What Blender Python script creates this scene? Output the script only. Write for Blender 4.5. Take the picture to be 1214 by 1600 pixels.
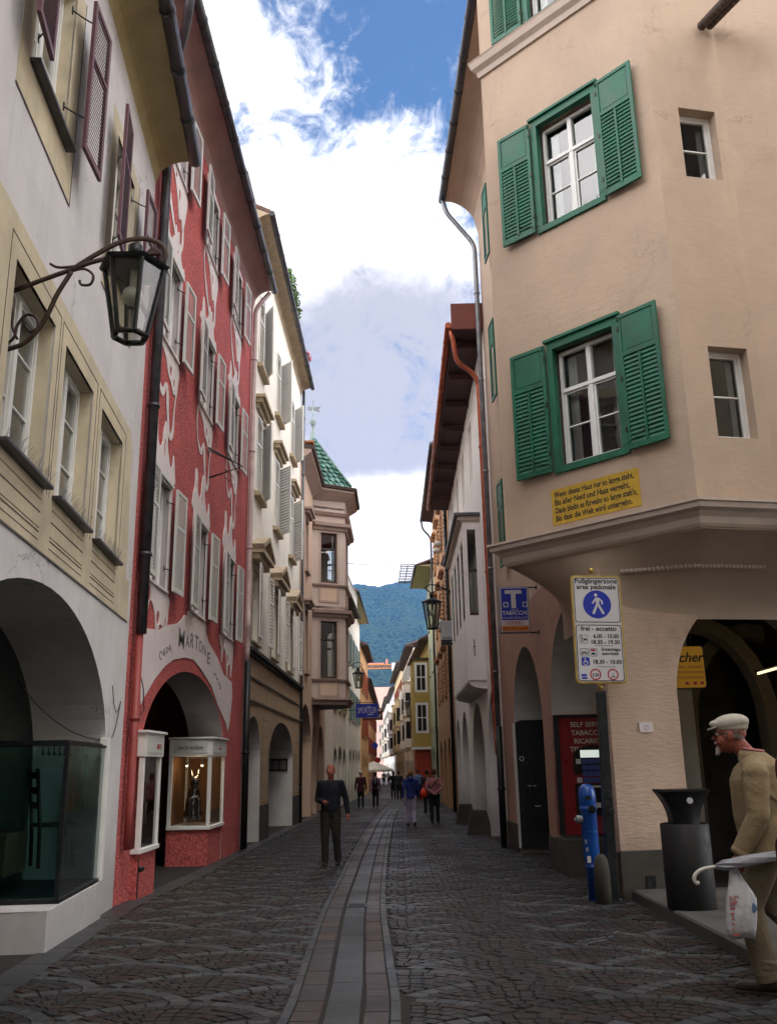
import bpy, bmesh, math, random
import numpy as np
from mathutils import Vector, Matrix, noise as mnoise
from mathutils.geometry import tessellate_polygon
R = math.radians
rnd = random.Random(7)
for o in list(bpy.data.objects): bpy.data.objects.remove(o)
scene = bpy.context.scene
col = scene.collection

# ---------------------------------------------------------------- camera
F = 1413.0; CX, CY = 607.0, 800.0; CZ = 1.5
_z = Vector((-92, 5054, -1413)).normalized()
_y = Vector((18, -395, -1413)); _y = (_y - _z * _y.dot(_z)).normalized()
_x = _y.cross(_z)
M = Matrix((_x, _y, _z))                    # camera axes -> world axes
cam = bpy.data.cameras.new('camera'); camo = bpy.data.objects.new('camera', cam); col.objects.link(camo)
camo.matrix_world = Matrix.Translation((0, 0, CZ)) @ M.to_4x4()
cam.sensor_fit = 'VERTICAL'; cam.sensor_height = 24; cam.lens = 24 * F / 1600
cam.clip_start = 0.05; cam.clip_end = 20000
scene.camera = camo

# ---------------------------------------------------------------- world, sun, exposure
SUN_EL, SUN_AZ = R(58), R(150)              # azimuth clockwise from +Y: behind the camera, to the left
world = bpy.data.worlds.new('World'); scene.world = world; world.use_nodes = True
class NT:
    def __init__(s, tree): s.t = tree; s.t.nodes.clear()
    def n(s, typ, **kw):
        nd = s.t.nodes.new(typ)
        for k, v in kw.items():
            if k.startswith('i_'): nd.inputs[k[2:].replace('_', ' ')].default_value = v
            else: setattr(nd, k, v)
        return nd
    def l(s, a, b): s.t.links.new(a, b)
    def val(s, x):
        if isinstance(x, (int, float)):
            v = s.n('ShaderNodeValue'); v.outputs[0].default_value = x; return v.outputs[0]
        return x
    def m(s, op, a, b=None, c=None, clamp=False):
        nd = s.n('ShaderNodeMath', operation=op, use_clamp=clamp)
        for i, x in enumerate((a, b, c)):
            if x is None: continue
            if isinstance(x, (int, float)): nd.inputs[i].default_value = x
            else: s.l(x, nd.inputs[i])
        return nd.outputs[0]
    def vm(s, op, a, b=None):
        nd = s.n('ShaderNodeVectorMath', operation=op)
        for i, x in enumerate((a, b)):
            if x is None: continue
            if isinstance(x, (tuple, list)): nd.inputs[i].default_value = x
            else: s.l(x, nd.inputs[i])
        return nd
    def mix(s, f, a, b, blend='MIX'):
        nd = s.n('ShaderNodeMix', data_type='RGBA', blend_type=blend)
        for i, x in ((0, f), (6, a), (7, b)):
            if isinstance(x, (int, float)): nd.inputs[i].default_value = x
            elif isinstance(x, (tuple, list)): nd.inputs[i].default_value = (*x[:3], 1)
            else: s.l(x, nd.inputs[i])
        return nd.outputs[2]
    def noise(s, vec, scale, detail=4, rough=0.55, dist=0.0, out=0):
        nd = s.n('ShaderNodeTexNoise'); nd.inputs['Scale'].default_value = scale
        nd.inputs['Detail'].default_value = detail; nd.inputs['Roughness'].default_value = rough
        nd.inputs['Distortion'].default_value = dist
        if vec is not None: s.l(vec, nd.inputs['Vector'])
        return nd.outputs[out]
    def ramp(s, x, lo, hi, a=0.0, b=1.0, smooth=True):
        nd = s.n('ShaderNodeMapRange', interpolation_type='SMOOTHSTEP' if smooth else 'LINEAR')
        s.l(x, nd.inputs[0])
        for i, v in ((1, lo), (2, hi), (3, a), (4, b)): nd.inputs[i].default_value = v
        return nd.outputs[0]
def gfcol(N, f):
    cc = N.n('ShaderNodeCombineColor')
    for i in range(3): N.l(f, cc.inputs[i])
    return cc.outputs[0]
def pdir(u, v):
    return (M @ Vector((u - CX, CY - v, -F))).normalized()
W = NT(world.node_tree)
sky = W.n('ShaderNodeTexSky', sky_type='NISHITA', sun_disc=False, sun_elevation=SUN_EL, sun_rotation=SUN_AZ)
tc = W.n('ShaderNodeTexCoord').outputs['Generated']
dirn = W.vm('NORMALIZE', tc).outputs[0]
n1 = W.noise(dirn, 5.5, 9, 0.60, 0.3)
n2 = W.noise(dirn, 14.0, 8, 0.62, 0.6)
n3 = W.noise(dirn, 34.0, 8, 0.68, 1.2)
def blob(u, v, rad_px, amp):
    d = pdir(u, v); c = math.cos(math.atan(rad_px / F))
    dt = W.vm('DOT_PRODUCT', dirn, tuple(d)).outputs['Value']
    return W.ramp(dt, c, 1.0, 0.0, amp)
def add(*xs):
    a = xs[0]
    for b in xs[1:]: a = W.m('ADD', a, b)
    return a
sep = W.n('ShaderNodeSeparateXYZ'); W.l(dirn, sep.inputs[0])
back = W.ramp(sep.outputs[1], 0.45, -0.3, 0.0, 1.0); up = W.ramp(sep.outputs[2], 0.72, 0.95, 0.0, 1.0)
N1 = W.m('MULTIPLY', W.m('SUBTRACT', n1, 0.5), 1.7); N2 = add(W.m('MULTIPLY', W.m('SUBTRACT', n2, 0.5), 2.2), W.m('MULTIPLY', W.m('SUBTRACT', n3, 0.5), 1.3))
cover = add(N1, N2, W.m('MULTIPLY', back, 0.5), W.m('MULTIPLY', up, 0.25), W.val(0.62),
            blob(575, 160, 260, -0.40), blob(690, 20, 190, -0.14), blob(560, -40, 200, -0.22), blob(470, 600, 420, 0.45), blob(420, 260, 200, 0.35), blob(610, 330, 160, 0.3),
            blob(400, -20, 190, 0.35), blob(600, 850, 220, 0.5))
cmask = W.ramp(cover, 0.08, 1.05)
shade = add(W.m('MULTIPLY', N1, 0.6), W.m('MULTIPLY', N2, 0.5), W.m('MULTIPLY', back, 0.25), W.val(0.72), blob(590, 560, 250, -0.95), blob(640, 690, 130, -0.3), blob(440, 380, 120, 0.35),
            blob(440, 300, 260, 0.35), blob(640, 320, 170, 0.40), blob(575, 790, 80, 0.75), blob(650, 790, 80, 0.6), blob(615, 880, 80, 0.5), blob(520, 620, 90, -.2), blob(540, 720, 60, -.3))
bright = W.ramp(shade, -0.05, 1.25)
ccol = W.mix(bright, (0.44, 0.425, 0.445), (1.30, 1.26, 1.26))
side = W.ramp(W.m('ABSOLUTE', sep.outputs[0]), 0.35, 0.72, 1.0, 3.1)  # clouds out of view left and right brightened to light the facades
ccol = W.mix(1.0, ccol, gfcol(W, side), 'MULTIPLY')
skyc = W.mix(1.0, sky.outputs[0], (0.085, 0.105, 0.120), 'MULTIPLY')
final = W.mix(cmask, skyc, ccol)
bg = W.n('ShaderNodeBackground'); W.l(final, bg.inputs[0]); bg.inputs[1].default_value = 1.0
wo = W.n('ShaderNodeOutputWorld'); W.l(bg.outputs[0], wo.inputs[0])
sl = bpy.data.lights.new('sun', 'SUN'); sl.energy = 0.85; sl.angle = R(26); sl.color = (1.0, 0.93, 0.84)
so = bpy.data.objects.new('sun', sl); col.objects.link(so)
so.rotation_euler = (R(90) - SUN_EL, 0, -SUN_AZ + math.pi)
sd = Vector((math.sin(SUN_AZ) * math.cos(SUN_EL), math.cos(SUN_AZ) * math.cos(SUN_EL), math.sin(SUN_EL)))
so.rotation_euler = sd.to_track_quat('Z', 'Y').to_euler()
vs = scene.view_settings; vs.view_transform = 'Standard'; vs.look = 'None'; vs.gamma = 1; vs.exposure = 0.65
scene.render.engine = 'CYCLES'
scene.cycles.max_bounces = 6; scene.cycles.transparent_max_bounces = 12; scene.cycles.volume_bounces = 0

# ---------------------------------------------------------------- geometry helpers
GP = [(-40, .06), (0, .06), (5, 0), (16, -.25), (27, -.33), (43, -.5), (100, -.9), (220, -1.2), (400, -1.2)]
def g(Y):
    for (a, b), (c, d) in zip(GP, GP[1:]):
        if Y <= c: return b + (d - b) * (Y - a) / (c - a)
    return GP[-1][1]
def ray(u, v):
    d = M @ Vector((u - CX, CY - v, -F)); return d / d.y
def gnd(u, v):
    r = ray(u, v); Y = 1.0
    while CZ + r.z * Y > g(Y) and Y < 400: Y += 0.02
    return Vector((r.x * Y, Y, g(Y)))
def at(u, v, Y):
    r = ray(u, v); return Vector((r.x * Y, Y, CZ + r.z * Y))
class Fac:
    """a facade: local x runs left to right as seen from the street, -y is outward, z up"""
    def __init__(s, P0, az, side):          # side -1: left of the street, +1: right of it
        s.P0 = Vector((P0[0], P0[1], 0)); a = R(az)
        d = Vector((math.sin(a), math.cos(a), 0)) * (1 if side < 0 else -1)
        s.d = d; s.n = Vector((d.y, -d.x, 0))
        s.rot = math.atan2(d.y, d.x)
    def P(s, a, _o, w, z): return s.P0 + s.d * a + s.n * w + Vector((0, 0, z))
    def sz(s, u, v, w=0.0):                 # where the line of sight of a picture point meets the facade
        r = ray(u, v); C = Vector((0, 0, CZ)); Q = s.P0 + s.n * w
        t = s.n.dot(Vector((Q.x, Q.y, 0)) - Vector((0, 0, 0))) / s.n.dot(r)
        P = C + r * t
        return ((P - Q).dot(s.d), P.z)
class MB:
    def __init__(s): s.v = []; s.f = []; s.mi = []; s.sm = []
    def add(s, vs, fs, m=0, smooth=False):
        b = len(s.v); s.v += [tuple(p) for p in vs]
        for f in fs: s.f.append(tuple(b + i for i in f)); s.mi.append(m); s.sm.append(smooth)
        return s
    def box(s, x0, x1, y0, y1, z0, z1, m=0):
        return s.add([(x0,y0,z0),(x1,y0,z0),(x1,y1,z0),(x0,y1,z0),(x0,y0,z1),(x1,y0,z1),(x1,y1,z1),(x0,y1,z1)],
            [(0,3,2,1),(4,5,6,7),(0,1,5,4),(1,2,6,5),(2,3,7,6),(3,0,4,7)], m)
    def slab(s, loops, y0, y1, m=0, side=None, back=None):
        """plate in the x-z plane between y0 (outer) and y1, first loop outline, others holes"""
        side = m if side is None else side
        tris = tessellate_polygon([[Vector((x, z, 0)) for x, z in lp] for lp in loops])
        pts = [p for lp in loops for p in lp]
        s.add([(x, y0, z) for x, z in pts], tris, m)
        s.add([(x, y1, z) for x, z in pts], tris, m if back is None else back)
        for lp in loops:
            k = len(lp)
            s.add([(x, y0, z) for x, z in lp] + [(x, y1, z) for x, z in lp],
                  [(i, (i+1) % k, k + (i+1) % k, k + i) for i in range(k)], side)
        return s
    def prism(s, poly, z0, z1, m=0, poly2=None):
        """vertical prism over an x-y polygon; poly2 = other outline at the top"""
        k = len(poly); q = poly2 or poly
        tb = tessellate_polygon([[Vector((x, y, 0)) for x, y in poly]])
        tt = tessellate_polygon([[Vector((x, y, 0)) for x, y in q]])
        s.add([(x, y, z0) for x, y in poly], tb, m); s.add([(x, y, z1) for x, y in q], tt, m)
        s.add([(x, y, z0) for x, y in poly] + [(x, y, z1) for x, y in q],
              [(i, (i+1) % k, k + (i+1) % k, k + i) for i in range(k)], m)
        return s
    def sweep(s, path, prof, m=0, closed=False, smooth=False):
        """profile (out, z) swept along an x-y path, outward = right of travel; mitred"""
        n = len(path); P = [Vector(p) for p in path]; rings = []
        for i in range(n):
            a = P[i] - P[i-1] if i > 0 or closed else P[1] - P[0]
            b = P[(i+1) % n] - P[i] if i < n-1 or closed else P[-1] - P[-2]
            a.normalize(); b.normalize()
            na = Vector((a.y, -a.x)); nb = Vector((b.y, -b.x)); t = na + nb
            t = t / max(0.3, t.dot(na))
            rings.append([(P[i].x + t.x * o, P[i].y + t.y * o, z) for o, z in prof])
        k = len(prof); vs = [p for r in rings for p in r]; fs = []
        for i in range(n if closed else n-1):
            j = (i+1) % n
            for q in range(k):
                r = (q+1) % k
                fs.append((i*k+q, i*k+r, j*k+r, j*k+q))
        if not closed: fs += [tuple(range(k)), tuple((n-1)*k + q for q in range(k))[::-1]]
        return s.add(vs, fs, m, smooth)
    def tube(s, pts, rad, n=8, m=0, smooth=True, flat=None, caps=True):
        """round (or flat = (ru, rv) ratio) tube through points; rad number or list"""
        P = [Vector(p) for p in pts]; k = len(P)
        if isinstance(rad, (int, float)): rad = [rad] * k
        T = []
        for i in range(k):
            t = (P[min(i+1, k-1)] - P[max(i-1, 0)])
            T.append(t.normalized() if t.length > 1e-9 else Vector((0, 0, 1)))
        up = Vector((0, 0, 1)) if abs(T[0].z) < 0.9 else Vector((0, 1, 0))
        U = (up - T[0] * up.dot(T[0])).normalized(); vs = []; fs = []
        for i in range(k):
            U = (U - T[i] * U.dot(T[i])); U = U.normalized() if U.length > 1e-6 else T[i].orthogonal().normalized()
            V = T[i].cross(U)
            fu, fv = flat or (1, 1)
            for j in range(n):
                a = 2 * math.pi * (j + 0.5) / n
                vs.append(P[i] + (U * math.cos(a) * fu + V * math.sin(a) * fv) * rad[i])
        for i in range(k-1):
            for j in range(n):
                j2 = (j+1) % n
                fs.append((i*n+j, i*n+j2, (i+1)*n+j2, (i+1)*n+j))
        s.add(vs, fs, m, smooth)
        if caps:
            s.add(vs[:n], [tuple(range(n))[::-1]], m); s.add(vs[-n:], [tuple(range(n))], m)
        return s
    def lathe(s, prof, c=(0, 0, 0), n=24, m=0, smooth=True, sx=1, sy=1, a0=0.0):
        k = len(prof); vs = []; fs = []
        for i in range(n):
            a = 2 * math.pi * i / n + a0
            for r, z in prof: vs.append((c[0] + r * sx * math.cos(a), c[1] + r * sy * math.sin(a), c[2] + z))
        for i in range(n):
            j = (i+1) % n
            for q in range(k-1): fs.append((i*k+q, j*k+q, j*k+q+1, i*k+q+1))
        return s.add(vs, fs, m, smooth)
    def ball(s, c, r, n=12, m=0, sx=1, sy=1, sz=1, rot=None):
        prof = [(math.sin(math.pi * i / n), -math.cos(math.pi * i / n)) for i in range(n+1)]
        b = len(s.v); s.lathe([(max(p, 1e-4), z) for p, z in prof], n=n*2, m=m)
        for i in range(b, len(s.v)):
            p = Vector(s.v[i]); p = Vector((p.x * r * sx, p.y * r * sy, p.z * r * sz))
            if rot: p = rot @ p
            s.v[i] = tuple(p + Vector(c))
        return s
    def xform(s, mat):
        s.v = [tuple(mat @ Vector(p)) for p in s.v]; return s
    def build(s, name, mats, parent=None, loc=(0, 0, 0), rotz=0.0, bevel=0, recalc=True, shade=False):
        me = bpy.data.meshes.new(name); me.from_pydata(s.v, [], s.f)
        if not isinstance(mats, (list, tuple)): mats = [mats]
        for mt in mats: me.materials.append(mt)
        me.polygons.foreach_set('material_index', s.mi)
        me.polygons.foreach_set('use_smooth', [bool(x) or shade for x in s.sm])
        if recalc:
            bm = bmesh.new(); bm.from_mesh(me)
            bmesh.ops.remove_doubles(bm, verts=bm.verts, dist=1e-5)
            bmesh.ops.recalc_face_normals(bm, faces=bm.faces); bm.to_mesh(me); bm.free()
        me.update()
        o = bpy.data.objects.new(name, me); col.objects.link(o)
        o.location = loc; o.rotation_euler.z = rotz
        if parent: o.parent = parent
        if bevel:
            md = o.modifiers.new('bevel', 'BEVEL'); md.width = bevel; md.segments = 2; md.limit_method = 'ANGLE'; md.angle_limit = R(40)
        return o
def tag(o, label=None, cat=None, group=None, kind=None):
    if label: o['label'] = label
    if cat: o['category'] = cat
    if group: o['group'] = group
    if kind: o['kind'] = kind
    return o
def empty(name, loc, rz=0.0, label=None, cat=None, group=None):
    o = bpy.data.objects.new(name, None); col.objects.link(o); o.location = loc; o.rotation_euler.z = rz
    o.empty_display_size = 0.3
    return tag(o, label, cat, group)
def copy_tree(o, parent=None):
    c = o.copy(); col.objects.link(c); c.parent = parent
    for ch in list(o.children): copy_tree(ch, c)
    return c
def text(s, size, mat, parent, loc, rot=(R(90), 0, 0), extrude=0.004, name='lettering', align='CENTER', shear=0.0, bold=0.0, sx=1.0, sy=1.0, space=1.0, follow=None):
    cu = bpy.data.curves.new('t', 'FONT'); cu.body = s; cu.size = size; cu.extrude = extrude; cu.shear = shear
    cu.align_x = align; cu.offset = bold; cu.space_character = space; cu.resolution_u = 3; cu.space_line = 0.95
    o = bpy.data.objects.new('t', cu); col.objects.link(o)
    bpy.context.view_layer.update()
    me = bpy.data.meshes.new_from_object(o.evaluated_get(bpy.context.evaluated_depsgraph_get()))
    bpy.data.objects.remove(o); me.materials.clear(); me.materials.append(mat)
    if follow:
        for v in me.vertices: v.co = follow(v.co)
    t = bpy.data.objects.new(name, me); col.objects.link(t); t.location = loc; t.rotation_euler = rot; t.scale = (sx, sy, 1)
    if parent: t.parent = parent
    return t
def smoothpts(pts, n=6, closed=True):
    """Catmull-Rom through the points"""
    P = [Vector(p) for p in pts]; k = len(P); out = []
    for i in range(k if closed else k-1):
        a, b, c, d = (P[(i-1) % k], P[i], P[(i+1) % k], P[(i+2) % k]) if closed else (P[max(i-1, 0)], P[i], P[i+1], P[min(i+2, k-1)])
        for j in range(n):
            t = j / n
            out.append(0.5 * ((2*b) + (c-a)*t + (2*a-5*b+4*c-d)*t*t + (3*b-a-3*c+d)*t*t*t))
    if not closed: out.append(P[-1])
    return [tuple(p) for p in out]
def remesh(mb, name, mat, parent=None, voxel=0.02, smooth=4, loc=(0, 0, 0), rotz=0.0, fac=0.5):
    """closed shapes fused into one continuous surface"""
    me = bpy.data.meshes.new(name); me.from_pydata(mb.v, [], mb.f); me.update()
    bm = bmesh.new(); bm.from_mesh(me); bmesh.ops.remove_doubles(bm, verts=bm.verts, dist=1e-6); bmesh.ops.recalc_face_normals(bm, faces=bm.faces); bm.to_mesh(me); bm.free()
    o = bpy.data.objects.new(name, me); col.objects.link(o)
    md = o.modifiers.new('r', 'REMESH'); md.mode = 'VOXEL'; md.voxel_size = voxel; md.use_smooth_shade = True
    if smooth:
        ms = o.modifiers.new('s', 'SMOOTH'); ms.iterations = smooth; ms.factor = fac
    bpy.context.view_layer.update()
    m2 = bpy.data.meshes.new_from_object(o.evaluated_get(bpy.context.evaluated_depsgraph_get()))
    m2.name = name; o.modifiers.clear(); o.data = m2
    m2.materials.clear()
    for mt in (mat if isinstance(mat, (list, tuple)) else [mat]): m2.materials.append(mt)
    m2.polygons.foreach_set('use_smooth', [True] * len(m2.polygons))
    o.location = loc; o.rotation_euler.z = rotz
    if parent: o.parent = parent
    return o
def arc(x0, x1, zs, zt, n=20):
    """points of a round arch from right spring over the top to left spring"""
    c = (x0 + x1) / 2; a = (x1 - x0) / 2
    return [(c + a * math.cos(math.pi * i / n), zs + (zt - zs) * math.sin(math.pi * i / n)) for i in range(n+1)]
def arch_hole(x0, x1, zb, zs, zt, n=20):
    return [(x0, zb), (x1, zb)] + arc(x0, x1, zs, zt, n)
def rect(x0, x1, z0, z1): return [(x0, z0), (x1, z0), (x1, z1), (x0, z1)]

# ---------------------------------------------------------------- materials
MATS = {}
def mat(name, colr, rough=0.75, var=0.12, vscale=2.0, bump=0.0, bscale=60.0, metal=0.0, spec=0.4, stain=0.0, detail=5, stretch=None, coat=0.0, grain=0.0, gscale=90.0, bdist=0.01, streak=0.0, dark=(0.05,0.045,0.04), sub=0.0, transm=0.0, alpha=1.0, crack=0.0, grime=0.0):
    if name in MATS: return MATS[name]
    mt = bpy.data.materials.new(name); mt.use_nodes = True; N = NT(mt.node_tree)
    tcn = N.n('ShaderNodeTexCoord'); vec = tcn.outputs['Object']
    if stretch:
        mp = N.n('ShaderNodeMapping'); mp.inputs['Scale'].default_value = stretch; N.l(vec, mp.inputs[0]); svec = mp.outputs[0]
    else: svec = vec
    p = N.n('ShaderNodeBsdfPrincipled')
    base = tuple(colr)
    nA = N.noise(vec, vscale, detail, 0.6)
    f = N.ramp(nA, 0.3, 0.7)
    c = N.mix(f, tuple(x * (1 - var) for x in base), tuple(min(1, x * (1 + var)) for x in base))
    if grain:
        gn = N.noise(svec, gscale, 3, 0.6); gf = N.ramp(gn, 0.38, 0.62, 1 - grain, 1 + grain)
        c = N.mix(1.0, c, N.n('ShaderNodeCombineColor').outputs[0], 'MULTIPLY') if False else N.mix(1.0, c, gfcol(N, gf), 'MULTIPLY')
    if stain:
        s1 = N.noise(vec, 0.9, 7, 0.7, 0.8); sf = N.ramp(s1, 0.54, 0.72, 0, stain)
        c = N.mix(sf, c, tuple(x * 0.55 + y * 0.3 for x, y in zip(base, dark)))
    if streak:
        mp2 = N.n('ShaderNodeMapping'); mp2.inputs['Scale'].default_value = (5, 5, 0.35); N.l(vec, mp2.inputs[0])
        s2 = N.noise(mp2.outputs[0], 1.6, 6, 0.7); sf2 = N.ramp(s2, 0.52, 0.75, 0, streak)
        c = N.mix(sf2, c, tuple(x * 0.6 for x in base))
    if crack:
        vo = N.n('ShaderNodeTexVoronoi', feature='DISTANCE_TO_EDGE'); vo.inputs['Scale'].default_value = .55
        wv = N.vm('ADD', vec, N.vm('MULTIPLY', N.noise(vec, 2.2, 5, .65, out=1), (.9, .9, .9)).outputs[0]).outputs[0]; N.l(wv, vo.inputs['Vector'])
        cf = N.m('MULTIPLY', N.ramp(vo.outputs[0], 0.0, .008, crack, 0), N.ramp(N.noise(vec, .8, 3), .5, .58)); c = N.mix(cf, c, tuple(x * 0.3 for x in base))
    if grime:                       # splash dirt with a ragged edge near the foot of the wall, patches elsewhere
        sx_ = N.n('ShaderNodeSeparateXYZ'); N.l(N.n('ShaderNodeNewGeometry').outputs['Position'], sx_.inputs[0])
        gz = N.m('ADD', sx_.outputs[2], N.m('MULTIPLY', N.noise(vec, 2.5, 6, .7), -1.3)); gf2 = N.ramp(gz, -.75, .35, grime, 0)
        c = N.mix(gf2, c, tuple(x * 0.42 for x in base))
    N.l(c, p.inputs['Base Color'])
    rn = N.ramp(nA, 0.3, 0.7, max(0, rough - 0.08), min(1, rough + 0.08)); N.l(rn, p.inputs['Roughness'])
    p.inputs['Metallic'].default_value = metal; p.inputs['Specular IOR Level'].default_value = spec
    if coat: p.inputs['Coat Weight'].default_value = coat; p.inputs['Coat Roughness'].default_value = 0.1
    if sub: p.inputs['Subsurface Weight'].default_value = sub; p.inputs['Subsurface Scale'].default_value = 0.02
    if transm: p.inputs['Transmission Weight'].default_value = transm
    if alpha < 1: p.inputs['Alpha'].default_value = alpha
    if bump:
        b = N.n('ShaderNodeBump'); b.inputs['Strength'].default_value = bump; b.inputs['Distance'].default_value = bdist
        h = N.noise(svec, bscale, 5, 0.62); h2 = N.noise(vec, bscale * 0.13, 4, 0.5)
        N.l(N.m('ADD', h, N.m('MULTIPLY', h2, 1.2)), b.inputs['Height']); N.l(b.outputs[0], p.inputs['Normal'])
    o = N.n('ShaderNodeOutputMaterial'); N.l(p.outputs[0], o.inputs[0]); MATS[name] = mt; return mt
def gfcol(N, f):
    cc = N.n('ShaderNodeCombineColor')
    for i in range(3): N.l(f, cc.inputs[i])
    return cc.outputs[0]
def glassmat(name, tint=(0.75, 0.8, 0.8), extra=0.04, k=1.3, rough=0.02):
    mt = bpy.data.materials.new(name); mt.use_nodes = True; N = NT(mt.node_tree)
    tr = N.n('ShaderNodeBsdfTransparent'); tr.inputs[0].default_value = (*tint, 1)
    gl = N.n('ShaderNodeBsdfGlossy'); gl.inputs['Roughness'].default_value = rough; gl.inputs[0].default_value = (1, 1, 1, 1)
    fr = N.n('ShaderNodeFresnel'); fr.inputs[0].default_value = 1.5
    nv = N.noise(N.n('ShaderNodeTexCoord').outputs['Object'], 3.0, 2); b = N.n('ShaderNodeBump'); b.inputs['Strength'].default_value = 0.15; b.inputs['Distance'].default_value = 0.01
    N.l(nv, b.inputs['Height']); N.l(b.outputs[0], gl.inputs['Normal'])
    f = N.m('MULTIPLY_ADD', fr.outputs[0], k, extra, clamp=True)
    mx = N.n('ShaderNodeMixShader'); N.l(f, mx.inputs[0]); N.l(tr.outputs[0], mx.inputs[1]); N.l(gl.outputs[0], mx.inputs[2])
    o = N.n('ShaderNodeOutputMaterial'); N.l(mx.outputs[0], o.inputs[0]); return mt
def emis(name, c, strength):
    mt = bpy.data.materials.new(name); mt.use_nodes = True; N = NT(mt.node_tree)
    e = N.n('ShaderNodeEmission'); e.inputs[0].default_value = (*c, 1); e.inputs[1].default_value = strength
    o = N.n('ShaderNodeOutputMaterial'); N.l(e.outputs[0], o.inputs[0]); return mt
GLASS = glassmat('window glass'); SHOPGLASS = glassmat('shop glass', (0.50, 0.80, 0.76), 0.04, .9); CLEAR = glassmat('clear glass', (0.92, 0.93, 0.92), 0.02)
LAMPGLASS = glassmat('lantern glass', (0.66, 0.67, 0.63), 0.03, .12, .35)
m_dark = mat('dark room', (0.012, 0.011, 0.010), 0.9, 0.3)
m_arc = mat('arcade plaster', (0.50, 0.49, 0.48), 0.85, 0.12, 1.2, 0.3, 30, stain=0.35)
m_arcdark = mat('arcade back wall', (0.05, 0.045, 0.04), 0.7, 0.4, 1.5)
m_greyplaster = mat('grey plaster', (0.60, 0.585, 0.59), 0.9, 0.07, 1.5, 0.25, 45, stain=0.32, streak=0.25, crack=.8, grime=.6)
m_ochre = mat('ochre limewash', (0.55, 0.48, 0.345), 0.9, 0.12, 2.2, 0.2, 45, stain=0.3, streak=0.35)
m_soffit = mat('ochre soffit', (0.42, 0.34, 0.18), 0.85, 0.1, 2, 0.1, 30, stain=0.3)
m_line = mat('painted line', (0.10, 0.09, 0.08), 0.8, 0.2)
m_red = mat('red roughcast', (0.44, 0.095, 0.090), 0.9, 0.12, 1.2, .9, 34, grain=0.36, gscale=34, bdist=0.03, stretch=(.4, 1, 1), stain=0.15)
m_redorn = mat('pale ornament plaster', (0.66, 0.60, 0.60), 0.9, 0.06, 2, 0.2, 40, stain=0.15)
m_maroon = mat('maroon paint', (0.115, 0.045, 0.06), 0.5, 0.15, 6)
m_whitepaint = mat('white paint', (0.70, 0.70, 0.68), 0.5, 0.05, 4, stain=0.12)
m_greypaint = mat('pale grey paint', (0.55, 0.555, 0.53), 0.55, 0.06, 4, stain=0.15)
m_curtain = mat('net curtain', (0.52, 0.52, 0.50), 0.9, 0.10, 8, stretch=(30, 30, 1), bump=0.5, bscale=2)
m_iron = mat('black iron', (0.014, 0.017, 0.018), 0.42, 0.3, 12, 0.2, 80, metal=0.3)
m_rust = mat('rusty iron', (0.05, 0.028, 0.022), 0.55, 0.4, 14, 0.3, 90, metal=0.2)
m_zinc = mat('dark zinc', (0.075, 0.075, 0.085), 0.42, 0.25, 5, metal=0.6)
m_zincl = mat('grey zinc', (0.20, 0.21, 0.23), 0.45, 0.25, 4, metal=0.5)
m_pipew = mat('pinkish painted pipe', (0.50, 0.40, 0.40), 0.5, 0.15, 4)
m_pinksoffit = mat('pinkish soffit', (0.40, 0.26, 0.25), 0.85, 0.1, 2, 0.1, 30, stain=0.2)
m_tile = mat('roof tile', (0.13, 0.07, 0.055), 0.85, 0.3, 8, 0.5, 30)
m_cream = mat('cream plaster', (0.78, 0.74, 0.65), 0.9, 0.06, 1.5, 0.2, 45, stain=0.22, streak=0.2, grime=.6)
m_stone = mat('sandstone trim', (0.40, 0.32, 0.22), 0.85, 0.15, 5, 0.3, 50, stain=0.3)
m_stoneb = mat('sandstone base', (0.36, 0.25, 0.155), 0.85, 0.15, 1.5, 0.25, 50, stain=0.4, streak=0.3)
m_slat = mat('white louvre paint', (0.66, 0.65, 0.62), 0.55, 0.06, 4)
m_pink = mat('pink plaster', (0.48, 0.34, 0.255), 0.9, 0.06, 1.5, 0.2, 45, stain=0.2, streak=0.2)
m_pinktrim = mat('mauve trim', (0.33, 0.245, 0.21), 0.8, 0.1, 3, 0.15, 45, stain=0.2)
m_greentile = mat('green glazed tile', (0.018, 0.085, 0.055), 0.3, 0.7, 5, 0.2, 30, coat=0.3, spec=0.6)
m_brownwood = mat('brown wood', (0.045, 0.028, 0.02), 0.65, 0.3, 6, 0.2, 50)
m_peach = mat('peach trowelled plaster', (0.43, 0.325, 0.245), 0.92, 0.09, 0.7, 0.26, 12, stretch=(0.6, 0.6, 1.3), stain=0.34, bdist=0.02, streak=.20, crack=.35, detail=6)
m_peachr = mat('rough peach plaster', (0.50, 0.375, 0.285), 0.92, 0.10, 1.0, 0.65, 15, stretch=(0.45, 0.45, 1.7), stain=0.45, bdist=0.026, grime=.7, detail=6, streak=0.1)
m_peachs = mat('terracotta roughcast', (0.36, 0.215, 0.15), 0.92, 0.08, 1.2, 0.9, 60, bdist=0.02, stain=0.25, grain=0.15)
m_peachtrim = mat('pale peach moulding', (0.46, 0.38, 0.32), 0.8, 0.06, 3, 0.1, 40, stain=0.2, streak=0.15)
m_green = mat('green paint', (0.006, 0.095, 0.052), 0.5, 0.28, 3, .25, 60, spec=0.4, stain=0.25, streak=.35)
m_greend = mat('green paint in louvre gap', (0.008, 0.085, 0.05), 0.5, 0.12, 5)
m_plinth = mat('dark stone plinth', (0.045, 0.039, 0.032), 0.85, 0.25, 3, 0.4, 30, stain=0.3)
m_copper = mat('copper', (0.33, 0.085, 0.045), 0.38, 0.25, 6, metal=0.65)
m_whitewall = mat('off white plaster', (0.76, 0.73, 0.71), 0.9, 0.05, 1.3, 0.25, 35, stain=0.25, streak=0.3, grime=.6)
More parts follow.
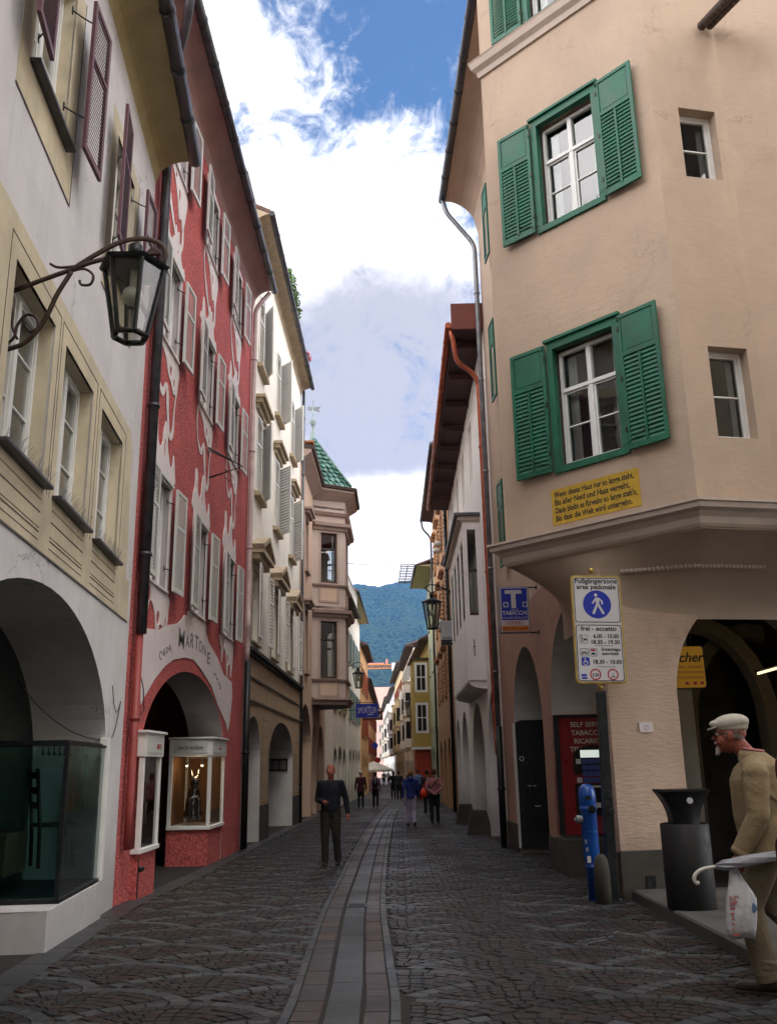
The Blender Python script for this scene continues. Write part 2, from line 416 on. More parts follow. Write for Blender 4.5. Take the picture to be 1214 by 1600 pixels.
m_eavewood = mat('dark eave boards', (0.05, 0.022, 0.02), 0.7, 0.3, 5, 0.2, 40)
m_orange = mat('orange plaster', (0.42, 0.23, 0.115), 0.9, 0.1, 1.5, 0.2, 40, stain=0.25)
m_yellow = mat('mustard plaster', (0.42, 0.29, 0.08), 0.9, 0.08, 1.5)
m_blackp = mat('black plastic', (0.014, 0.014, 0.015), 0.38, 0.2, 8)
HAZE = 0.00006
m_txt = mat('black letter', (0.015, 0.015, 0.015), 0.6, 0.1)
# ---------------------------------------------------------------- building kit
def shutter_bm(w, h, kind, mirror):
    """louvred shutter, hinge at x=0, extends to +x (or -x), thickness in y from -0.035 to 0; mats: 0 frame 1 slat"""
    b = MB(); fr = 0.055; t = 0.036; X = (lambda x: -x) if mirror else (lambda x: x)
    def bx(x0, x1, z0, z1, y0=-t, y1=0, m=0):
        a, c = sorted((X(x0), X(x1))); b.box(a, c, y0, y1, z0, z1, m)
    bx(0, fr, 0, h); bx(w-fr, w, 0, h); bx(fr, w-fr, 0, fr*1.3); bx(fr, w-fr, h-fr, h)
    if kind == 'panel':            # solid panel above, louvres below
        zs = h * 0.68; bx(fr, w-fr, zs, zs+fr*1.1); bx(fr, w-fr, zs+fr*1.1, h-fr, -t*0.6, -t*0.3)
        bx(fr+0.03, w-fr-0.03, zs+fr*1.1+0.03, h-fr-0.03, -t*0.75, -t*0.6)
        rng = [(fr*1.3, zs)]
        bx(w*0.5-0.018, w*0.5+0.018, fr*1.3, zs-0.02, -t*1.25, -t*0.9)
    else:
        zs = h * 0.62; bx(fr, w-fr, zs, zs+fr*0.9)
        rng = [(fr*1.3, zs), (zs+fr*0.9, h-fr)]
    pitch = {'fine': .045, 'plain': .085}.get(kind, .062); ov = .58 if kind == 'plain' else 1.15
    for z0, z1 in rng:
        k = max(2, int((z1-z0)/pitch)); p = (z1-z0)/k
        for i in range(k):
            z = z0 + i*p; a, c = sorted((X(fr), X(w-fr)))
            b.add([(a,-t*0.92,z),(c,-t*0.92,z),(c,-t*0.12,z+p*ov),(a,-t*0.12,z+p*ov),(a,-t*0.92,z+0.01),(c,-t*0.92,z+0.01),(c,-t*0.12,z+p*ov+0.01),(a,-t*0.12,z+p*ov+0.01)],
                  [(0,1,2,3),(7,6,5,4),(0,4,5,1),(2,6,7,3),(1,5,6,2),(3,7,4,0)], 1)
    return b
def window(w, h, parent=None, recess=0.12, fm=None, casements=2, transom=0.66, bars=(0.33,), sill=None, sillp=0.09, sillt=0.05,
           shut=None, shutm=None, shutw=None, off=0.05, both=True, glass=None, curtain=0.5, surround=None, surm=None, hooks=False, closed=False, frw=0.055, dark=True, shut_label=None, lintel=None):
    fm = fm or m_whitepaint; b = MB(); y0, y1 = recess, recess + 0.07; f = frw
    b.box(-w/2, -w/2+f, y0, y1, 0, h); b.box(w/2-f, w/2, y0, y1, 0, h); b.box(-w/2+f, w/2-f, y0, y1, 0, f); b.box(-w/2+f, w/2-f, y0, y1, h-f, h)
    inner = (w - 2*f)
    if casements == 2: b.box(-f*0.75, f*0.75, y0-0.012, y1, f, h-f)
    if transom:
        b.box(-w/2+f, w/2-f, y0-0.018, y1-0.004, h*transom-0.03, h*transom+0.03)
    cs = [(-w/2+f, -f*0.75), (f*0.75, w/2-f)] if casements == 2 else [(-w/2+f, w/2-f)]
    for x0, x1 in cs:
        zt = h*transom-0.03 if transom else h-f
        b.box(x0, x0+0.03, y0+0.012, y1-0.008, f, zt); b.box(x1-0.03, x1, y0+0.012, y1-0.008, f, zt)
        b.box(x0+0.03, x1-0.03, y0+0.012, y1-0.008, f, f+0.03); b.box(x0+0.03, x1-0.03, y0+0.012, y1-0.008, zt-0.03, zt)
        for q in bars: b.box(x0+0.03, x1-0.03, y0+0.018, y1-0.012, h*q-0.011, h*q+0.011)
    o = b.build('window', fm, parent, bevel=0.004)
    p = MB(); p.add([(-w/2+f, y0+0.04, f), (w/2-f, y0+0.04, f), (w/2-f, y0+0.04, h-f), (-w/2+f, y0+0.04, h-f)], [(0,1,2,3)])
    p.build('pane', glass or GLASS, o, recalc=False)
    if curtain:
        c = MB(); n = 16; cw = inner * curtain / 2
        for sgn in (-1, 1):
            pts = []
            for i in range(n+1):
                x = sgn * (inner/2 - cw * i / n); yy = y0 + 0.16 + 0.018 * math.sin(i * 2.3)
                pts += [(x, yy, f), (x, yy + 0.004, h-f)]
            c.add(pts, [(2*i, 2*i+2, 2*i+3, 2*i+1) for i in range(n)], smooth=True)
        c.build('curtain', m_curtain, o, recalc=False)
    if sill:
        s = MB(); s.box(-w/2-0.06, w/2+0.06, -sillp, y0-0.003, -sillt, 0.0)
        s.build('sill', sill, o, bevel=0.006)
    if lintel:
        s = MB(); s.box(-w/2-0.08, w/2+0.08, -0.06, -0.001, h+0.02, h+0.07); s.box(-w/2-0.03, w/2+0.03, -0.03, -0.001, h-0.01, h+0.02); s.build('lintel', lintel, o, bevel=0.005)
    if surround:
        s = MB(); q = surround; s.slab([[(-w/2-q, -0.0), (w/2+q, -0.0), (w/2+q, h+q), (-w/2-q, h+q)], [(-w/2, 0.001), (w/2, 0.001), (w/2, h), (-w/2, h)]], -0.018, 0.02)
        s.build('surround', surm, o)
    if shut:
        sw = shutw or w/2
        if closed:
            for sgn in (-1, 1):
                t = shutter_bm(w/2 - 0.004, h, shut, sgn > 0).build('shutter', shutm, o, loc=(sgn*w/2, -0.012, 0.0))
        else:
            for sgn in (-1, 1):
                t = shutter_bm(sw, h, shut, sgn < 0).build('shutter', shutm, o, loc=(sgn*(w/2+0.02), -off, 0.0), rotz=sgn*R(-3.0 if off < .12 else -4))
                if hooks:
                    hk = MB()
                    for zz in (0.2*h, 0.85*h):
                        hk.tube([(sgn*(w/2-0.13), -0.003, zz), (sgn*(w/2-0.02), -off*0.6, zz), (sgn*(w/2+0.06), -off-0.02, zz)], 0.009, 6)
                        hk.box(sgn*(w/2-0.13)-0.012, sgn*(w/2-0.13)+0.012, -0.012, -0.002, zz-0.045, zz+0.045)
                    hk.build('hinge', m_iron, t, loc=(-sgn*(w/2+0.02), off, 0.0))
    return o
def place(proto, parent, s, z, w=0.0, rot=0.0, first=[None]):
    """copy a prototype window into a building"""
    c = copy_tree(proto, parent); c.location = (s, -w, z); c.rotation_euler.z = rot
    return c
PROTOS = []
def proto(**k):
    o = window(**k); PROTOS.append(o); return o
def drop(o):
    for c in list(o.children): drop(c)
    bpy.data.objects.remove(o)
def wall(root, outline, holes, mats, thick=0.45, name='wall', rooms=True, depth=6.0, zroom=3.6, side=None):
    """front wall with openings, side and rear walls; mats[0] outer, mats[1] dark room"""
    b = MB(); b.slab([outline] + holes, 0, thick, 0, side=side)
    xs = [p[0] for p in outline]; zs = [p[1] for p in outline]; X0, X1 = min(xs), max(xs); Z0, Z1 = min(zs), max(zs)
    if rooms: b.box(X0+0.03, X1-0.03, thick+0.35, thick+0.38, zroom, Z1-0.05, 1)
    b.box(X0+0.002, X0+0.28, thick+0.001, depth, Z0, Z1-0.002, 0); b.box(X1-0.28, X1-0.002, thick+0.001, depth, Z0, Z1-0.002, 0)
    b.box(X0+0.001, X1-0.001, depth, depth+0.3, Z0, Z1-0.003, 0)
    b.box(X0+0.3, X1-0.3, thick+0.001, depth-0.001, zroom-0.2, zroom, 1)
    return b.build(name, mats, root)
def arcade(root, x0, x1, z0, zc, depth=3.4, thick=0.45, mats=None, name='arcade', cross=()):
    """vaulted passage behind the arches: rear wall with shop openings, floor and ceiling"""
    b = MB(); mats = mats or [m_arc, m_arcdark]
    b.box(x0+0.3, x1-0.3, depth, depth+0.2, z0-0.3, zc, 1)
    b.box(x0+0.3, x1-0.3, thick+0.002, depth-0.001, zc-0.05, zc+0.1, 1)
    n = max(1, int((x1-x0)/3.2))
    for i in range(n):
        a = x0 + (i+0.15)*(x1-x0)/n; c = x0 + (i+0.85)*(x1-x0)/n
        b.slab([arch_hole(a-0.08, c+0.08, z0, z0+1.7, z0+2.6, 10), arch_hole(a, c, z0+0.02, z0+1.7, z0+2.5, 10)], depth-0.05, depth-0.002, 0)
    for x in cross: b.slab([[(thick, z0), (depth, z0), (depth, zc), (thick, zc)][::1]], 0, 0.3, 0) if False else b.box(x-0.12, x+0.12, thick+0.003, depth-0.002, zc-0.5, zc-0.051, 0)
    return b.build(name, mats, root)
def gutter(path, root, mt, r=0.075, name='gutter', joints=1.0):
    """half-round gutter along local points"""
    b = MB(); P = [Vector(p) for p in path]
    b.tube(P, r, 12, 0); 
    L = (P[-1]-P[0]).length; n = int(L/joints); d = (P[-1]-P[0]).normalized()
    for i in range(1, n):
        c = P[0] + d*(i*L/n); b.tube([c-d*0.03, c+d*0.03], r*1.13, 12, 0)
    return b.build(name, mt, root)
def pipe(root, pts, r, mt, name='downpipe', collars=2.2):
    b = MB(); sp = pts
    b.tube(sp, r, 12)
    P = [Vector(p) for p in pts]
    for a, c in zip(P, P[1:]):
        L = (c-a).length
        if L > 1.5:
            n = max(1, int(L/collars)); d = (c-a).normalized()
            for i in range(n):
                q = a + d*((i+0.5)*L/n); b.tube([q-d*0.025, q+d*0.025], r*1.25, 12)
    return b.build(name, mt, root)
def bendpts(P, n=5, r=0.25):
    """round the inner corners of a polyline"""
    P = [Vector(p) for p in P]; out = [P[0]]
    for i in range(1, len(P)-1):
        a = (P[i-1]-P[i]); c = (P[i+1]-P[i]); q = min(r, a.length*0.45, c.length*0.45)
        A = P[i] + a.normalized()*q; C = P[i] + c.normalized()*q
        for k in range(n+1):
            t = k/n; out.append(A*(1-t)**2 + P[i]*2*t*(1-t) + C*t*t)
    out.append(P[-1]); return out
def roof(root, s0, s1, ze, over, depth, rise, mt, name='roof', soff=None, coving=0.0, th=0.12, wallz=None, fascia=None):
    """tiled slope with eave underside (soffit); coving = how far below the eave the soffit meets the wall"""
    b = MB(); wz = ze - coving if wallz is None else wallz
    b.add([(s0,-over,ze),(s1,-over,ze),(s1,depth,ze+rise),(s0,depth,ze+rise),(s0,-over,ze+th),(s1,-over,ze+th),(s1,depth,ze+rise+th),(s0,depth,ze+rise+th)],
          [(3,2,1,0),(4,5,6,7),(0,1,5,4),(1,2,6,5),(2,3,7,6),(3,0,4,7)], 0)
    r = b.build(name, mt, root)
    c = MB(); n = 8
    prof = [(-over+0.01, ze-0.01)]
    for i in range(1, n+1):
        t = i/n; prof.append((-over + over*t, ze - 0.01 - (ze-0.01-wz) * (1-math.sqrt(max(0,1-t*t)) if coving > 0 else t)))
    prof.append((0.0, ze+0.35*rise/max(depth,1)))
    k = len(prof); vs = [(s0+0.003, y, z) for y, z in prof] + [(s1-0.003, y, z) for y, z in prof]
    c.add(vs, [(i, i+1, k+i+1, k+i) for i in range(k-1)], 0, False)
    c.add(vs, [tuple(range(k)), tuple(range(k, 2*k))[::-1]], 0)
    c.build('soffit', soff, r, recalc=True)
    return r

# ================================================================= A: grey plaster house, left, nearest
A = Fac((-3.63, 12.18), -5.65, -1)
house_a = empty('town_house', (*A.P0.xy, 0), A.rot, 'grey plastered house with ochre window bands and maroon shutters, nearest on the left', 'house')
AL = -19.0
aw = [(-5.02, 1.2), (-3.42, 1.2), (-1.76, 1.22)]
holesA = [arch_hole(-6.7, -0.95, -0.4, 1.55, 3.16, 28)]
zA0, zA1 = 4.0, 5.58
spA = [-16.2, -14.6, -12.9, -10.3, -8.7, -7.0]
for x, w in aw: holesA.append(rect(x-w/2, x+w/2, zA0, zA1))
for x in spA: holesA.append(rect(x-.6, x+.6, zA0, zA1))
upA = [-5.2, -2.0, -8.4, -11.6, -14.8]
for x in upA: holesA.append(rect(x-0.55, x+0.55, 7.42, 9.2))
holesA.append(arch_hole(-13.4, -8.0, -0.4, 1.55, 3.16, 20))
wall(house_a, [(AL, -0.7), (0, -0.7), (0, 10.45), (AL, 10.45)], holesA, [m_greyplaster, m_dark], 0.85, zroom=3.7)
arcade(house_a, AL, 0, -0.2, 3.5, 3.9, 0.85)
# ochre bands round the windows, with painted lines
b = MB()
lo, hi = 3.40, 5.98
hl = [rect(x-w/2, x+w/2, zA0, zA1) for x, w in aw] + [rect(x-.6, x+.6, zA0, zA1) for x in spA]
b.slab([[(AL+.01, lo), (-0.2, lo), (-0.2, zA0-0.05), (-0.42, zA0-0.05), (-0.55, hi-0.2), (-0.75, hi-0.06), (AL+.01, hi)]] + hl, -0.006, 0.02)
for x, w in aw + [(x, 1.2) for x in spA]:            # reveals
    b.box(x+w/2-0.006, x+w/2, 0.021, 0.138, zA0, zA1); b.box(x-w/2, x-w/2+0.006, 0.021, 0.138, zA0, zA1); b.box(x-w/2+0.007, x+w/2-0.007, 0.021, 0.138, zA1-0.006, zA1)
for x in upA:
    b.slab([rect(x-0.86, x+0.86, 6.95, 9.42), rect(x-0.55, x+0.55, 7.42, 9.2)], -0.005, 0.02)
    b.box(x+.55-0.006, x+.55, 0.021, 0.128, 7.42, 9.2); b.box(x-.55, x-.55+0.006, 0.021, 0.128, 7.42, 9.2)
b.build('window_band', m_ochre, house_a)
b = MB()
b.box(AL, -0.2, -0.012, -0.006, lo-0.012, lo+0.008)
for x, w in aw + [(x, 1.2) for x in spA]:
    for dz, hh in ((3.86, .006), (3.74, .012), (3.60, .006), (3.56, .012), (3.49, .006)):
        b.box(x-w/2-0.02, x+w/2+0.02, -0.010, -0.006, dz, dz+hh)
    for sx in (-1, 1): b.box(x+sx*(w/2+0.16)-0.004, x+sx*(w/2+0.16)+0.004, -0.010, -0.006, zA0-0.05, zA1+0.18)
    b.box(x-w/2-0.15, x+w/2+0.15, -0.010, -0.006, zA1+0.17, zA1+0.178)
for x in upA:
    b.box(x-0.87, x+0.87, -0.010, -0.006, 6.94, 6.955); b.box(x+0.855, x+0.865, -0.010, -0.006, 6.956, 9.42)
b.build('painted_lines', m_line, house_a)
pa = window(1.2, 1.58, None, recess=0.14, casements=2, transom=None, bars=(0.36, 0.68), sill=m_zinc, sillp=0.10, sillt=0.035, curtain=0.9)
for x, w in aw + [(x, 1.2) for x in spA]: place(pa, house_a, x, zA0)
drop(pa)
pb = window(1.1, 1.78, None, recess=0.13, casements=2, transom=None, bars=(0.36, 0.68), sill=m_zinc, sillp=0.10, sillt=0.04, curtain=0.8,
            shut='fine', shutm=[m_maroon, m_maroon], shutw=0.55, off=0.16, hooks=True)
for x in upA: place(pb, house_a, x, 7.42)
drop(pb)
# pigeon spikes on the three sills
b = MB()
for x, w in aw:
    for i in range(26):
        px_ = x - w/2 + w*i/25
        for dy in (-0.05, 0.0): b.tube([(px_, -0.05, zA0+0.005), (px_+rnd.uniform(-.02,.02), -0.05+dy+rnd.uniform(-.05,.02), zA0+0.11)], 0.0016, 4, caps=False)
b.build('bird_spikes', m_zincl, house_a)
ra = roof(house_a, AL, 0.02, 10.75, 0.52, 6.0, 3.2, m_tile, soff=m_soffit, coving=0.42)
gutter([(AL, -0.60, 10.72), (0.0, -0.60, 10.72)], house_a, m_zinc, 0.095)
# thin cable sagging across the arch
b = MB()
def sag(p, q, d, n=14): return [tuple(Vector(p).lerp(Vector(q), t/n) + Vector((0, 0, -d*4*(t/n)*(1-t/n)))) for t in range(n+1)]
b.tube(sag((-0.86, -0.02, 1.86), (-2.1, 0.75, 2.45), 0.18), 0.006, 6); b.tube(sag((-0.86, -0.02, 1.86), (-0.35, -0.02, 2.35), 0.12), 0.006, 6)
b.tube(sag((-0.35, -0.02, 2.35), (-0.9, -0.02, 2.5), 0.22), 0.006, 6)
b.build('cable', m_blackp, house_a)
# plinth and glass display case standing in the arch
sc = empty('display_case', A.P(-2.85, 0, 0.02, -0.15), A.rot, 'dark-edged glass display case with a chair inside, on the white plinth at left', 'display case')
def scl(x): return x + 2.85
b = MB(); b.box(-0.42, 1.88, -0.04, 0.95, -0.05, 0.42); b.box(-0.42, -0.36, 0.95, 2.6, -0.05, 0.42); b.build('plinth', m_greyplaster, sc, bevel=0.01)
b = MB()
for p in [(0, 0), (0, 1.9)]: b.box(p[0]-0.02, p[0]+0.02, p[1]-0.02, p[1]+0.02, 0.44, 1.92)
b.box(-0.02, 1.72, -0.03, 1.92, 0.421, 0.46); b.box(-0.02, 1.72, -0.022, 0.02, 1.90, 1.93); b.box(-0.022, 0.02, 0.021, 1.92, 1.90, 1.93)
b.build('frame', m_iron, sc)
b = MB(); b.box(1.73, 1.86, -0.045, 0.06, 0.423, 2.02); b.build('jamb_board', m_whitepaint, sc, bevel=0.005)
b = MB()
b.add([(0.02, -0.005, .46), (1.72, -0.005, .46), (1.72, -0.005, 1.9), (0.02, -0.005, 1.9)], [(0,1,2,3)])
b.add([(-0.005, 0.02, .46), (-0.005, 1.9, .46), (-0.005, 1.9, 1.9), (-0.005, 0.02, 1.9)], [(0,1,2,3)])
b.build('glazing', SHOPGLASS, sc, recalc=False)
m_teal = mat('teal back panel', (0.20, 0.52, 0.46), 0.6, 0.1, 1.0)
b = MB(); b.box(0.95, 1.72, 1.93, 1.97, 0.46, 1.92); b.build('back_panel', m_teal, sc); b = MB(); b.box(0.05, 1.70, 0.02, 1.9, 1.931, 1.95); b.build('top_panel', m_iron, sc)
b = MB()
for i in range(6):
    x = 0.4+0.22*i; b.tube([(x, 0.35, 1.925), (x, 0.35, 1.85)], 0.008, 6); b.ball((x, 0.34, 1.83), 0.022, 6)
b.build('spotlight', m_zincl, sc)
m_darkwood = mat('dark wood', (0.05, 0.028, 0.018), 0.5, 0.3, 8)
chr_ = empty('chair', sc.matrix_world @ Vector((0, 0, 0)), A.rot, 'dark ladder-back chair standing inside the glass display case', 'chair')
bpy.context.view_layer.update()
chr_.location = A.P(-1.42, 0, -0.42, 0.48); chr_.rotation_euler.z = A.rot + .5
for nm, bxs in (('leg', [(-.2,-.16,-.2,-.16,0,.42)]), ('leg', [(.16,.2,-.2,-.16,0,.42)])):
    b = MB(); [b.box(*q) for q in bxs]; b.build(nm, m_darkwood, chr_)
for sx in (-.2, .16):
    b = MB(); b.tube([(sx+.02, .18, 0), (sx+.02, .2, .45), (sx+.02, .27, 1.05)], 0.022, 6, flat=(1, 1)); b.build('leg', m_darkwood, chr_)
b = MB(); b.box(-.21, .21, -.21, .2, .42, .46); b.build('seat', m_darkwood, chr_, bevel=.01)
b = MB()
for z in (.62, .78, .94): b.box(-.17, .17, .205+(z-.45)*.12, .225+(z-.45)*.12, z, z+.07)
b.build('backrest', m_darkwood, chr_)
m_leather = mat('brown leather', (0.06, 0.03, 0.018), 0.45, 0.3, 6)
b = MB(); b.box(-.35, .35, -.28, .28, 0, .42); trunk = b.build('display_box', m_leather, None, loc=A.P(-2.2, 0, -.85, 0.48), rotz=A.rot, bevel=.02)
tag(trunk, 'brown box behind the glass of the near left display case, shoes on its lid', 'box')
for i, (dx, lab) in enumerate(((-.12, 'pale shoe on the brown display box, nearer the passage'), (.12, 'pale shoe on the brown display box, nearer the chair'))):
    b = MB(); b.tube([(-.1,0,.03),(0,0,.04),(.08,0,.05),(.12,0,.06)], [.025,.04,.035,.03], 8); sh = b.build('shoe', m_whitepaint, None, loc=A.P(-2.2+dx, 0, -.85, 0.905), rotz=A.rot+.4)
    tag(sh, lab, 'shoe', 'shoes in the display case')

# ================================================================= B: red house with pale ornaments
B = Fac((-3.65, 0.0), 0.0, -1)
house_b = empty('town_house', (-3.65, 0, 0), B.rot, 'red roughcast house with pale baroque ornaments and white shutters', 'house')
B0, B1 = 12.20, 21.58
bw = [(13.52, 1.02), (16.38, 1.02), (19.30, 1.02)]
rows = [(4.20, 1.68), (8.15, 1.52), (11.52, 1.46)]
holesB = [arch_hole(13.1, 19.42, -0.7, 1.60, 3.13, 32)]
for x, w in bw:
    for z, h in rows: holesB.append(rect(x-w/2, x+w/2, z, z+h))
wall(house_b, [(B0, -0.7), (B1, -0.7), (B1, 13.5), (B0, 13.5)], holesB, [m_red, m_dark, mat('grey pink reveal', (.36,.33,.33), .85, .1)], 0.7, zroom=3.7, depth=7, side=2)
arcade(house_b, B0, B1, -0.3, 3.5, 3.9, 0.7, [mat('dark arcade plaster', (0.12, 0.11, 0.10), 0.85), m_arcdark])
for (z, h), k in zip(rows, range(3)):
    pw = window(1.02, h, None, recess=0.09, transom=None, bars=(0.35, 0.68), sill=m_redorn, sillp=0.05, sillt=0.04, shut='fine', shutm=[m_greypaint, m_greypaint], shutw=0.56, off=0.10, hooks=True, curtain=0.5,
                surround=0.13, surm=m_redorn, lintel=(m_greypaint if k < 2 else None))
    for x, w in bw: place(pw, house_b, x, z)
    drop(pw)
def orn(loops, dx, dz, sx=1.0, sz=1.0):
    return [[(x*sx+dx, z*sz+dz) for x, z in lp] for lp in loops]
def ell(cx, cz, a, c, tilt=0, n=14):
    return [(cx + a*math.cos(t)*math.cos(tilt) - c*math.sin(t)*math.sin(tilt), cz + a*math.cos(t)*math.sin(tilt) + c*math.sin(t)*math.cos(tilt)) for t in [2*math.pi*i/n for i in range(n)]]
crest1 = smoothpts([(-.66,0),(.66,0),(.72,.30),(.62,.62),(.56,.36),(.42,.30),(.32,.44),(.20,.66),(.20,.92),(.06,1.12),(-.06,.84),(-.10,.58),(-.26,.44),(-.40,.62),(-.44,.98),(-.60,1.02),(-.62,.6),(-.74,.34)], 5)
crest2 = smoothpts([(-.66,0),(.66,0),(.70,.25),(.6,.2),(.46,.32),(.42,.58),(.30,.60),(.26,.80),(.14,.70),(.04,.82),(-.02,.56),(-.16,.36),(-.34,.34),(-.46,.62),(-.56,.66),(-.6,.3),(-.72,.2)], 5)
apron1 = smoothpts([(-.66,0),(.66,0),(.74,-.28),(.66,-.62),(.56,-.78),(.48,-.58),(.36,-.52),(.22,-.56),(.14,-.82),(.06,-.66),(-.06,-.40),(-.24,-.26),(-.38,-.28),(-.50,-.56),(-.58,-.30),(-.72,-.2)], 5)
for k, (x, w) in enumerate(bw):
    z, h = rows[0]
    b = MB(); b.slab(orn([[(a_, c_*.8) for a_, c_ in crest1], ell(.05,.42,.05,.16,.1), ell(-.5,.50,.04,.10), ], x, z+h+0.12), -0.014, 0.01); b.build('ornament', m_redorn, house_b)
    b = MB(); b.slab(orn([apron1, ell(.14,-.44,.09,.11), ell(-.40,-.16,.08,.12,.2), ell(.58,-.48,.05,.12)], x, z-0.04), -0.014, 0.01); b.build('ornament', m_redorn, house_b)
    z, h = rows[1]
    b = MB(); b.slab(orn([[(a_, c_*.85) for a_, c_ in crest2], ell(.22,.36,.05,.12)], x, z+h+0.12), -0.014, 0.01); b.build('ornament', m_redorn, house_b)
    # paired scrolls under the second row
    def rib(pts, w0, w1):
        C_ = smoothpts([(x_, z_, 0) for x_, z_ in pts], 5, False); n_ = len(C_); L_, R_ = [], []
        for i_ in range(n_):
            a_, b_ = Vector(C_[max(0, i_-1)]), Vector(C_[min(n_-1, i_+1)]); t_ = (b_-a_).normalized(); t = i_/(n_-1)
            w_ = (w0 + (w1-w0)*math.sin(math.pi*t)) * (1 + .25*math.sin(9*t*math.pi)); q_ = Vector((-t_.y, t_.x, 0))*w_/2; p_ = Vector(C_[i_])
            L_.append(tuple((p_+q_)[:2])); R_.append(tuple((p_-q_)[:2]))
        return L_ + R_[::-1]
    def ribbon(pts, w0, w1, y):
        o_ = rib(pts, w0, w1); n_ = len(o_)//2; b_ = MB()
        b_.add([(x_+x, y, z_+z-0.03) for x_, z_ in o_] , [(i_, i_+1, 2*n_-2-i_, 2*n_-1-i_) for i_ in range(n_-1)]); b_.build('ornament', m_redorn, house_b, recalc=False)
    ribbon([(-.60,.0),(-.68,-.35),(-.56,-.70),(-.28,-.86),(-.08,-.66),(.02,-.72),(.10,-1.06),(.28,-1.40),(.46,-1.26),(.50,-.85),(.62,-.35),(.60,0)], .05, .13, -.012)
    b = MB(); b.slab(orn([smoothpts([(-.62,0),(.62,0),(.60,-.45),(.40,-.62),(.22,-.50),(.02,-.42),(-.16,-.22),(-.40,-.12)], 4), ell(.16,-.30,.07,.09), ell(.40,-.42,.05,.08)], x, z-0.04), -0.014, 0.01); b.build('ornament', m_redorn, house_b)
    z, h = rows[2]
    ribbon([(-.58,.0),(-.66,-.30),(-.50,-.66),(-.24,-.98),(.04,-1.22),(.30,-1.34),(.48,-1.16),(.50,-.80),(.60,-.35),(.60,0)], .05, .14, -.012)
    ribbon([(.40,-1.25),(.43,-1.45),(.42,-1.70)], .09, .02, -.013)
    b = MB(); b.slab(orn([smoothpts([(-.62,0),(.62,0),(.62,-.50),(.46,-.86),(.34,-.70),(.20,-.78),(.06,-.52),(-.14,-.26),(-.40,-.10)], 4), ell(.16,-.34,.06,.12), ell(-.12,-.12,.06,.05)], x, z-0.04), -0.014, 0.01); b.build('ornament', m_redorn, house_b)
# white lettered field over the arch: outline traced in metres
def P_(u, v): return B.sz(u, v)
def zc(x, y): return (190 + x/5.714, 960 + y/5.714)
outer = [zc(165,118), zc(330,138), zc(420,95), zc(500,80), zc(540,40), zc(560,5), zc(640,40), zc(745,130), zc(770,240), zc(860,400), zc(910,540), zc(982,605), zc(985,740), zc(960,980), zc(945,1045)]
inner = [zc(925,960), zc(860,820), zc(800,640), zc(700,480), zc(640,405), zc(560,385), zc(460,405), zc(380,465), zc(290,580), zc(220,705), zc(190,750), zc(168,810), zc(150,650), zc(150,400)]
poly = [P_(*p) for p in outer + inner]
b = MB(); b.slab([poly], -0.012, 0.01); b.build('lettered_field', m_redorn, house_b)
m_greytxt = mat('grey painted letter', (0.17, 0.16, 0.165), 0.8, 0.1)
for c_, u0, u1, v0, v1 in (('M',505,557,128,300),('A',568,602,182,292),('R',610,641,172,300),('T',648,680,190,318),('O',684,716,232,338),('N',722,750,272,368),('E',760,785,338,442),
        ('C',332,356,325,404),('A',362,386,304,372),('S',390,408,290,350),('A',412,440,268,332),('H',822,840,520,548),('A',842,856,556,590),('U',860,874,600,634),('S',872,884,634,670)):
    um_, vm_ = (u0+u1)/2, (v0+v1)/2
    s0_, s1_ = B.sz(*zc(u0, vm_))[0], B.sz(*zc(u1, vm_))[0]; z1_, z0_ = B.sz(*zc(um_, v0))[1], B.sz(*zc(um_, v1))[1]
    t_ = text(c_, 1.0, m_greytxt, house_b, (0, 0, 0), extrude=.002, align='LEFT', bold=.003)
    xs_ = [v.co.x for v in t_.data.vertices]; ys_ = [v.co.y for v in t_.data.vertices]
    kx, ky = (s1_-s0_)/(max(xs_)-min(xs_)), (z1_-z0_)/(max(ys_)-min(ys_)); t_.scale = (kx, ky, 1); t_.location = (s0_-min(xs_)*kx, -.0145, z0_-min(ys_)*ky)
rb = roof(house_b, 11.45, B1+0.05, 13.75, 0.5, 6.5, 3.4, m_tile, soff=m_pinksoffit, coving=0.5)
gutter([(11.45, -0.56, 13.72), (B1+.05, -0.56, 13.72)], house_b, m_zinc, 0.085)
b = MB(); b.box(11.46, 12.19, -0.05, 5.5, 10.9, 13.72); b.build('side_wall', m_red, house_b)
b = MB(); b.box(13.3, 14.1, 1.2, 2.0, 14.2, 16.4); b.box(13.2, 14.2, 1.1, 2.1, 16.4, 16.5); b.build('chimney', m_red, rb, bevel=.01)
# big dark downpipe between the grey and red houses
pipe(house_b, bendpts([(11.5, -0.62, 13.6), (11.9, -0.45, 13.0), (12.42, -0.12, 12.6), (12.42, -0.12, 3.3)], 4, .3), 0.075, m_zinc)
pipe(house_b, [(12.42, -0.10, 3.32), (12.42, -0.10, 1.0), (12.42, -0.10, 0.5)], 0.055, mat('red painted pipe', (0.26, 0.05, 0.045), 0.5), collars=3)
pipe(house_b, bendpts([(21.5, -0.45, 13.6), (21.42, -0.10, 13.1), (21.42, -0.10, 5.2), (21.25, -0.14, 4.8), (21.42, -0.10, 4.4), (21.42, -0.10, 3.9)], 4, .2), 0.06, m_pipew)
pipe(house_b, [(21.44, -0.12, 3.9), (21.44, -0.12, -0.25)], 0.075, m_iron)
b = MB(); b.tube([(12.62, -0.05, 2.9), (12.9, -0.06, 2.6), (13.0, -0.06, 2.3), (12.6, -0.06, 2.15), (12.5, -0.05, 2.0)], 0.008, 6); b.tube([(12.55, -.02, 3.2), (12.6, -.02, 2), (12.8, -.02, 1.2)], 0.008, 6); b.build('cable', m_blackp, house_b)
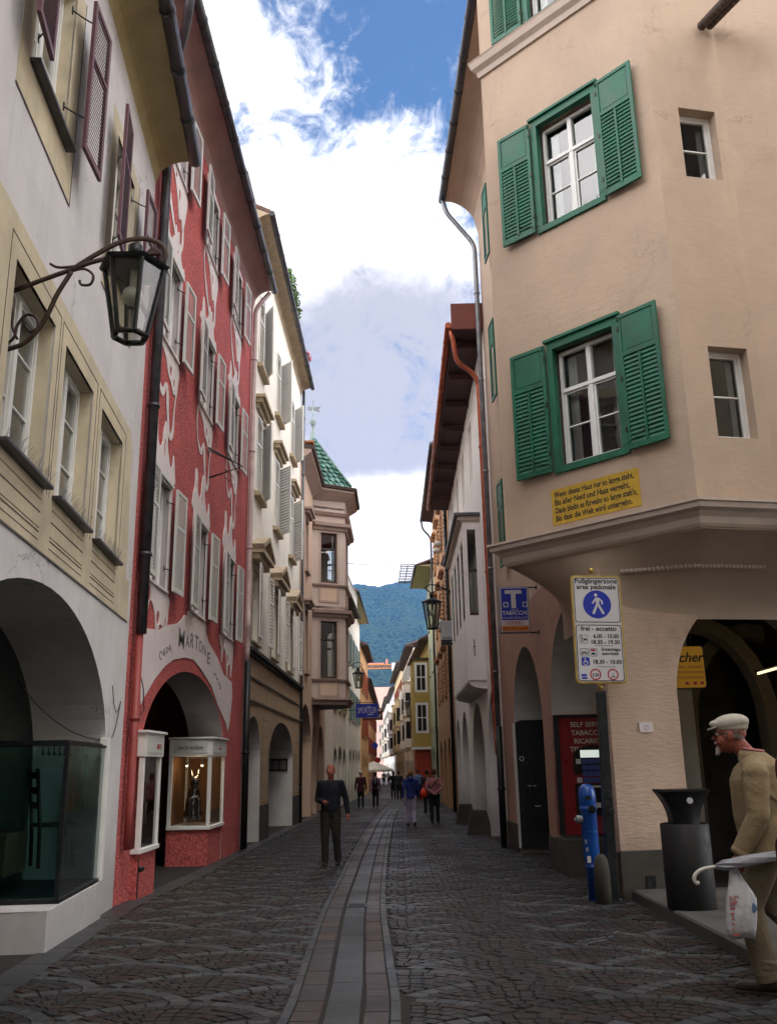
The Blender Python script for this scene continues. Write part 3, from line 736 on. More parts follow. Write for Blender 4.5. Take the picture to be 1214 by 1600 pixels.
b = MB(); b.tube([(13.0, -0.07, .35), (13.0, -0.07, -0.17)], 0.03, 8); b.tube([(13.0, -0.10, .2), (13.06, -0.14, .2)], 0.035, 8); b.build('standpipe', m_iron, house_b)
b = MB(); b.tube([(16.7, -0.02, 7.55), (17.3, -0.6, 7.35), (16.9, -0.02, 7.0)], 0.02, 6); b.tube([(16.7,-.02,7.5),(17.25,-.58,7.36)], 0.01, 6); b.tube([(17.0,-.3,7.2),(17.1,-.42,7.1),(17.2,-.36,7.0),(17.12,-.28,7.08)], 0.01, 6); b.build('sign_bracket', m_iron, house_b)

def showcase(name, lab, s0, s1, w0, w1, z0, z1, zg, items=True):
    """white-framed shop case: box from w0 (street face) back to w1"""
    r = empty(name, B.P(s0, 0, 0, 0) if False else Vector((-3.65 + w0, s0, g(s0))), B.rot, lab, 'display case')
    W_, D_ = s1-s0, w0-w1; zz0, zz1 = z0-g(s0), z1-g(s0); gz = zz1-0.32
    b = MB(); b.box(0.03, W_, 0.03, D_, -0.1, zz0-0.001); b.build('plinth', m_red, r)
    b = MB(); t = 0.07
    for x in (0, W_-t):
        for y in (0, D_-t): b.box(x, x+t, y, y+t, zz0+.061, gz-.001)
    b.box(-0.02, W_+0.02, -0.02, D_, zz0, zz0+0.06)
    b.box(-0.02, W_+0.02, -0.02, D_, gz, zz1); b.box(-0.06, W_+0.05, -0.06, D_+0.02, zz1, zz1+0.035)
    b.build('frame', m_whitepaint, r, bevel=0.006)
    b = MB(); b.box(0.06, W_-0.06, -0.028, -0.022, gz+0.05, zz1-0.05); b.box(-0.028, -0.022, 0.08, D_-0.08, gz+0.05, zz1-0.05); b.build('sign_panel', m_greypaint, r)
    b = MB()
    b.add([(t, .03, zz0+.06), (W_-t, .03, zz0+.06), (W_-t, .03, gz), (t, .03, gz)], [(0,1,2,3)]); b.add([(.03, t, zz0+.06), (.03, D_-t, zz0+.06), (.03, D_-t, gz), (.03, t, gz)], [(0,1,2,3)])
    b.build('glazing', CLEAR, r, recalc=False)
    b = MB(); b.box(0.08, W_-0.08, D_-0.03, D_-0.01, zz0+.07, gz-.01); b.box(W_-0.03, W_-0.01, 0.08, D_-0.08, zz0+.07, gz-.01); b.build('back_panel', mat('warm display back', (0.20, 0.10, 0.045), 0.8), r)
    return r, W_, D_, zz0, zz1, gz
m_redtxt = mat('red letter', (0.30, 0.02, 0.03), 0.6)
r1, W1, D1, za, zb_, gz = showcase('display_case', 'white-framed display case with a dark dog figure, right side of the red arch', 18.05, 19.44, 0.02, -0.80, 0.38, 2.05, 1.7)
text('GRAZY INTERIM', 0.085, m_txt, r1, (-0.031, D1/2, gz+0.12), (R(90), 0, R(-90)), 0.002, sx=.8)
text('moda', 0.09, m_redtxt, r1, (W1/2, -0.031, gz+0.12), (R(90), 0, 0), 0.002)
m_warm = emis('warm spot', (1.0, 0.72, 0.42), 5.0)
for x, y in ((0.35, 0.25), (0.35, 0.55)):
    b = MB(); b.tube([(x, y, gz-0.02), (x, y, gz-0.10)], 0.012, 6); b.tube([(x, y, gz-.10), (x, y, gz-.17)], 0.028, 8); sp = b.build('spotlight', m_zincl, r1)
    b = MB(); b.ball((x, y, gz-.18), 0.022, 6); b.build('bulb', m_warm, sp)
l = bpy.data.lights.new('case light', 'POINT'); l.energy = 3.0; l.color = (1, .7, .4); l.shadow_soft_size = .05; lo_ = bpy.data.objects.new('case_light', l); col.objects.link(lo_); lo_.parent = r1; lo_.location = (.45, .35, gz-.24)
m_gloss = mat('glossy black glaze', (0.012, 0.010, 0.012), 0.12, 0.1, spec=0.8, coat=1)
b = MB(); c0 = (0, 0, 0)
b.tube([(0,0,.10),(0,.0,.35),(0,-.02,.62)], [.17,.16,.10], 14); b.ball((0,-.06,.74), .12, 10, sx=.85, sy=1.2); b.tube([(-.06,-.02,.82),(-.08,.0,1.02)], [.045,.012], 8); b.tube([(.06,-.02,.82),(.08,.0,1.02)], [.045,.012], 8)
b.tube([(-.08,-.14,.45),(-.08,-.18,.03)], [.05,.035], 8); b.tube([(.08,-.14,.45),(.08,-.18,.03)], [.05,.035], 8); b.ball((0,.02,.14), .2, 10, sz=.7)
dg = remesh(b, 'dog_figure', m_gloss, None, 0.02, 4, loc=(-3.65+0.02-0.42, 18.05+.5, .50), rotz=R(15))
tag(dg, 'glossy black dog figure in the right-hand white display case', 'figurine')
r2, W2, D2, za, zb_, gz2 = showcase('display_case', 'narrow white-framed display case against the left jamb of the red arch', 12.92, 13.88, 0.12, -0.6, 0.40, 1.99, 1.7)
text('NEXT', 0.1, m_redtxt, r2, (W2*.7, -0.031, gz2+0.11), (R(90), 0, 0), 0.002)

# ================================================================= C: cream house with pediments
house_c = empty('town_house', (-3.65, 0, 0), B.rot, 'cream house with closed white louvred shutters, stone pediments and sandstone arcade', 'house')
C0, C1 = 21.62, 33.5
cx = [23.15, 26.75, 30.6]
holesC = [arch_hole(21.72, 24.15, -0.7, 1.75, 2.72, 18), arch_hole(25.75, 31.5, -0.7, 1.75, 2.80, 24)]
rC = [(4.55, 1.85), (8.45, 2.15), (12.1, 2.1)]
for x in cx:
    for z, h in rC: holesC.append(rect(x-0.6, x+0.6, z, z+h))
b0 = [(C0, 4.22), (C1, 4.22), (C1, 16), (C0, 16)]
wall(house_c, b0, [h for h in holesC[2:]], [m_cream, m_dark], 0.5, zroom=4.3, depth=7)
b = MB(); b.slab([[(C0, -0.9), (C1, -0.9), (C1, 4.2), (C0, 4.2)]] + holesC[:2], -0.05, 0.9, 0, side=1)
b.build('base_wall', [m_stoneb, m_arc], house_c)
for x0_, x1_ in ((21.60, 21.70), (24.2, 25.7), (31.55, 33.5)): b = MB(); b.box(x0_, x1_, -0.08, -0.051, -0.8, 0.55); b.build('plinth', m_plinth, house_c)
b = MB()
for z in [0.6+0.42*i for i in range(6)]:
    for x0_, x1_ in ((24.25, 25.65), (31.6, 33.45)): b.box(x0_, x1_, -0.053, -0.0505, z, z+0.012)
for z in (3.05, 3.6): b.box(C0, C1, -0.09, -0.051, z, z+0.05)
b.build('joints', m_line, house_c)
arcade(house_c, C0, C1, -0.5, 3.5, 3.6, 0.9)
b = MB(); b.box(C0, C1, -0.20, 0.0, 4.201, 4.30); b.box(C0, C1, -0.13, 0.0, 4.12, 4.20); b.build('string_course', m_plinth, house_c, bevel=.01)
p1 = window(1.2, 1.85, None, recess=0.14, fm=m_whitepaint, transom=0.7, bars=(0.35,), sill=m_stone, shut='plain', shutm=[m_slat, m_slat], shutw=0.62, off=0.24, surround=0.14, surm=m_stone)
for x in cx: place(p1, house_c, x, 4.55)
drop(p1)
for z, h in rC[1:]:
    p1 = window(1.2, h, None, recess=0.14, transom=0.7, bars=(0.35,), sill=m_stone, sillp=0.16, sillt=0.12, shut='plain', shutm=[m_slat, m_slat], closed=True, surround=0.17, surm=m_cream)
    for i, x in enumerate(cx):
        c = place(p1, house_c, x, z)
        for s_ in c.children:      # the pairs stand ajar
            if s_.name.startswith('shutter'): s_.rotation_euler.z = R(30 + 4*((i*7+int(z)) % 4)) if s_.location.x > 0 else R(-5)
    drop(p1)
for x in cx:                        # cornices over the second row, pediments over the first
    b = MB(); b.box(x-0.88, x+0.88, -0.28, -0.02, 10.98, 11.08); b.box(x-0.82, x+0.82, -0.20, -0.02, 10.86, 10.98); b.box(x-0.76, x+0.76, -0.10, -0.02, 10.72, 10.86)
    b.build('window_cornice', m_stone, house_c, bevel=.012)
    b = MB(); zp = 6.72
    b.box(x-1.0, x+1.0, -0.34, -0.02, zp, zp+0.10); b.box(x-0.92, x+0.92, -0.22, -0.02, zp-0.14, zp)
    for sgn in (-1, 1):
        b.add([(x+sgn*1.02, -0.36, zp+.10), (x, -0.36, zp+.50), (x, -0.36, zp+.62), (x+sgn*1.08, -0.36, zp+.20), (x+sgn*1.02, -0.02, zp+.10), (x, -0.02, zp+.50), (x, -0.02, zp+.62), (x+sgn*1.08, -0.02, zp+.20)],
              [(0,1,2,3),(4,5,6,7),(0,1,5,4),(1,2,6,5),(2,3,7,6),(3,0,4,7)])
    b.add([(x-.98, -0.2, zp+.10), (x+.98, -0.2, zp+.10), (x, -0.2, zp+.5)], [(0,1,2)])
    b.build('pediment', m_stone, house_c)
rc = roof(house_c, C0, C1+0.05, 16.1, 0.42, 6.5, 3.4, m_tile, soff=m_stone, coving=0.35)
gutter([(C0-.05, -0.46, 16.08), (C1+.05, -0.46, 16.08)], house_c, m_zinc, 0.08)
pipe(house_c, [(33.4, -0.12, 15.9), (33.4, -0.12, -0.4)], 0.055, m_zinc)
b = MB()
for i in range(3):
    x = 22.4+2.3*i; b.box(x, x+1.5, 0.6, 3.0, 16.3, 17.8+.0*i); b.box(x-.15, x+1.65, 0.35, 3.1, 17.8, 17.93)
b.build('dormer', m_brownwood, rc)
# planter greenery on the roof edge
m_leaf = mat('planter leaves', (0.07, 0.15, 0.02), 0.6, 0.5, 6)
m_petal = mat('pink petals', (0.5, 0.10, 0.16), 0.6, 0.3, 6)
def leaves(mb, c, rx, ry, rz, n, sz, r=rnd):
    for _ in range(n):
        while True:
            p = Vector((r.uniform(-1, 1), r.uniform(-1, 1), r.uniform(-1, 1)))
            if p.length < 1: break
        p = Vector((p.x*rx, p.y*ry, p.z*rz)) + Vector(c)
        a = Vector((r.gauss(0, 1), r.gauss(0, 1), r.gauss(0, 1))).normalized(); q = a.orthogonal().normalized(); t = a.cross(q); s_ = sz*r.uniform(.6, 1.4)
        mb.add([p-q*s_, p+t*s_*.45, p+q*s_, p-t*s_*.45], [(0,1,2,3)])
for (xx, L, lab, mt) in ((27.2, 2.6, 'green shrub trailing over the roof edge of the cream house', m_leaf),):
    b = MB()
    for i in range(9): leaves(b, (0.1*rnd.uniform(-1,1), -1.2+L*i/8, .45+.25*rnd.random()), .32, .3, .42, 190, .07)
    pl_ = b.build('trailing_plant', mt, None, loc=(-3.65+.25, xx, 16.2), recalc=False); tag(pl_, lab, 'plant')
b = MB(); leaves(b, (0,0,.25), .14, .3, .25, 120, .06); fl = b.build('geranium', m_leaf, None, loc=(-3.25, 31.4, 16.15), recalc=False); tag(fl, 'small pink-flowered geranium at the far end of the cream roof edge', 'plant')
b = MB(); leaves(b, (.06,0,.3), .14, .3, .22, 90, .05); b.build('petals', m_petal, fl, recalc=False)
b = MB()
for i in range(3): b.box(.03+.24*i, .23+.24*i, .0, .012, 0, .28)
nb = b.build('notice_board', m_greytxt, None, loc=(-3.65-.14, 31.46, 1.42), rotz=R(180)); tag(nb, 'row of three grey notices inside the wide arch of the cream house', 'notices')
b = MB(); b.box(-.02, .76, -.03, -.001, -.06, .34); b.build('backing', m_txt, nb)
# ================================================================= D: pink house with canted bay and green turret roof
D = Fac((-3.65, 33.5), 0.0, -1)
house_d = empty('town_house', (-3.65, 33.5, -0.4), 0.0, 'pink house with a canted bay window under a green tiled turret roof', 'house')
def onf(root, fac, s, w, z): return fac.P(s, 0, w, z) - root.location
def sub(mb, name, mats, root, fac, **k): return mb.build(name, mats, root, loc=fac.P0 - root.location, rotz=fac.rot, **k)
def placef(pr, root, fac, s, z, w=0.0):
    c = copy_tree(pr, root); c.location = onf(root, fac, s, w, z); c.rotation_euler.z = fac.rot; return c
LD = 12.0
# wall built directly in the facade frame
def wallf(root, fac, outline, holes, mats, thick=0.45, rooms=True, depth=6.0, zroom=3.6, name='wall', sides=True):
    b = MB(); b.slab([outline] + holes, 0, thick, 0)
    xs = [p[0] for p in outline]; zs = [p[1] for p in outline]; X0, X1 = min(xs), max(xs); Z0, Z1 = min(zs), max(zs)
    if rooms: b.box(X0+0.3, X1-0.3, thick+0.35, thick+0.38, zroom, Z1-0.05, 1)
    if sides:
        b.box(X0+0.002, X0+0.28, thick+0.001, depth, Z0, Z1-0.002, 0); b.box(X1-0.28, X1-0.002, thick+0.001, depth, Z0, Z1-0.002, 0)
        b.box(X0+0.001, X1-0.001, depth, depth+0.3, Z0, Z1-0.003, 0); b.box(X0+0.3, X1-0.3, thick+0.001, depth-0.001, zroom-0.2, zroom, 1)
    return sub(b, name, mats, root, fac)
wd = [(2.55, 5.1, 1.05, 2.4), (2.55, 9.15, 1.05, 2.1), (10.6, 5.1, 1.05, 2.4), (10.6, 9.15, 1.05, 2.1)]
hD = [rect(x-w/2, x+w/2, z, z+h) for x, z, w, h in wd] + [arch_hole(0.5, 4.9, -0.8, 2.2, 3.85, 20), arch_hole(5.4, 7.4, -0.8, 2.0, 3.2, 16), arch_hole(8.2, 11.3, -0.8, 1.8, 3.3, 16)]
wallf(house_d, D, [(0.02, -0.9), (LD, -0.9), (LD, 13.1), (0.02, 13.1)], hD, [m_pink, m_dark], 0.7, zroom=4.3, depth=7)
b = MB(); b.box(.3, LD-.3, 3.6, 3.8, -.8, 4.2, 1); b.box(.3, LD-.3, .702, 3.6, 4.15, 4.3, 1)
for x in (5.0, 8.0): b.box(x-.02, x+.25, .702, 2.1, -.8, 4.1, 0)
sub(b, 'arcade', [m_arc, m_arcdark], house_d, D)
pd = window(1.05, 2.4, None, recess=0.16, fm=m_brownwood, transom=0.68, bars=(), sill=m_pinktrim, sillp=0.14, sillt=0.12, surround=0.16, surm=m_pinktrim, curtain=0, lintel=m_pinktrim)
for x, z, w, h in wd:
    c = placef(pd, house_d, D, x, z)
    if h < 2.3: c.scale = (1, 1, h/2.4)
    b = MB(); b.box(x-.85, x+.85, -.30, -.021, z+h+.30, z+h+.40); b.box(x-.75, x+.75, -.2, -.021, z+h+.18, z+h+.30); sub(b, 'window_cornice', m_pinktrim, house_d, D, bevel=.01)
drop(pd)
# the bay: plan in facade coordinates (x along, y outward negative)
bay = [(5.2, 0.0), (5.93, -1.38), (8.5, -1.38), (9.3, 0.0)]
def faces(): 
    return [(bay[0], bay[1]), (bay[1], bay[2]), (bay[2], bay[3])]
wz = [(5.05+.05, 2.45), (9.25, 2.25)]
bayroot = None
bl = []
for i, (p, q) in enumerate(faces()):
    P_a = Vector((D.P0.x - p[1], D.P0.y + p[0])); P_b = Vector((D.P0.x - q[1], D.P0.y + q[0])); dd = P_b - P_a
    fc = Fac(P_a, math.degrees(math.atan2(dd.x, dd.y)), -1); L = dd.length
    ww = 0.78 if i != 1 else 1.3
    hs = [rect(L/2-ww/2, L/2+ww/2, z, z+h) for z, h in wz]
    b = MB(); b.slab([[(0.0, 4.25), (L, 4.25), (L, 13.15), (0.0, 13.15)]] + hs, 0, 0.22, 0)
    for z0, z1 in ((4.40, 4.95), (8.45, 9.05)):
        b.box(L/2-ww/2, L/2+ww/2, -0.012, 0, z0, z1, 1); 
        b.slab([rect(L/2-ww/2-.1, L/2+ww/2+.1, z0-.08, z1+.08), rect(L/2-ww/2-.001, L/2+ww/2+.001, z0-.001, z1+.001)], -0.03, 0, 2)
    w_ = sub(b, 'bay_wall', [m_pinktrim if False else mat('pale mauve plaster', (0.40, 0.315, 0.275), 0.85, 0.06, 1.5, 0.15, 45, stain=0.15), m_pink, m_pinktrim], house_d, fc)
    for z, h in wz:
        c = window(ww, h, house_d, recess=0.10, fm=m_brownwood, casements=1, transom=0.68, bars=(), surround=0.1, surm=m_pinktrim, curtain=0.25)
        c.location = onf(house_d, fc, L/2, 0, z); c.rotation_euler.z = fc.rot
path = [(-3.65 - p[1], 33.5 + p[0]) for p in bay]
def sweepD(name, z, prof, mt):
    b = MB(); b.sweep([(x - house_d.location.x, y - house_d.location.y) for x, y in path], [(o, zz + z - house_d.location.z) for o, zz in prof], 0)
    return b.build(name, mt, house_d)
pc = [(-0.1, 0), (0.08, 0.0), (0.12, .10), (.26, .16), (.30, .30), (-.1, .34)]
sweepD('cornice', 4.0, [(-.1, 0), (.06, 0), (.10, .12), (.22, .2), (.22, .28), (-.1, .3)], m_pinktrim)
sweepD('cornice', 7.72, pc, m_pinktrim); sweepD('cornice', 11.62, pc, m_pinktrim); sweepD('cornice', 12.3, [(-.1, 0), (.1, 0), (.2, .12), (-.1, .16)], m_pinktrim)
sweepD('cornice', 4.98, [(-.1, 0), (.08, 0), (.12, .08), (-.1, .1)], m_pinktrim); sweepD('cornice', 9.08, [(-.1, 0), (.08, 0), (.12, .08), (-.1, .1)], m_pinktrim)
for z0_, z1_ in ((4.02, 4.24), (8.1, 8.2), (12.6, 12.7)): b = MB(); b.prism([(x+3.65, y-33.5) for x, y in path], z0_, z1_); b.build('bay_floor', m_brownwood, house_d, loc=(0, 0, .4))
# eave: swept soffit following wall and bay, gutter, green turret roof
ep = [(-3.65, 33.35), (-3.65, 38.6), (-2.27, 39.43), (-2.27, 42.0), (-3.65, 42.8), (-3.65, 45.6)]
loc_ = lambda P: [(x+3.65, y-33.5) for x, y in P]
b = MB(); b.sweep(loc_(ep), [(-.1, 13.5), (0.0, 13.0), (.10, 13.08), (.38, 13.3), (.44, 13.34), (.44, 13.44), (-.1, 13.5)], 0); b.build('soffit', m_pinktrim, house_d, loc=(0, 0, .4))
b = MB(); b.sweep(loc_(ep), [(.40, 13.45), (.54, 13.45), (.58, 13.55), (.50, 13.60), (.0, 13.75), (-.1, 13.51)], 0); b.build('eave_board', m_brownwood, house_d, loc=(0, 0, .4))
apex = at(489, 683, 40.9)
m_verd = mat('verdigris', (0.17, 0.23, 0.22), 0.5, 0.3, 5)
ro = [(-4.1, 38.0), (-3.4, 38.35), (-2.0, 39.2), (-2.0, 42.1), (-3.95, 43.2)]
b = MB(); k = len(ro); ap = Vector((apex.x+3.65, apex.y-33.5, apex.z))
vs = [(x+3.65, y-33.5, 13.62) for x, y in ro]; NR = 11
for i in range(k-1):
    a_, c_ = Vector(vs[i]), Vector(vs[i+1]); a_.z = c_.z = 13.62
    for j in range(NR):                       # courses of overlapping tiles
        t0, t1 = j/NR, (j+1)/NR; lift = Vector((0, 0, 0.035)); o0 = (a_+c_)/2 - ap; o0.z = 0; o0 = o0.normalized()*0.05
        q0, q1 = a_.lerp(ap, t0), c_.lerp(ap, t0); q2, q3 = c_.lerp(ap, t1), a_.lerp(ap, t1)
        nseg = max(1, int((q1-q0).length/0.26))
        for s_ in range(nseg):
            u0, u1 = s_/nseg, (s_+1)/nseg; um = (u0+u1)/2
            A0, A1, B0_, B1_ = q0.lerp(q1, u0+.02), q0.lerp(q1, u1-.02), q3.lerp(q2, u0+.02), q3.lerp(q2, u1-.02); Mm = q0.lerp(q1, um)
            dn = (q0-q3)*0.28
            b.add([A0+o0+lift, Mm+o0+lift+dn, A1+o0+lift, B1_, B0_], [(0,1,2,3,4)], rnd.choice((0, 0, 1)))
    b.add([a_, c_, ap], [(0,1,2)], 0)
m_green2 = mat('pale green glazed tile', (0.07, 0.17, 0.13), 0.3, 0.5, 5, coat=0.3)
tr = b.build('turret_roof', [m_greentile, m_green2], house_d, loc=(0, 0, .4), recalc=False)
b = MB()
for i in (1, 2, 3): b.tube([Vector(vs[i]) + Vector((0,0,.06)), ap], [0.09, 0.06], 8)
b.build('ridge_tiles', m_greentile, tr)
b = MB(); b.lathe([(.30, -.5), (.16, -.1), (.07, .25), (.05, .5), (.10, .62), (.17, .75), (.12, .9), (.04, .98), (.03, 1.6), (.001, 1.62)], ap, 14)
b.build('finial', m_verd, tr)
b = MB(); z = ap.z + 1.45
b.tube([ap + Vector((0,0,.95)), ap + Vector((0,0,1.9))], .02, 6)
b.slab([[(ap.x-.28, z), (ap.x-.18, z-.08), (ap.x-.02, z-.06), (ap.x+.2, z-.13), (ap.x+.36, z-.18), (ap.x+.28, z-.04), (ap.x+.38, z+.13), (ap.x+.2, z+.10), (ap.x, z+.10), (ap.x-.24, z+.15)]], ap.y-.01, ap.y+.01)
b.build('weather_vane', m_zincl, tr)
b = MB(); b.add([(0, .6, 13.5), (4.3, .6, 13.5), (4.3, 5, 17.6), (0, 5, 17.6)], [(0,1,2,3)]); b.add([(6.5, .4, 13.5), (12.1, .4, 13.5), (12.1, 5, 17.6), (6.5, 5, 17.6)], [(0,1,2,3)])
rd = sub(b, 'roof', m_tile, house_d, D, recalc=False)
b = MB(); b.box(1.4, 3.6, 0.9, 3.4, 14.2, 16.6, 0); b.box(1.7, 3.3, .86, .9, 15.0, 16.3, 1); sub_d = b.build('dormer', [m_brownwood, m_dark], rd)
b = MB(); b.add([(1.1, .5, 16.55), (3.9, .5, 16.55), (2.5, .5, 17.6), (1.1, 3.6, 16.55), (3.9, 3.6, 16.55), (2.5, 3.6, 17.6)], [(0,1,2),(3,5,4),(0,2,5,3),(1,4,5,2),(0,3,4,1)]); b.build('dormer_roof', m_tile, rd)
b = MB(); b.box(0, 3.9, -.5, .3, 13.78, 13.86); sub(b, 'eave_flashing', mat('terracotta flashing', (0.35, 0.12, 0.04), 0.7), house_d, D)
pipe(house_d, [(0.2, .12-33.5+33.5, 13.5), (0.2, .12, 0)], .001, m_zinc) if False else None

# ================================================================= generic row house for the far street
def row_house(lab, P0, az, side, L, ze, wallm, trimm, cols, rows, arches, over=0.5, shut=None, shutm=None, roofm=None, soffm=None, rise=2.6, depth=7, z0=-1.4, base=None, sur=None, ww=0.95, gut=True, curt=0.4, zroom=3.4, name='town_house', recess=.1):
    fac = Fac(P0, az, side); root = empty(name, (*fac.P0.xy, 0), fac.rot, lab, 'house')
    hs = [arch_hole(a, c, z0+.05, zs, zt, 12) for a, c, zs, zt in arches] + [rect(x-ww/2, x+ww/2, z, z+h) for x in cols for z, h in rows]
    wall(root, [(0, z0), (L, z0), (L, ze), (0, ze)], hs, [wallm, m_dark], 0.5, zroom=zroom, depth=depth)
    if arches: 
        b = MB(); b.box(.3, L-.3, 3.0, 3.2, z0, zroom-.2, 1); b.box(.3, L-.3, .502, 3.0, zroom-.35, zroom-.22, 1); b.build('arcade', [m_arc, m_arcdark], root)
    for z, h in rows:
        w = window(ww, h, None, recess=recess, transom=None, bars=(.35, .68), sill=trimm, surround=sur, surm=trimm, shut=shut, shutm=shutm, shutw=ww*.5, off=.04, curtain=curt)
        for x in cols: place(w, root, x, z)
        drop(w)
    r = roof(root, -.1, L+.1, ze+.12, over, depth*.9, rise, roofm or m_tile, soff=soffm or m_brownwood, coving=.12)
    if gut: gutter([(-.1, -over-.05, ze+.14), (L+.1, -over-.05, ze+.14)], root, m_zinc, .07)
    return root, fac
e1, _ = row_house('narrow cream house with a white roof balcony just past the pink bay', (-3.3, 45.6), 1.5, -1, 8.6, 9.9, m_cream, m_stone, [1.5, 4.2, 6.9], [(4.3, 1.7), (7.2, 1.6)], [(.6, 2.6, 1.6, 2.4), (3.2, 5.4, 1.6, 2.5), (6, 8, 1.6, 2.4)], over=.8, shut='plain', shutm=[mat('olive slat', (.28,.24,.10), .6)]*2, soffm=m_brownwood)
b = MB()
for i in range(14): b.box(.2+i*.6, .24+i*.6, -.72, -.68, 10.2, 11.2)
b.box(.2, 8.1, -.73, -.67, 11.2, 11.26); b.box(.2, 8.1, -.73, -.67, 10.25, 10.3); b.box(.2, .26, -.7, 2.5, 11.2, 11.26)
for i in range(5): b.box(.2, .24, -.6+i*.6, -.56+i*.6, 10.2, 11.2)
b.build('balcony_rail', m_whitepaint, e1); b = MB(); b.box(2.5, 8.5, 1.0, 5, 10.4, 12.0); b.build('penthouse', m_cream, e1)
e2, _ = row_house('dark-roofed house with tall teal shutters beyond the roof balcony', (-3.0, 54.4), 0.8, -1, 13, 11.6, m_cream, m_stone, [1.5, 4.4, 7.3, 10.2], [(4.2, 1.8), (7.6, 1.8)], [(1, 3, 1.6, 2.5), (4, 6, 1.6, 2.5), (7, 9, 1.6, 2.5), (10, 12, 1.6, 2.5)], over=.6, shut='plain', shutm=[mat('teal slat', (.03,.12,.14), .5)]*2, soffm=mat('olive soffit', (.36,.33,.16), .8))
e3, _ = row_house('low orange house catching light where the left row steps out', (-2.75, 67.5), 0.5, -1, 12, 10.0, mat('pale orange plaster', (.62,.36,.17), .9, .1), m_stone, [1.2, 3.6, 6.2, 9], [(3.6, 1.7), (6.8, 1.8)], [(1, 3, 1.2, 2.2), (4, 6, 1.2, 2.2), (7, 9, 1.2, 2.2)], over=.45, shut='plain', shutm=[mat('red brown slat', (.25,.05,.02), .5)]*2, sur=.12)
e4, _ = row_house('long orange house at the far left bend of the street', (-2.95, 80), -0.2, -1, 45, 8.6, mat('apricot plaster', (.66,.36,.20), .9, .1), m_stone, [2+3.4*i for i in range(13)], [(2.6, 1.5), (5.6, 1.5)], [], over=.5, shut='plain', shutm=[mat('red brown slat', (.25,.05,.02), .5)]*2)
e5, _ = row_house('pinkish gabled house closing the view at the end of the street', (-6, 205), 90, -1, 16, 13.5, mat('dusty pink plaster', (.60,.42,.38), .9, .1), m_stone, [2, 5, 8, 11, 14], [(2.5, 1.5), (5.5, 1.5), (8.5, 1.5)], [(6, 8, .5, 1.5)], over=.8, roofm=mat('pinkish roof', (.42,.26,.22), .8), gut=False, rise=5)

# ================================================================= right side, far to near
def az_(p, q): return math.degrees(math.atan2(q[0]-p[0], q[1]-p[1]))
KP = [(1.28, 75), (.5, 95), (-.48, 120), (-1.65, 150), (-3.2, 192)]
kc = [('grey-cream house with white bays beyond the mustard house', m_cream), ('pale yellow house with a projecting bay far down the street on the right', mat('pale yellow plaster', (.66,.55,.33), .9, .08)), ('white house with dark shutters near the end of the right row', m_whitewall), ('last cream house on the right before the street turns out of sight', m_cream)]
kshut = [[mat('grey slat', (.3,.3,.28), .6)]*2, [mat('red brown slat', (.25,.05,.02), .5)]*2, [mat('dark slat', (.06,.05,.05), .6)]*2, [mat('grey slat', (.3,.3,.28), .6)]*2]
for i, (lab, mt) in enumerate(kc):
    p, q = KP[i], KP[i+1]; L = math.hypot(q[0]-p[0], q[1]-p[1]); nc = int(L/3.3)
    r_, f_ = row_house(lab, q, az_(p, q), 1, L-.05, [10.8, 11.6, 11.0, 12.0][i], mt, m_stone, [1.6+3.3*j for j in range(nc)], [(3.2, 1.6), (6.3, 1.6)] + ([(9.0, 1.3)] if i != 2 else []), [(1+3.3*j, 3+3.3*j, .8, 1.9) for j in range(nc)], over=.6, shut='plain', shutm=kshut[i], sur=.12)
    for j in range(2):                     # oriels
        x = L*(.38+.4*j) - 1; b = MB(); b.box(x, x+2.0, -.7, -.001, 2.9, 8.2, 0); b.box(x-.1, x+2.1, -.8, -.001, 8.2, 8.35, 1); b.box(x-.06, x+2.06, -.76, -.001, 5.3, 5.5, 1); b.box(x+.1, x+1.9, -.6, -.001, 2.6, 2.9, 1)
        for zz in (3.6, 6.0):
            b.box(x+1.96, x+2.01, -.58, -.15, zz, zz+1.4, 2); b.box(x+.3, x+.9, -.71, -.69, zz, zz+1.4, 2); b.box(x+1.1, x+1.7, -.71, -.69, zz, zz+1.4, 2)
        b.build('oriel', [mt, m_stone, m_dark], r_)
# mustard house with camera-facing oriel
jr, jf = row_house('mustard yellow house with a boxy oriel over the street and a red shop front', (1.35, 75), az_((2.0, 59), (1.35, 75)), 1, 16, 9.2, m_yellow, m_whitewall, [2, 5, 8], [(3.4, 1.6), (6.4, 1.6)], [(1, 3, 1, 2.2), (4, 6, 1, 2.2), (7, 9, 1, 2.2)], over=.5)
b = MB(); x0_, x1_ = 12.6, 15.9
b.box(x0_, x1_, -1.05, -.001, 2.55, 8.0, 0)
for zz in (3.55, 6.1):
    b.box(x1_, x1_+.02, -.95, -.12, zz-.15, zz+1.75, 1); b.box(x1_+.02, x1_+.03, -.80, -.27, zz, zz+1.6, 2); b.box(x1_+.02, x1_+.05, -.56, -.51, zz, zz+1.6, 1); b.box(x1_+.02, x1_+.05, -.80, -.27, zz+.78, zz+.84, 1)
b.box(x0_-.1, x1_+.1, -1.2, -.001, 8.0, 8.15, 3); b.box(x0_, x1_+.06, -1.1, -.001, 2.4, 2.55, 1)
b.build('oriel', [m_yellow, m_whitewall, m_dark, m_brownwood], jr)
b = MB(); b.box(13.2, 15.6, -.95, -.05, -.65, 2.39); b.build('shop_front', mat('red shop front', (.42, .05, .02), .6), jr)
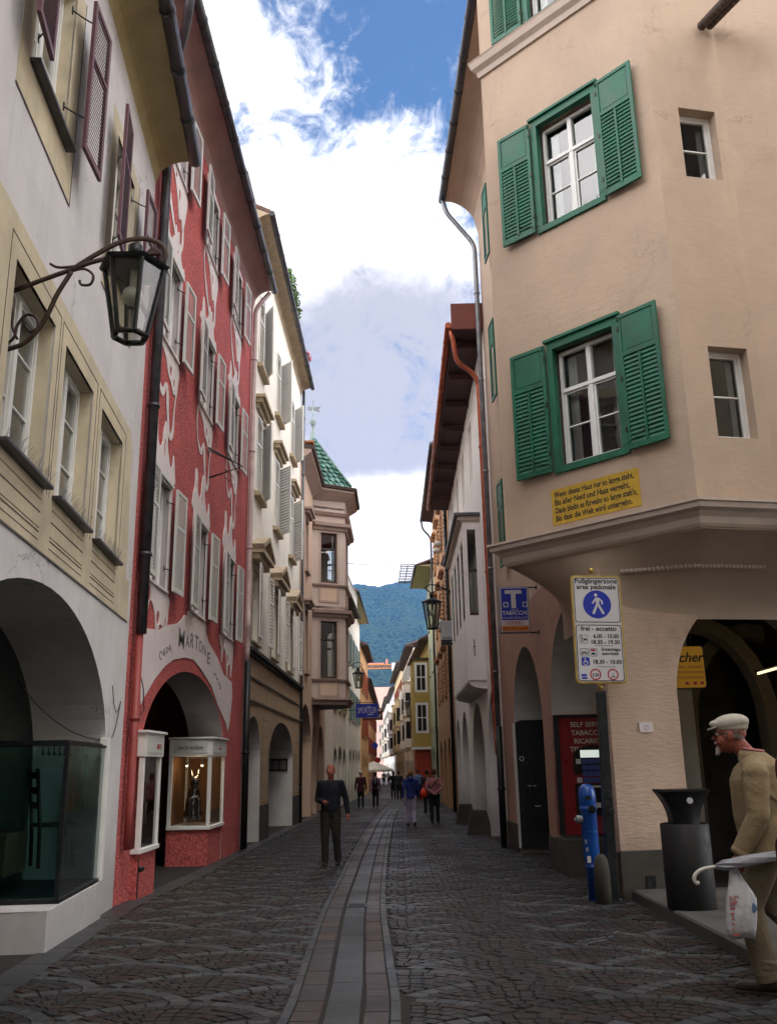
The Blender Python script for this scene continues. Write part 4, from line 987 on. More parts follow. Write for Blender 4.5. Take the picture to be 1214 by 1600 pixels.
ir, if_ = row_house('pale green house with dark eaves before the mustard house', (2.0, 59), az_((2.2, 52), (2.0, 59)), 1, 6.9, 12.6, mat('pale green plaster', (.42,.44,.30), .9, .1), m_stone, [1.5, 4.6], [(3.6, 1.7), (6.8, 1.7), (9.6, 1.5)], [(1, 3, 1.4, 2.5), (4, 6, 1.4, 2.5)], over=1.0, soffm=mat('olive soffit', (.36,.33,.16), .8))
b = MB()
for i in range(12): b.box(.6+i*.5, .64+i*.5, -1.9, -.1, 12.95, 13.0)
for i in range(5): b.box(.6, 6.2, -1.9+i*.4, -1.86+i*.4, 12.88, 12.93)
b.build('pergola', m_blackp, ir)
# H: orange ornate house
H0, H1 = 38.6, 52.0
hr, hf = row_house('ochre-orange house with carved window frames and a black gutter', (2.2, H1), az_((2.35, H0), (2.2, H1)), 1, H1-H0, 15.3, m_orange, mat('brown carved stucco', (.33,.17,.085), .8, .3, 8, .6, 20), [2, 5, 8, 11.2], [(4.6, 1.9), (8.2, 1.9), (11.8, 1.7)], [(1, 3.2, 1.4, 2.7), (4.3, 6.5, 1.4, 2.7), (7.6, 9.8, 1.4, 2.7), (10.6, 12.8, 1.4, 2.7)], over=.62, sur=.28, soffm=m_eavewood)
for x in (2, 5, 8, 11.2):
    for z, h in ((4.6, 1.9), (8.2, 1.9), (11.8, 1.7)):
        b = MB(); b.box(x-.9, x+.9, -.22, -.02, z+h+.38, z+h+.48); b.box(x-.7, x+.7, -.14, -.02, z+h+.28, z+h+.38)
        for k in range(7): b.ball((x-.66+.22*k, -.10, z+h+.53+.08*math.sin(k)), .08, 5)
        for q_ in (-.74, .74): b.box(x+q_-.03, x+q_+.03, -.03, -.019, z+.02, z+1.75)
        for k in range(9): b.ball((x-.74, -.04, z+.1+.2*k), .055, 5); b.ball((x+.74, -.04, z+.1+.2*k), .055, 5)
        b.build('stucco_ornament', mat('carved stucco', (.36,.19,.095), .8, .3, 8, .6, 20), hr)
for x in (11.6, 10.2):
    for z in (14.2, 11.2, 7.6): b = MB(); b.tube([(x, -.35, z), (x, -.05, z)], [.02, .02], 6); b.lathe([(.02, 0), (.16, .02), (.2, .12), (.12, .22), (.001, .25)], (x, -.38, z-.1), 12); b.build('floodlight', m_greypaint, hr)
pipe(hr, bendpts([(.12, -.66, 15.4), (.12, -.6, 14.9), (.12, -.12, 14.4), (.12, -.12, -.4)], 4, .3), .06, m_zinc)
pipe(hr, [(H1-H0-.12, -.14, 15.2), (H1-H0-.12, -.14, -.4)], .075, m_iron)

# ================================================================= G: off-white house with copper gutter and box oriel
GY0, GY1 = 21.15, 38.6
G = Fac((2.35, GY1), 0.0, 1); GL = GY1 - GY0
def gs(Y): return GY1 - Y
house_g = empty('town_house', (2.35, GY1, 0), G.rot, 'off-white house with deep dark eaves, copper gutter and a box oriel over pointed arches', 'house')
ga = [(21.45, 24.7, 3.30), (25.9, 30.0, 3.25), (31.9, 35.0, 3.3), (36.0, 38.3, 3.2)]
hG = [arch_hole(gs(b_), gs(a_), -.8, 1.5, zt, 18) for a_, b_, zt in ga]
wG = [(22.9, 9.7, 1.75), (26.35, 9.8, 1.8), (29.6, 9.9, 1.8), (32.6, 9.9, 1.8), (35.8, 9.9, 1.8)]
hG += [rect(gs(y)-.55, gs(y)+.55, z, z+h) for y, z, h in wG] + [rect(gs(y)-.5, gs(y)+.5, 5.6, 7.4) for y in (30.6, 33.2, 36.0)]
zGe = at(706, 509, 21.15).z; zGf = at(671, 800, GY1).z; wGo = 2.35 - at(706, 509, 21.15).x
ze = (zGe + zGf)/2 if False else zGe
wall(house_g, [(0, -1), (GL, -1), (GL, zGe-.1), (0, zGe-.1)], hG, [m_whitewall, m_dark], .85, zroom=3.9, depth=7)
b = MB(); b.box(.3, GL-.3, 3.6, 3.8, -1, 3.7, 1); b.box(.3, GL-.3, .852, 3.6, 3.65, 3.75, 1)
for y in (25.3, 31.0, 35.5): b.box(gs(y)-.3, gs(y)+.3, .852, 1.9, -1, 3.6, 0)
b.build('arcade', [m_arc, m_arcdark], house_g)
for y, z, h in wG: b = MB(); b.box(gs(y)-.55, gs(y)+.55, .16, .20, z, z+h); b.build('blind_window', m_whitewall, house_g)
pg = window(1.0, 1.8, None, recess=.3, transom=None, fm=m_brownwood, curtain=.4)
for y in (30.6, 33.2, 36.0): place(pg, house_g, gs(y), 5.6)
drop(pg)
rg = roof(house_g, 0, GL, zGe, wGo, 6.5, 3.0, m_tile, soff=m_eavewood, coving=-.25, wallz=zGe-.05)
for i in range(8): b = MB(); b.box(gs(22+i*2.05)-.09, gs(22+i*2.05)+.09, -wGo+.065, -.02, zGe-.26, zGe-.07); b.build('rafter', m_eavewood, house_g)
b = MB(); b.box(.02, GL, -wGo, -wGo+.06, zGe-.1, zGe+.13); b.build('fascia', m_eavewood, house_g)
b = MB(); b.box(GL, GL+.06, -wGo-.02, 5, zGe-.12, zGe+.6); b.build('verge_board', mat('red brown verge', (.16,.045,.03), .6), rg)
gutter([(0, -wGo-.09, zGe+.02), (GL, -wGo-.09, zGe+.02)], house_g, m_copper, .085)
pipe(house_g, bendpts([(GL-.1, -wGo-.05, zGe), (GL-.15, -wGo+.05, zGe-.45), (GL-.22, -.7, zGe-.9), (GL-.3, -.15, zGe-1.3), (GL-.3, -.13, 4.0), (GL-.3, -.13, 2.2), (GL-.05, -.13, 1.7)], 4, .35), .065, m_copper)
# box oriel
b = MB(); X1_, X0_ = gs(24.3), gs(30.6); wo_ = .50; zb, zt = 3.62, 7.95
hol = [rect(.13, wo_-.10, 5.4, 7.78)]
b2 = MB(); b2.slab([rect(0.0, wo_, zb, zt), rect(0.14, wo_-.12, 5.35, 7.75)], 0, .12)
b2.xform(Matrix(((0, -1, 0, X1_), (-1, 0, 0, 0), (0, 0, 1, 0), (0, 0, 0, 1))))
b.v += b2.v; b.f += b2.f; b.mi += b2.mi; b.sm += b2.sm
wins = [(X0_+.5+i*1.55, X0_+.5+i*1.55+.95) for i in range(4)]
b.slab([rect(X0_, X1_-.121, zb, zt)] + [rect(a_, c_, 5.3, 7.5) for a_, c_ in wins], -wo_, -wo_+.12)
b.box(X0_, X0_+.1, -wo_+.121, -.001, zb, zt); b.box(X0_+.1, X1_-.13, -wo_+.13, -.001, zb+.02, zb+.12); b.box(X0_+.1, X1_-.13, -wo_+.13, -.001, zt-.12, zt-.02)
orl = b.build('oriel', m_whitewall, house_g)
b = MB(); b.box(X0_-.12, X1_+.14, -wo_-.22, -.001, 8.12, 8.2); b.build('oriel_roof', m_zinc, orl)
b = MB(); b.box(X0_-.06, X1_+.06, -wo_-.12, -.001, 8.0, 8.12); b.box(X0_-.03, X1_+.03, -wo_-.06, -.001, 7.9501, 8.0); b.build('oriel_cornice', m_peachtrim, orl, bevel=.01)
b = MB()
for a_, c_ in wins:
    b.box(a_, a_+.05, -wo_+.03, -wo_+.09, 5.3, 7.5); b.box(c_-.05, c_, -wo_+.03, -wo_+.09, 5.3, 7.5); b.box(a_+.05, c_-.05, -wo_+.03, -wo_+.09, 6.6, 6.68)
b.box(X1_-.07, X1_-.02, -wo_+.12, -.14, 6.55, 6.63); b.box(X1_-.07, X1_-.02, -wo_+.12, -.14, 5.35, 5.42)
b.build('oriel_window', m_brownwood, orl)
b = MB(); b.add([(a_, -wo_+.07, 5.3) for a_ in (X0_+.4, X1_-.3)] + [(X1_-.3, -wo_+.07, 7.5), (X0_+.4, -wo_+.07, 7.5)], [(0,1,2,3)])
b.build('oriel_pane', GLASS, orl, recalc=False)
b = MB(); n = 10                          # rounded corbel under the oriel
for i in range(n):
    a0, a1 = i/n, (i+1)/n; f0 = wo_*math.cos(a0*math.pi/2); f1 = wo_*math.cos(a1*math.pi/2); z0, z1 = zb - .22*math.sin(a0*math.pi/2), zb - .22*math.sin(a1*math.pi/2)
    b.add([(X0_+.3, -f0, z0), (X1_-.05, -f0, z0), (X1_-.05, -f1, z1), (X0_+.3, -f1, z1)], [(0,1,2,3)]); b.add([(X1_-.05, -f0, z0), (X1_-.05, 0, zb), (X1_-.05, -f1, z1)], [(0,1,2)])
b.box(X0_+.3, X1_-.06, -wo_+.01, 0, zb-.01, zb)
b.build('corbel', m_whitewall, orl, recalc=False)
b = MB(); b.tube([(X1_+.012, -.3, 4.7), (X1_+.012, -.3, 4.25)], .012, 6); b.tube([(X1_+.012, -.34, 4.5), (X1_+.012, -.26, 4.5)], .01, 6); b.build('wall_anchor', m_iron, orl)
b = MB(); zz = 6.3; b.tube([(gs(31.2), -.02, 7.2), (gs(31.2), -.02, 3.9)], .03, 6); b.build('sign_rail', m_iron, house_g)
for Y, lab in ((25.45, 'dark wedge-shaped stone guard at the pier nearest the copper pipe'), (30.6, 'dark wedge-shaped stone guard at the second white pier, further from the copper pipe')):
    b = MB(); b.prism([(-.36, -.26), (.36, -.26), (.36, .2), (-.36, .2)], -.1, .62, 0, [(-.2, -.12), (.2, -.12), (.2, .2), (-.2, .2)])
    ob = b.build('guard_stone', m_plinth, None, loc=(2.35-.28, Y, g(Y)), rotz=G.rot*0, bevel=.03); tag(ob, lab, 'guard stone', 'guard stones at the white piers')
b = MB(); b.box(-.012, .012, -.35, .35, 0, .75); rp = b.build('torn_poster', mat('torn paper', (.20,.17,.13), .9, .5, 6), None, loc=(2.35+.5, 26.0, .85), rotz=R(90)); tag(rp, 'torn brownish poster inside the second white arch', 'poster')
# ================================================================= F: peach corner house with polygonal oriel
Fs = Fac((2.76, 12.2), -2.6, 1)
house_f = empty('town_house', (2.76, 12.2, 0), Fs.rot, 'peach corner house with polygonal oriel, green shutters and a yellow verse panel', 'house')
def rel(root, p): return Matrix.Rotation(-root.rotation_euler.z, 3, 'Z') @ (Vector(p) - root.location)
def subx(mb, name, mats, root, fac, **k): return mb.build(name, mats, root, loc=rel(root, fac.P0), rotz=fac.rot - root.rotation_euler.z, **k)
def putx(pr, root, fac, s, z, w=0.0):
    c = copy_tree(pr, root); c.location = rel(root, fac.P(s, 0, w, z)); c.rotation_euler.z = fac.rot - root.rotation_euler.z; return c
# ground storey, street side
b = MB(); b.slab([[(-8.95, -.6), (-.135, -.6), (-.135, 4.5), (-8.95, 4.5)], arch_hole(-7.45, -4.40, -.45, 2.1, 3.71, 24), arch_hole(-3.60, -.50, -.45, 2.2, 3.85, 24)], 0, .9, 0, side=1)
b.box(-8.95, -8.7, .9, 6, -.6, 4.5, 0)
subx(b, 'street_wall', [m_peachs, m_arc], house_f, Fs)
for q_ in ((-8.9, -7.47, -.03, -.001, -.5, .28), (-4.38, -3.78, -.03, -.001, -.5, .28), (-.48, -.02, -.025, -.001, -.5, .38), (-3.76, -3.1, -.03, .85, -.5, .30)): b = MB(); b.box(*q_); subx(b, 'plinth', m_plinth, house_f, Fs, bevel=.01)
b = MB(); b.box(-8.6, -.8, 4.2, 4.4, -.5, 4.3, 1); b.box(-8.7, -.9, .91, 4.2, 4.2, 4.35, 1); b.box(-4.3, -4.0, .91, 2.6, -.5, 4.2, 0)
subx(b, 'arcade', [m_arc, m_arcdark], house_f, Fs)
# ground storey, front
Fg = Fac((2.76, 12.2), 80, -1)
ho = arch_hole(.98, 3.46, -.5, 2.3, 3.73, 30)
b = MB(); b.slab([[(0.005, -.6), (9, -.6), (9, 4.7), (0.005, 4.7)], ho, arch_hole(4.6, 7.4, -.5, 2.3, 3.73, 16)], 0, .10, 0)
b.slab([[(0.45, -.6), (9, -.6), (9, 4.6), (0.45, 4.6)], [(x*1.0, z) for x, z in arch_hole(1.0, 3.44, -.5, 2.3, 3.71, 30)], arch_hole(4.62, 7.38, -.5, 2.3, 3.71, 16)], .101, .8, 1)
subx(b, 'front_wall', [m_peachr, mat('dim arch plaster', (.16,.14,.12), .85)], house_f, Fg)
b = MB(); b.box(-.02, .975, -.028, .02, -.5, .40); subx(b, 'plinth', m_plinth, house_f, Fg, bevel=.012)
b = MB(); b.box(.3, .42, -.042, -.029, -.12, .10); b.box(.345, .375, -.04, -.029, -.5, -.12); subx(b, 'ground_strap', m_iron, house_f, Fg)
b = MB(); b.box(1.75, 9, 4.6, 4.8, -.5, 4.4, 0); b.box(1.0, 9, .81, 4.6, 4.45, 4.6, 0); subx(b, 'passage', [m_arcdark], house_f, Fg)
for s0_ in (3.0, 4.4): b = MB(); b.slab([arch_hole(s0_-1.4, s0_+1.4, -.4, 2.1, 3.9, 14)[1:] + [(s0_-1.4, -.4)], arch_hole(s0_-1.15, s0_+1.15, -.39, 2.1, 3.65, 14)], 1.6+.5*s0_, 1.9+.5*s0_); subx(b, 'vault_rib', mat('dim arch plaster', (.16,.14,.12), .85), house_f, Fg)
# upper storeys
a0 = (2.655, 14.55); p1, p2 = (1.66, 13.24), (3.84, 11.06)
p3 = (p2[0] + 1.15*math.sin(R(78.3)), p2[1] + 1.15*math.cos(R(78.3))); p4 = (p3[0] + 6*math.sin(R(112)), p3[1] + 6*math.cos(R(112)))
def fbet(p, q): return Fac(p, math.degrees(math.atan2(q[0]-p[0], q[1]-p[1])), -1)
Fa, F1, F2, F3 = fbet(a0, p1), fbet(p1, p2), Fac(p2, 78.3, -1), fbet(p3, p4)
ZC = 4.30; ZT = 16.6
w1 = [(5.53, 2.0), (9.48, 1.97), (13.43, 1.97)]
SC, WW = 1.60, 1.22
b = MB(); b.slab([[(0, ZC), (3.083, ZC), (3.083, ZT), (0, ZT)]] + [rect(SC-WW/2, SC+WW/2, z, z+h) for z, h in w1], 0, .30)
subx(b, 'oriel_wall', m_peach, house_f, F1)
b = MB(); hs2 = [rect(.40, .98, 5.54, 6.84), rect(.40, .98, 9.48, 10.64)]
b.slab([[(0, ZC), (1.15, ZC), (1.15, ZT), (0, ZT)]] + hs2, 0, .30); subx(b, 'oriel_wall', m_peach, house_f, F2)
b = MB(); b.slab([[(0, ZC), (6, ZC), (6, ZT), (0, ZT)], rect(2.2, 3.2, 5.54, 6.9)], 0, .30); subx(b, 'oriel_wall', m_peach, house_f, F3)
b = MB(); b.slab([[(0, ZC), (1.65, ZC), (1.65, ZT), (0, ZT)]], 0, .30); subx(b, 'oriel_wall', m_peach, house_f, Fa)
b = MB(); b.slab([[(-8.95, 4.501), (-2.2, 4.501), (-2.2, 15.2), (-8.95, 15.2)]] + [rect(-6.72, -5.72, z, z+1.9) for z in (5.6, 9.5, 13.1)], 0, .4); subx(b, 'upper_street_wall', m_peach, house_f, Fs)
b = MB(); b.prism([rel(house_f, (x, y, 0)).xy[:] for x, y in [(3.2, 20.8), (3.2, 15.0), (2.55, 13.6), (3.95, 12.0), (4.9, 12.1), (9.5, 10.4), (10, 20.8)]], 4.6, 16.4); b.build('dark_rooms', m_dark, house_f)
b = MB(); b.prism([rel(house_f, (x, y, 0)).xy[:] for x, y in [(2.2, 21.05), (2.2, 14.5), (1.3, 13.2), (3.8, 10.7), (5.0, 10.9), (10.5, 8.6), (10.5, 21.05)]], 16.62, 16.9, 0); b.build('roof', m_tile, house_f)
wf = window(WW-.18, 1.82, None, recess=.13, transom=.655, bars=(.34,), curtain=.34, surround=.0, frw=.05)
gf = MB(); W2 = WW/2
gf.slab([rect(-W2-.01, W2+.01, -.10, 1.96), rect(-W2+.095, W2-.095, 0.0, 1.84)], -.045, .06)
gf.box(-W2-.04, W2+.04, -.085, .0, 1.961, 2.01); gf.build('outer_frame', m_green, wf, bevel=.004)
for sgn in (-1, 1):
    sh = shutter_bm(.62, 2.0, 'panel', sgn < 0).build('shutter', [m_green, m_green], wf, loc=(sgn*(W2+.02), -.055, -.07), rotz=sgn*R(-2.5), bevel=.003)
    hk = MB(); hk.tube([(sgn*.30, -.045, .22), (sgn*.05, -.06, .10), (-sgn*.12, -.07, .03)], .005, 6); hk.tube([(sgn*.02, -.05, 1.9), (sgn*.02, -.05, 1.98)], .009, 6)
    for zz in (.25, 1.0, 1.75): hk.box(-.012 if sgn > 0 else -.02, .02 if sgn > 0 else .012, -.046, -.037, zz, zz+.07)
    hk.build('stay', m_iron, sh)
for z, h in w1: putx(wf, house_f, F1, SC, z+.09)
drop(wf)
for z, h in ((5.54, 1.30), (9.48, 1.16)):
    ws = window(.58, h, None, recess=.17, casements=1, transom=None, bars=(.5,), curtain=.4); putx(ws, house_f, F2, .69, z); drop(ws)
ws = window(1.0, 1.36, None, recess=.17, transom=None, bars=(.5,)); putx(ws, house_f, F3, 2.7, 5.54); drop(ws)
ws = window(1.0, 1.9, None, recess=.17, transom=None, bars=(.5,), shut='panel', shutm=[m_green, m_green], shutw=.52, off=.09)
for z in (5.6, 9.5, 13.1): putx(ws, house_f, Fs, -6.22, z)
drop(ws)
PP = [a0, p1, p2, p3, p4]; lp = [rel(house_f, (x, y, 0)).xy for x, y in PP]
def sweepF(name, z, prof, mt, pts=None):
    b = MB(); b.sweep(pts or lp, [(o, zz+z) for o, zz in prof], 0); return b.build(name, mt, house_f)
sweepF('cornice', 4.30, [(-.06, .02), (.02, .02), (.05, .06), (.07, .14), (.12, .20), (.19, .235), (.20, .30), (.225, .31), (.225, .345), (-.06, .37)], m_peachtrim)
sweepF('cornice', 13.05, [(-.05, 0), (.04, 0), (.06, .1), (.13, .16), (.16, .27), (.18, .30), (-.05, .33)], m_peachtrim, lp[1:3] if False else [lp[0], lp[1], lp[2], lp[2].lerp(lp[3], .02)])
b = MB()                                          # concave corbel between the ground walls and the oriel
low = [(2.66, 14.5), (2.71, 13.3), (2.765, 12.22), (4.05, 12.44), (5.0, 12.6), (8.4, 13.2)]
top = [(2.66, 14.52), (1.68, 13.26), (2.70, 12.23), (3.84, 11.08), (p3[0], p3[1]+.02), (8.4, p3[1]-1.45)]
lv = []; NL = 16
for i in range(NL+1):
    t = i/NL; k_ = (1-t)**1.7
    lv.append([(*(Vector(q)*(1-k_) + Vector(p)*k_)[:], 4.31 - t*.95) for p, q in zip(top, low)])
lv = [[p for a_, c_ in zip(r_, r_[1:]) for p in [tuple(Vector(a_).lerp(Vector(c_), q/6)) for q in range(6)]] + [r_[-1]] for r_ in lv]
vs = [tuple(rel(house_f, p)) for r_ in lv for p in r_]; n_ = len(lv[0])
b.add(vs, [(i*n_+j, i*n_+j+1, (i+1)*n_+j+1, (i+1)*n_+j) for i in range(NL) for j in range(n_-1)], 0, True)
b.build('corbel', mat('smooth peach corbel', (0.42, 0.325, 0.25), .9, .06, 1.2, .3, 25, stain=.2), house_f)
b = MB()                                          # rope moulding across the corbel
t = .36; k_ = (1-t)**1.7
rp = [Vector((*(Vector(q)*(1-k_) + Vector(p)*k_)[:], 4.31 - t*.95)) for p, q in zip(top, low)]
seg = [rp[2].lerp(rp[3], .28), rp[3].lerp(rp[4], .0), rp[4].lerp(rp[3], .05)]
for p, q in zip(seg, seg[1:]):
    n_ = int((q-p).length/.055)
    for i in range(n_+1):
        c = p.lerp(q, i/n_) + Vector((-.01, -.03, 0)); b.ball(tuple(rel(house_f, c)), .034, 6)
b.build('rope_moulding', m_peachtrim, house_f)
b = MB(); b.add([(2.25,-.02,3.75),(2.5,-.02,3.75),(2.75,-1.0,4.32),(2.3,-1.0,4.32),(2.3,0,4.32),(2.75,0,4.32),(2.25,.0,3.7),(2.5,.0,3.7)], [(0,1,2,3),(0,3,4,6),(1,7,5,2),(3,2,5,4),(0,6,7,1)]); subx(b, 'console', m_peach, house_f, Fg)
# main roof and gutter on the street side
roof(house_f, -8.95, -1.5, 16.0, .85, 3, .6, m_tile, soff=m_peach, coving=1.0)
b = MB(); gutter([(-8.98, -.93, 16.03), (0.3, -.93, 16.03)], house_f, m_zinc, .095)
pipe(house_f, bendpts([(-8.85, -.93, 16.0), (-8.85, -.85, 15.6), (-8.80, -.14, 14.6), (-8.78, -.13, 2.3)], 4, .22), .06, m_zincl)
pipe(house_f, [(-8.78, -.13, 2.29), (-8.78, -.13, -.4)], .075, m_iron)
b = MB()
for i in range(7): b.lathe([(.001, 0), (.075, 0), (.075, .2), (.001, .2)], (0, 0, 0), 10)
b = MB(); Pt = [at(1096+i*6.2, 40-i*6.6, 11.2-.14*i) for i in range(9)]
for i in range(len(Pt)-1): b.tube([tuple(rel(house_f, Pt[i]+Vector((.0,0,0)))), tuple(rel(house_f, Pt[i+1]))], [.075, .06], 8); b.tube([tuple(rel(house_f, Pt[i]+Vector((.13,.02,.03)))), tuple(rel(house_f, Pt[i+1]+Vector((.13,.02,.03))))], [.075, .06], 8)
b.build('tile_verge', mat('old mossy tile', (.07,.05,.04), .9, .4, 9, .5, 30), house_f)
# painted verse panel
plq = MB(); plq.slab([rect(0, 1.43, 0, .53)], -.006, -.001)
m_goldp = mat('yellow painted panel', (.46, .29, .03), .8, .12, 9, .1, 40, stain=.25)
pq = subx(plq, 'verse_panel', m_goldp, house_f, F1); pq.location = rel(house_f, F1.P(.87, 0, 0, 4.77))
for i, (ln, w_) in enumerate((('Wenn dieses Haus nur so lange steht,', 1.30), ('Bis aller Neid und Hass vergeht,', 1.22), ('Dann bleibt es fürwahr so lange steh\'n,', 1.32), ('Bis dass die Welt wird untergehn.', 1.24))):
    t_ = text(ln, .105, m_txt, pq, (.055, -.0065, .405 - i*.118), (R(90), 0, 0), .0015, align='LEFT', bold=.0022)
    t_.scale = (w_/max(.1, t_.dimensions.x), 1.15, 1)

# ================================================================= signs, lanterns, street furniture
m_white = mat('sign white', (.52,.51,.53), .45, .03); m_blue = mat('sign blue', (.012,.03,.33), .4, .05); m_gold = mat('brass frame', (.42,.30,.08), .38, .15, 6, metal=.6)
m_signred = mat('sign red', (.34,.01,.02), .45, .05); m_brown = mat('sign brown', (.09,.02,.018), .5)
def rrect(w, h, r, n=5, cx=0, cz=0):
    out = []
    for sx, sz, a in ((1, -1, -90), (1, 1, 0), (-1, 1, 90), (-1, -1, 180)):
        for i in range(n+1):
            t = R(a + 90*i/n); out.append((cx + sx*(w/2-r) + r*math.cos(t), cz + sz*(h/2-r) + r*math.sin(t)))
    return out
def disc(cx, cz, r, n=28): return [(cx + r*math.cos(2*math.pi*i/n), cz + r*math.sin(2*math.pi*i/n)) for i in range(n)]
pb_ = gnd(958, 1412); pt_ = at(938, 1080, pb_.y); SW, SH = .66, 1.40
post = empty('road_sign', pb_, 0, 'brass-framed white pedestrian zone sign with blue walker disc on a black square post', 'sign')
lean = Vector((pt_.x - pb_.x, 0, pt_.z - pb_.z)); hp = lean.z
b = MB(); dx = lean.x
b.add([(-.085+o, y, z) for z, o in ((-.1, 0), (hp, dx)) for y in (-.06, .06) for o in (o,) ] , []) if False else None
b.add([(-.06,-.06,-.1),(.06,-.06,-.1),(.06,.06,-.1),(-.06,.06,-.1),(-.055+dx,-.06,hp),(.055+dx,-.06,hp),(.055+dx,.06,hp),(-.055+dx,.06,hp)], [(0,3,2,1),(4,5,6,7),(0,1,5,4),(1,2,6,5),(2,3,7,6),(3,0,4,7)])
b.box(-.12, .12, -.10, .10, -.1, .03); b.tube([(dx, -.061, 1.05), (dx, -.085, 1.05)], .04, 10); b.box(.0+dx*.4, .05+dx*.4, -.075, -.06, 1.2, 1.3)
b.build('post', m_iron, post, bevel=.006)
b = MB(); b.tube([(dx, 0, hp), (dx, 0, hp+.09)], [.03, .02], 10); b.ball((dx, 0, hp+.05), .035, 8); b.ball((dx, 0, hp+.10+SH+.07), .04, 8); b.build('knob', m_gold, post)
tl = at(898, 896, pb_.y); brp = at(992, 1072, pb_.y)
sg = MB(); sg.slab([rrect(SW, SH, .05)], -.04, .0); S = sg.build('sign_plate', m_gold, post, loc=(dx+.02, -.02, hp+.09+SH/2), bevel=.004); S.rotation_euler = (0, R(1.0), R(4))
b = MB(); b.slab([rrect(SW-.05, SH-.05, .04)], -.045, -.0405); b.build('white_face', m_white, S)
def ring(mb, w, h, r, t, cz, y0, y1): mb.slab([rrect(w, h, r, cz=cz), rrect(w-2*t, h-2*t, r-t*.6, cz=cz)], y0, y1)
def fy(f): return SH/2 - f*SH
b = MB(); ring(b, SW-.065, .585, .035, .009, fy(.232), -.0475, -.0455); ring(b, SW-.065, .72, .035, .009, fy(.72), -.0475, -.0455)
ring(b, .11, .11, .015, .004, fy(.595), -.0475, -.0455)
b.v = [(x-(.205 if abs(z-fy(.595)) < .06 and abs(x) < .06 else 0), y, z) for x, y, z in b.v]
for cxx in (-.205, -.09):
    q = MB(); ring(q, .10, .10, .012, .004, fy(.717), -.0475, -.0455); q.xform(Matrix.Translation((cxx, 0, 0))); b.v += q.v if False else []; b.add(q.v, q.f, 0)
b.box(-.06, .18, -.047, -.0455, fy(.655)-.003, fy(.655)+.002); b.box(-.05, .19, -.047, -.0455, fy(.848)-.003, fy(.848)+.002)
b.build('black_border', m_txt, S)
b = MB(); b.slab([disc(0, fy(.272), .185, 40)], -.047, -.0455); b.slab([rrect(.105, .105, .01, cx=-.195, cz=fy(.80))], -.047, -.0455)
b.slab([rrect(.07, .028, .003, cx=-.225, cz=fy(.925))], -.047, -.0455); b.slab([rrect(.07, .024, .003, cx=-.22, cz=fy(.95))], -.047, -.0455)
b.build('blue_symbol_ground', m_blue, S)
b = MB(); c = fy(.272); y = -.0495
b.slab([disc(-.012, c+.122, .021, 20)], -.0492, -.0472)
def limb(mb, pts, w, y0=-.0492, y1=-.0472):
    for p, q in zip(pts, pts[1:]):
        P, Q = Vector((p[0], p[1])), Vector((q[0], q[1])); d = (Q-P).normalized(); n = Vector((-d.y, d.x))*w/2
        mb.slab([[tuple(P-n), tuple(Q-n), tuple(Q+n), tuple(P+n)]], y0, y1); mb.slab([disc(q[0], q[1], w/2, 10)], y0-.0002, y1); mb.slab([disc(p[0], p[1], w/2, 10)], y0-.0003, y1)
b.slab([[(-.022, c+.088), (.03, c+.088), (.028, c+.0), (-.012, c+.0)]], -.0493, -.0472)
limb(b, [(-.012, c+.078), (-.058, c+.018)], .022); limb(b, [(.022, c+.078), (.066, c+.040), (.066, c+.008)], .022)
limb(b, [(.0, c+.0), (-.052, c-.115)], .03); limb(b, [(.014, c+.0), (.075, c-.115)], .03)
cz = fy(.80); b.slab([disc(-.195, cz-.018, .03, 20), disc(-.195, cz-.018, .022, 20)], -.0492, -.0472); limb(b, [(-.202, cz+.025), (-.198, cz-.005), (-.175, cz-.008), (-.168, cz-.035)], .008); b.slab([disc(-.202, cz+.036, .008, 10)], -.0492, -.0472)
b.build('white_symbol', m_white, S)
b = MB()
for cxx in (-.075, .15):
    b.slab([disc(cxx, fy(.918), .072, 32), disc(cxx, fy(.918), .056, 32)], -.047, -.0455)
b.slab([rect(-.12, -.06, fy(.706), fy(.706)+.022)], -.048, -.0455)
b.build('red_symbol', m_signred, S)
b = MB()                                        # delivery, bicycle, car, lorry pictograms
zc_ = fy(.595); limb(b, [(-.20, zc_+.03), (-.19, zc_+.0), (-.20, zc_-.035)], .008, -.048, -.0455); limb(b, [(-.19, zc_+.0), (-.175, zc_-.035)], .007, -.048, -.0455); limb(b, [(-.193, zc_+.02), (-.165, zc_+.003), (-.16, zc_-.02)], .006, -.048, -.0455); b.slab([rect(-.16, -.13, zc_-.02, zc_+.005)], -.048, -.0455); b.slab([disc(-.198, zc_+.042, .008, 10), ], -.048, -.0455)
zc_ = fy(.717)
for xx in (-.195, -.145): b.slab([disc(xx, zc_-.015, .018, 14), disc(xx, zc_-.015, .013, 14)], -.048, -.0455)
limb(b, [(-.195, zc_-.015), (-.182, zc_+.012), (-.157, zc_+.012), (-.170, zc_-.012), (-.182, zc_+.012)], .004, -.048, -.0455); limb(b, [(-.157, zc_+.012), (-.145, zc_-.015)], .004, -.048, -.0455)
b.slab([[(-.085, zc_-.028), (-.025, zc_-.028), (-.03, zc_-.012), (-.045, zc_-.004), (-.065, zc_-.004), (-.08, zc_-.012)]], -.048, -.0455)
SH_ = len(b.v)
b.v = [(x-.035, y, z) for x, y, z in b.v]
zc_ = fy(.918); limb(b, [(.14, zc_+.01), (.165, zc_-.01)], .004, -.048, -.0455); b.slab([rect(.125, .145, zc_-.035, zc_-.02), rect(.126, .127, zc_-.03, zc_-.029)], -.048, -.0455); b.slab([rect(.155, .175, zc_-.035, zc_-.02)], -.048, -.0455)
b.build('pictogram', m_txt, S)
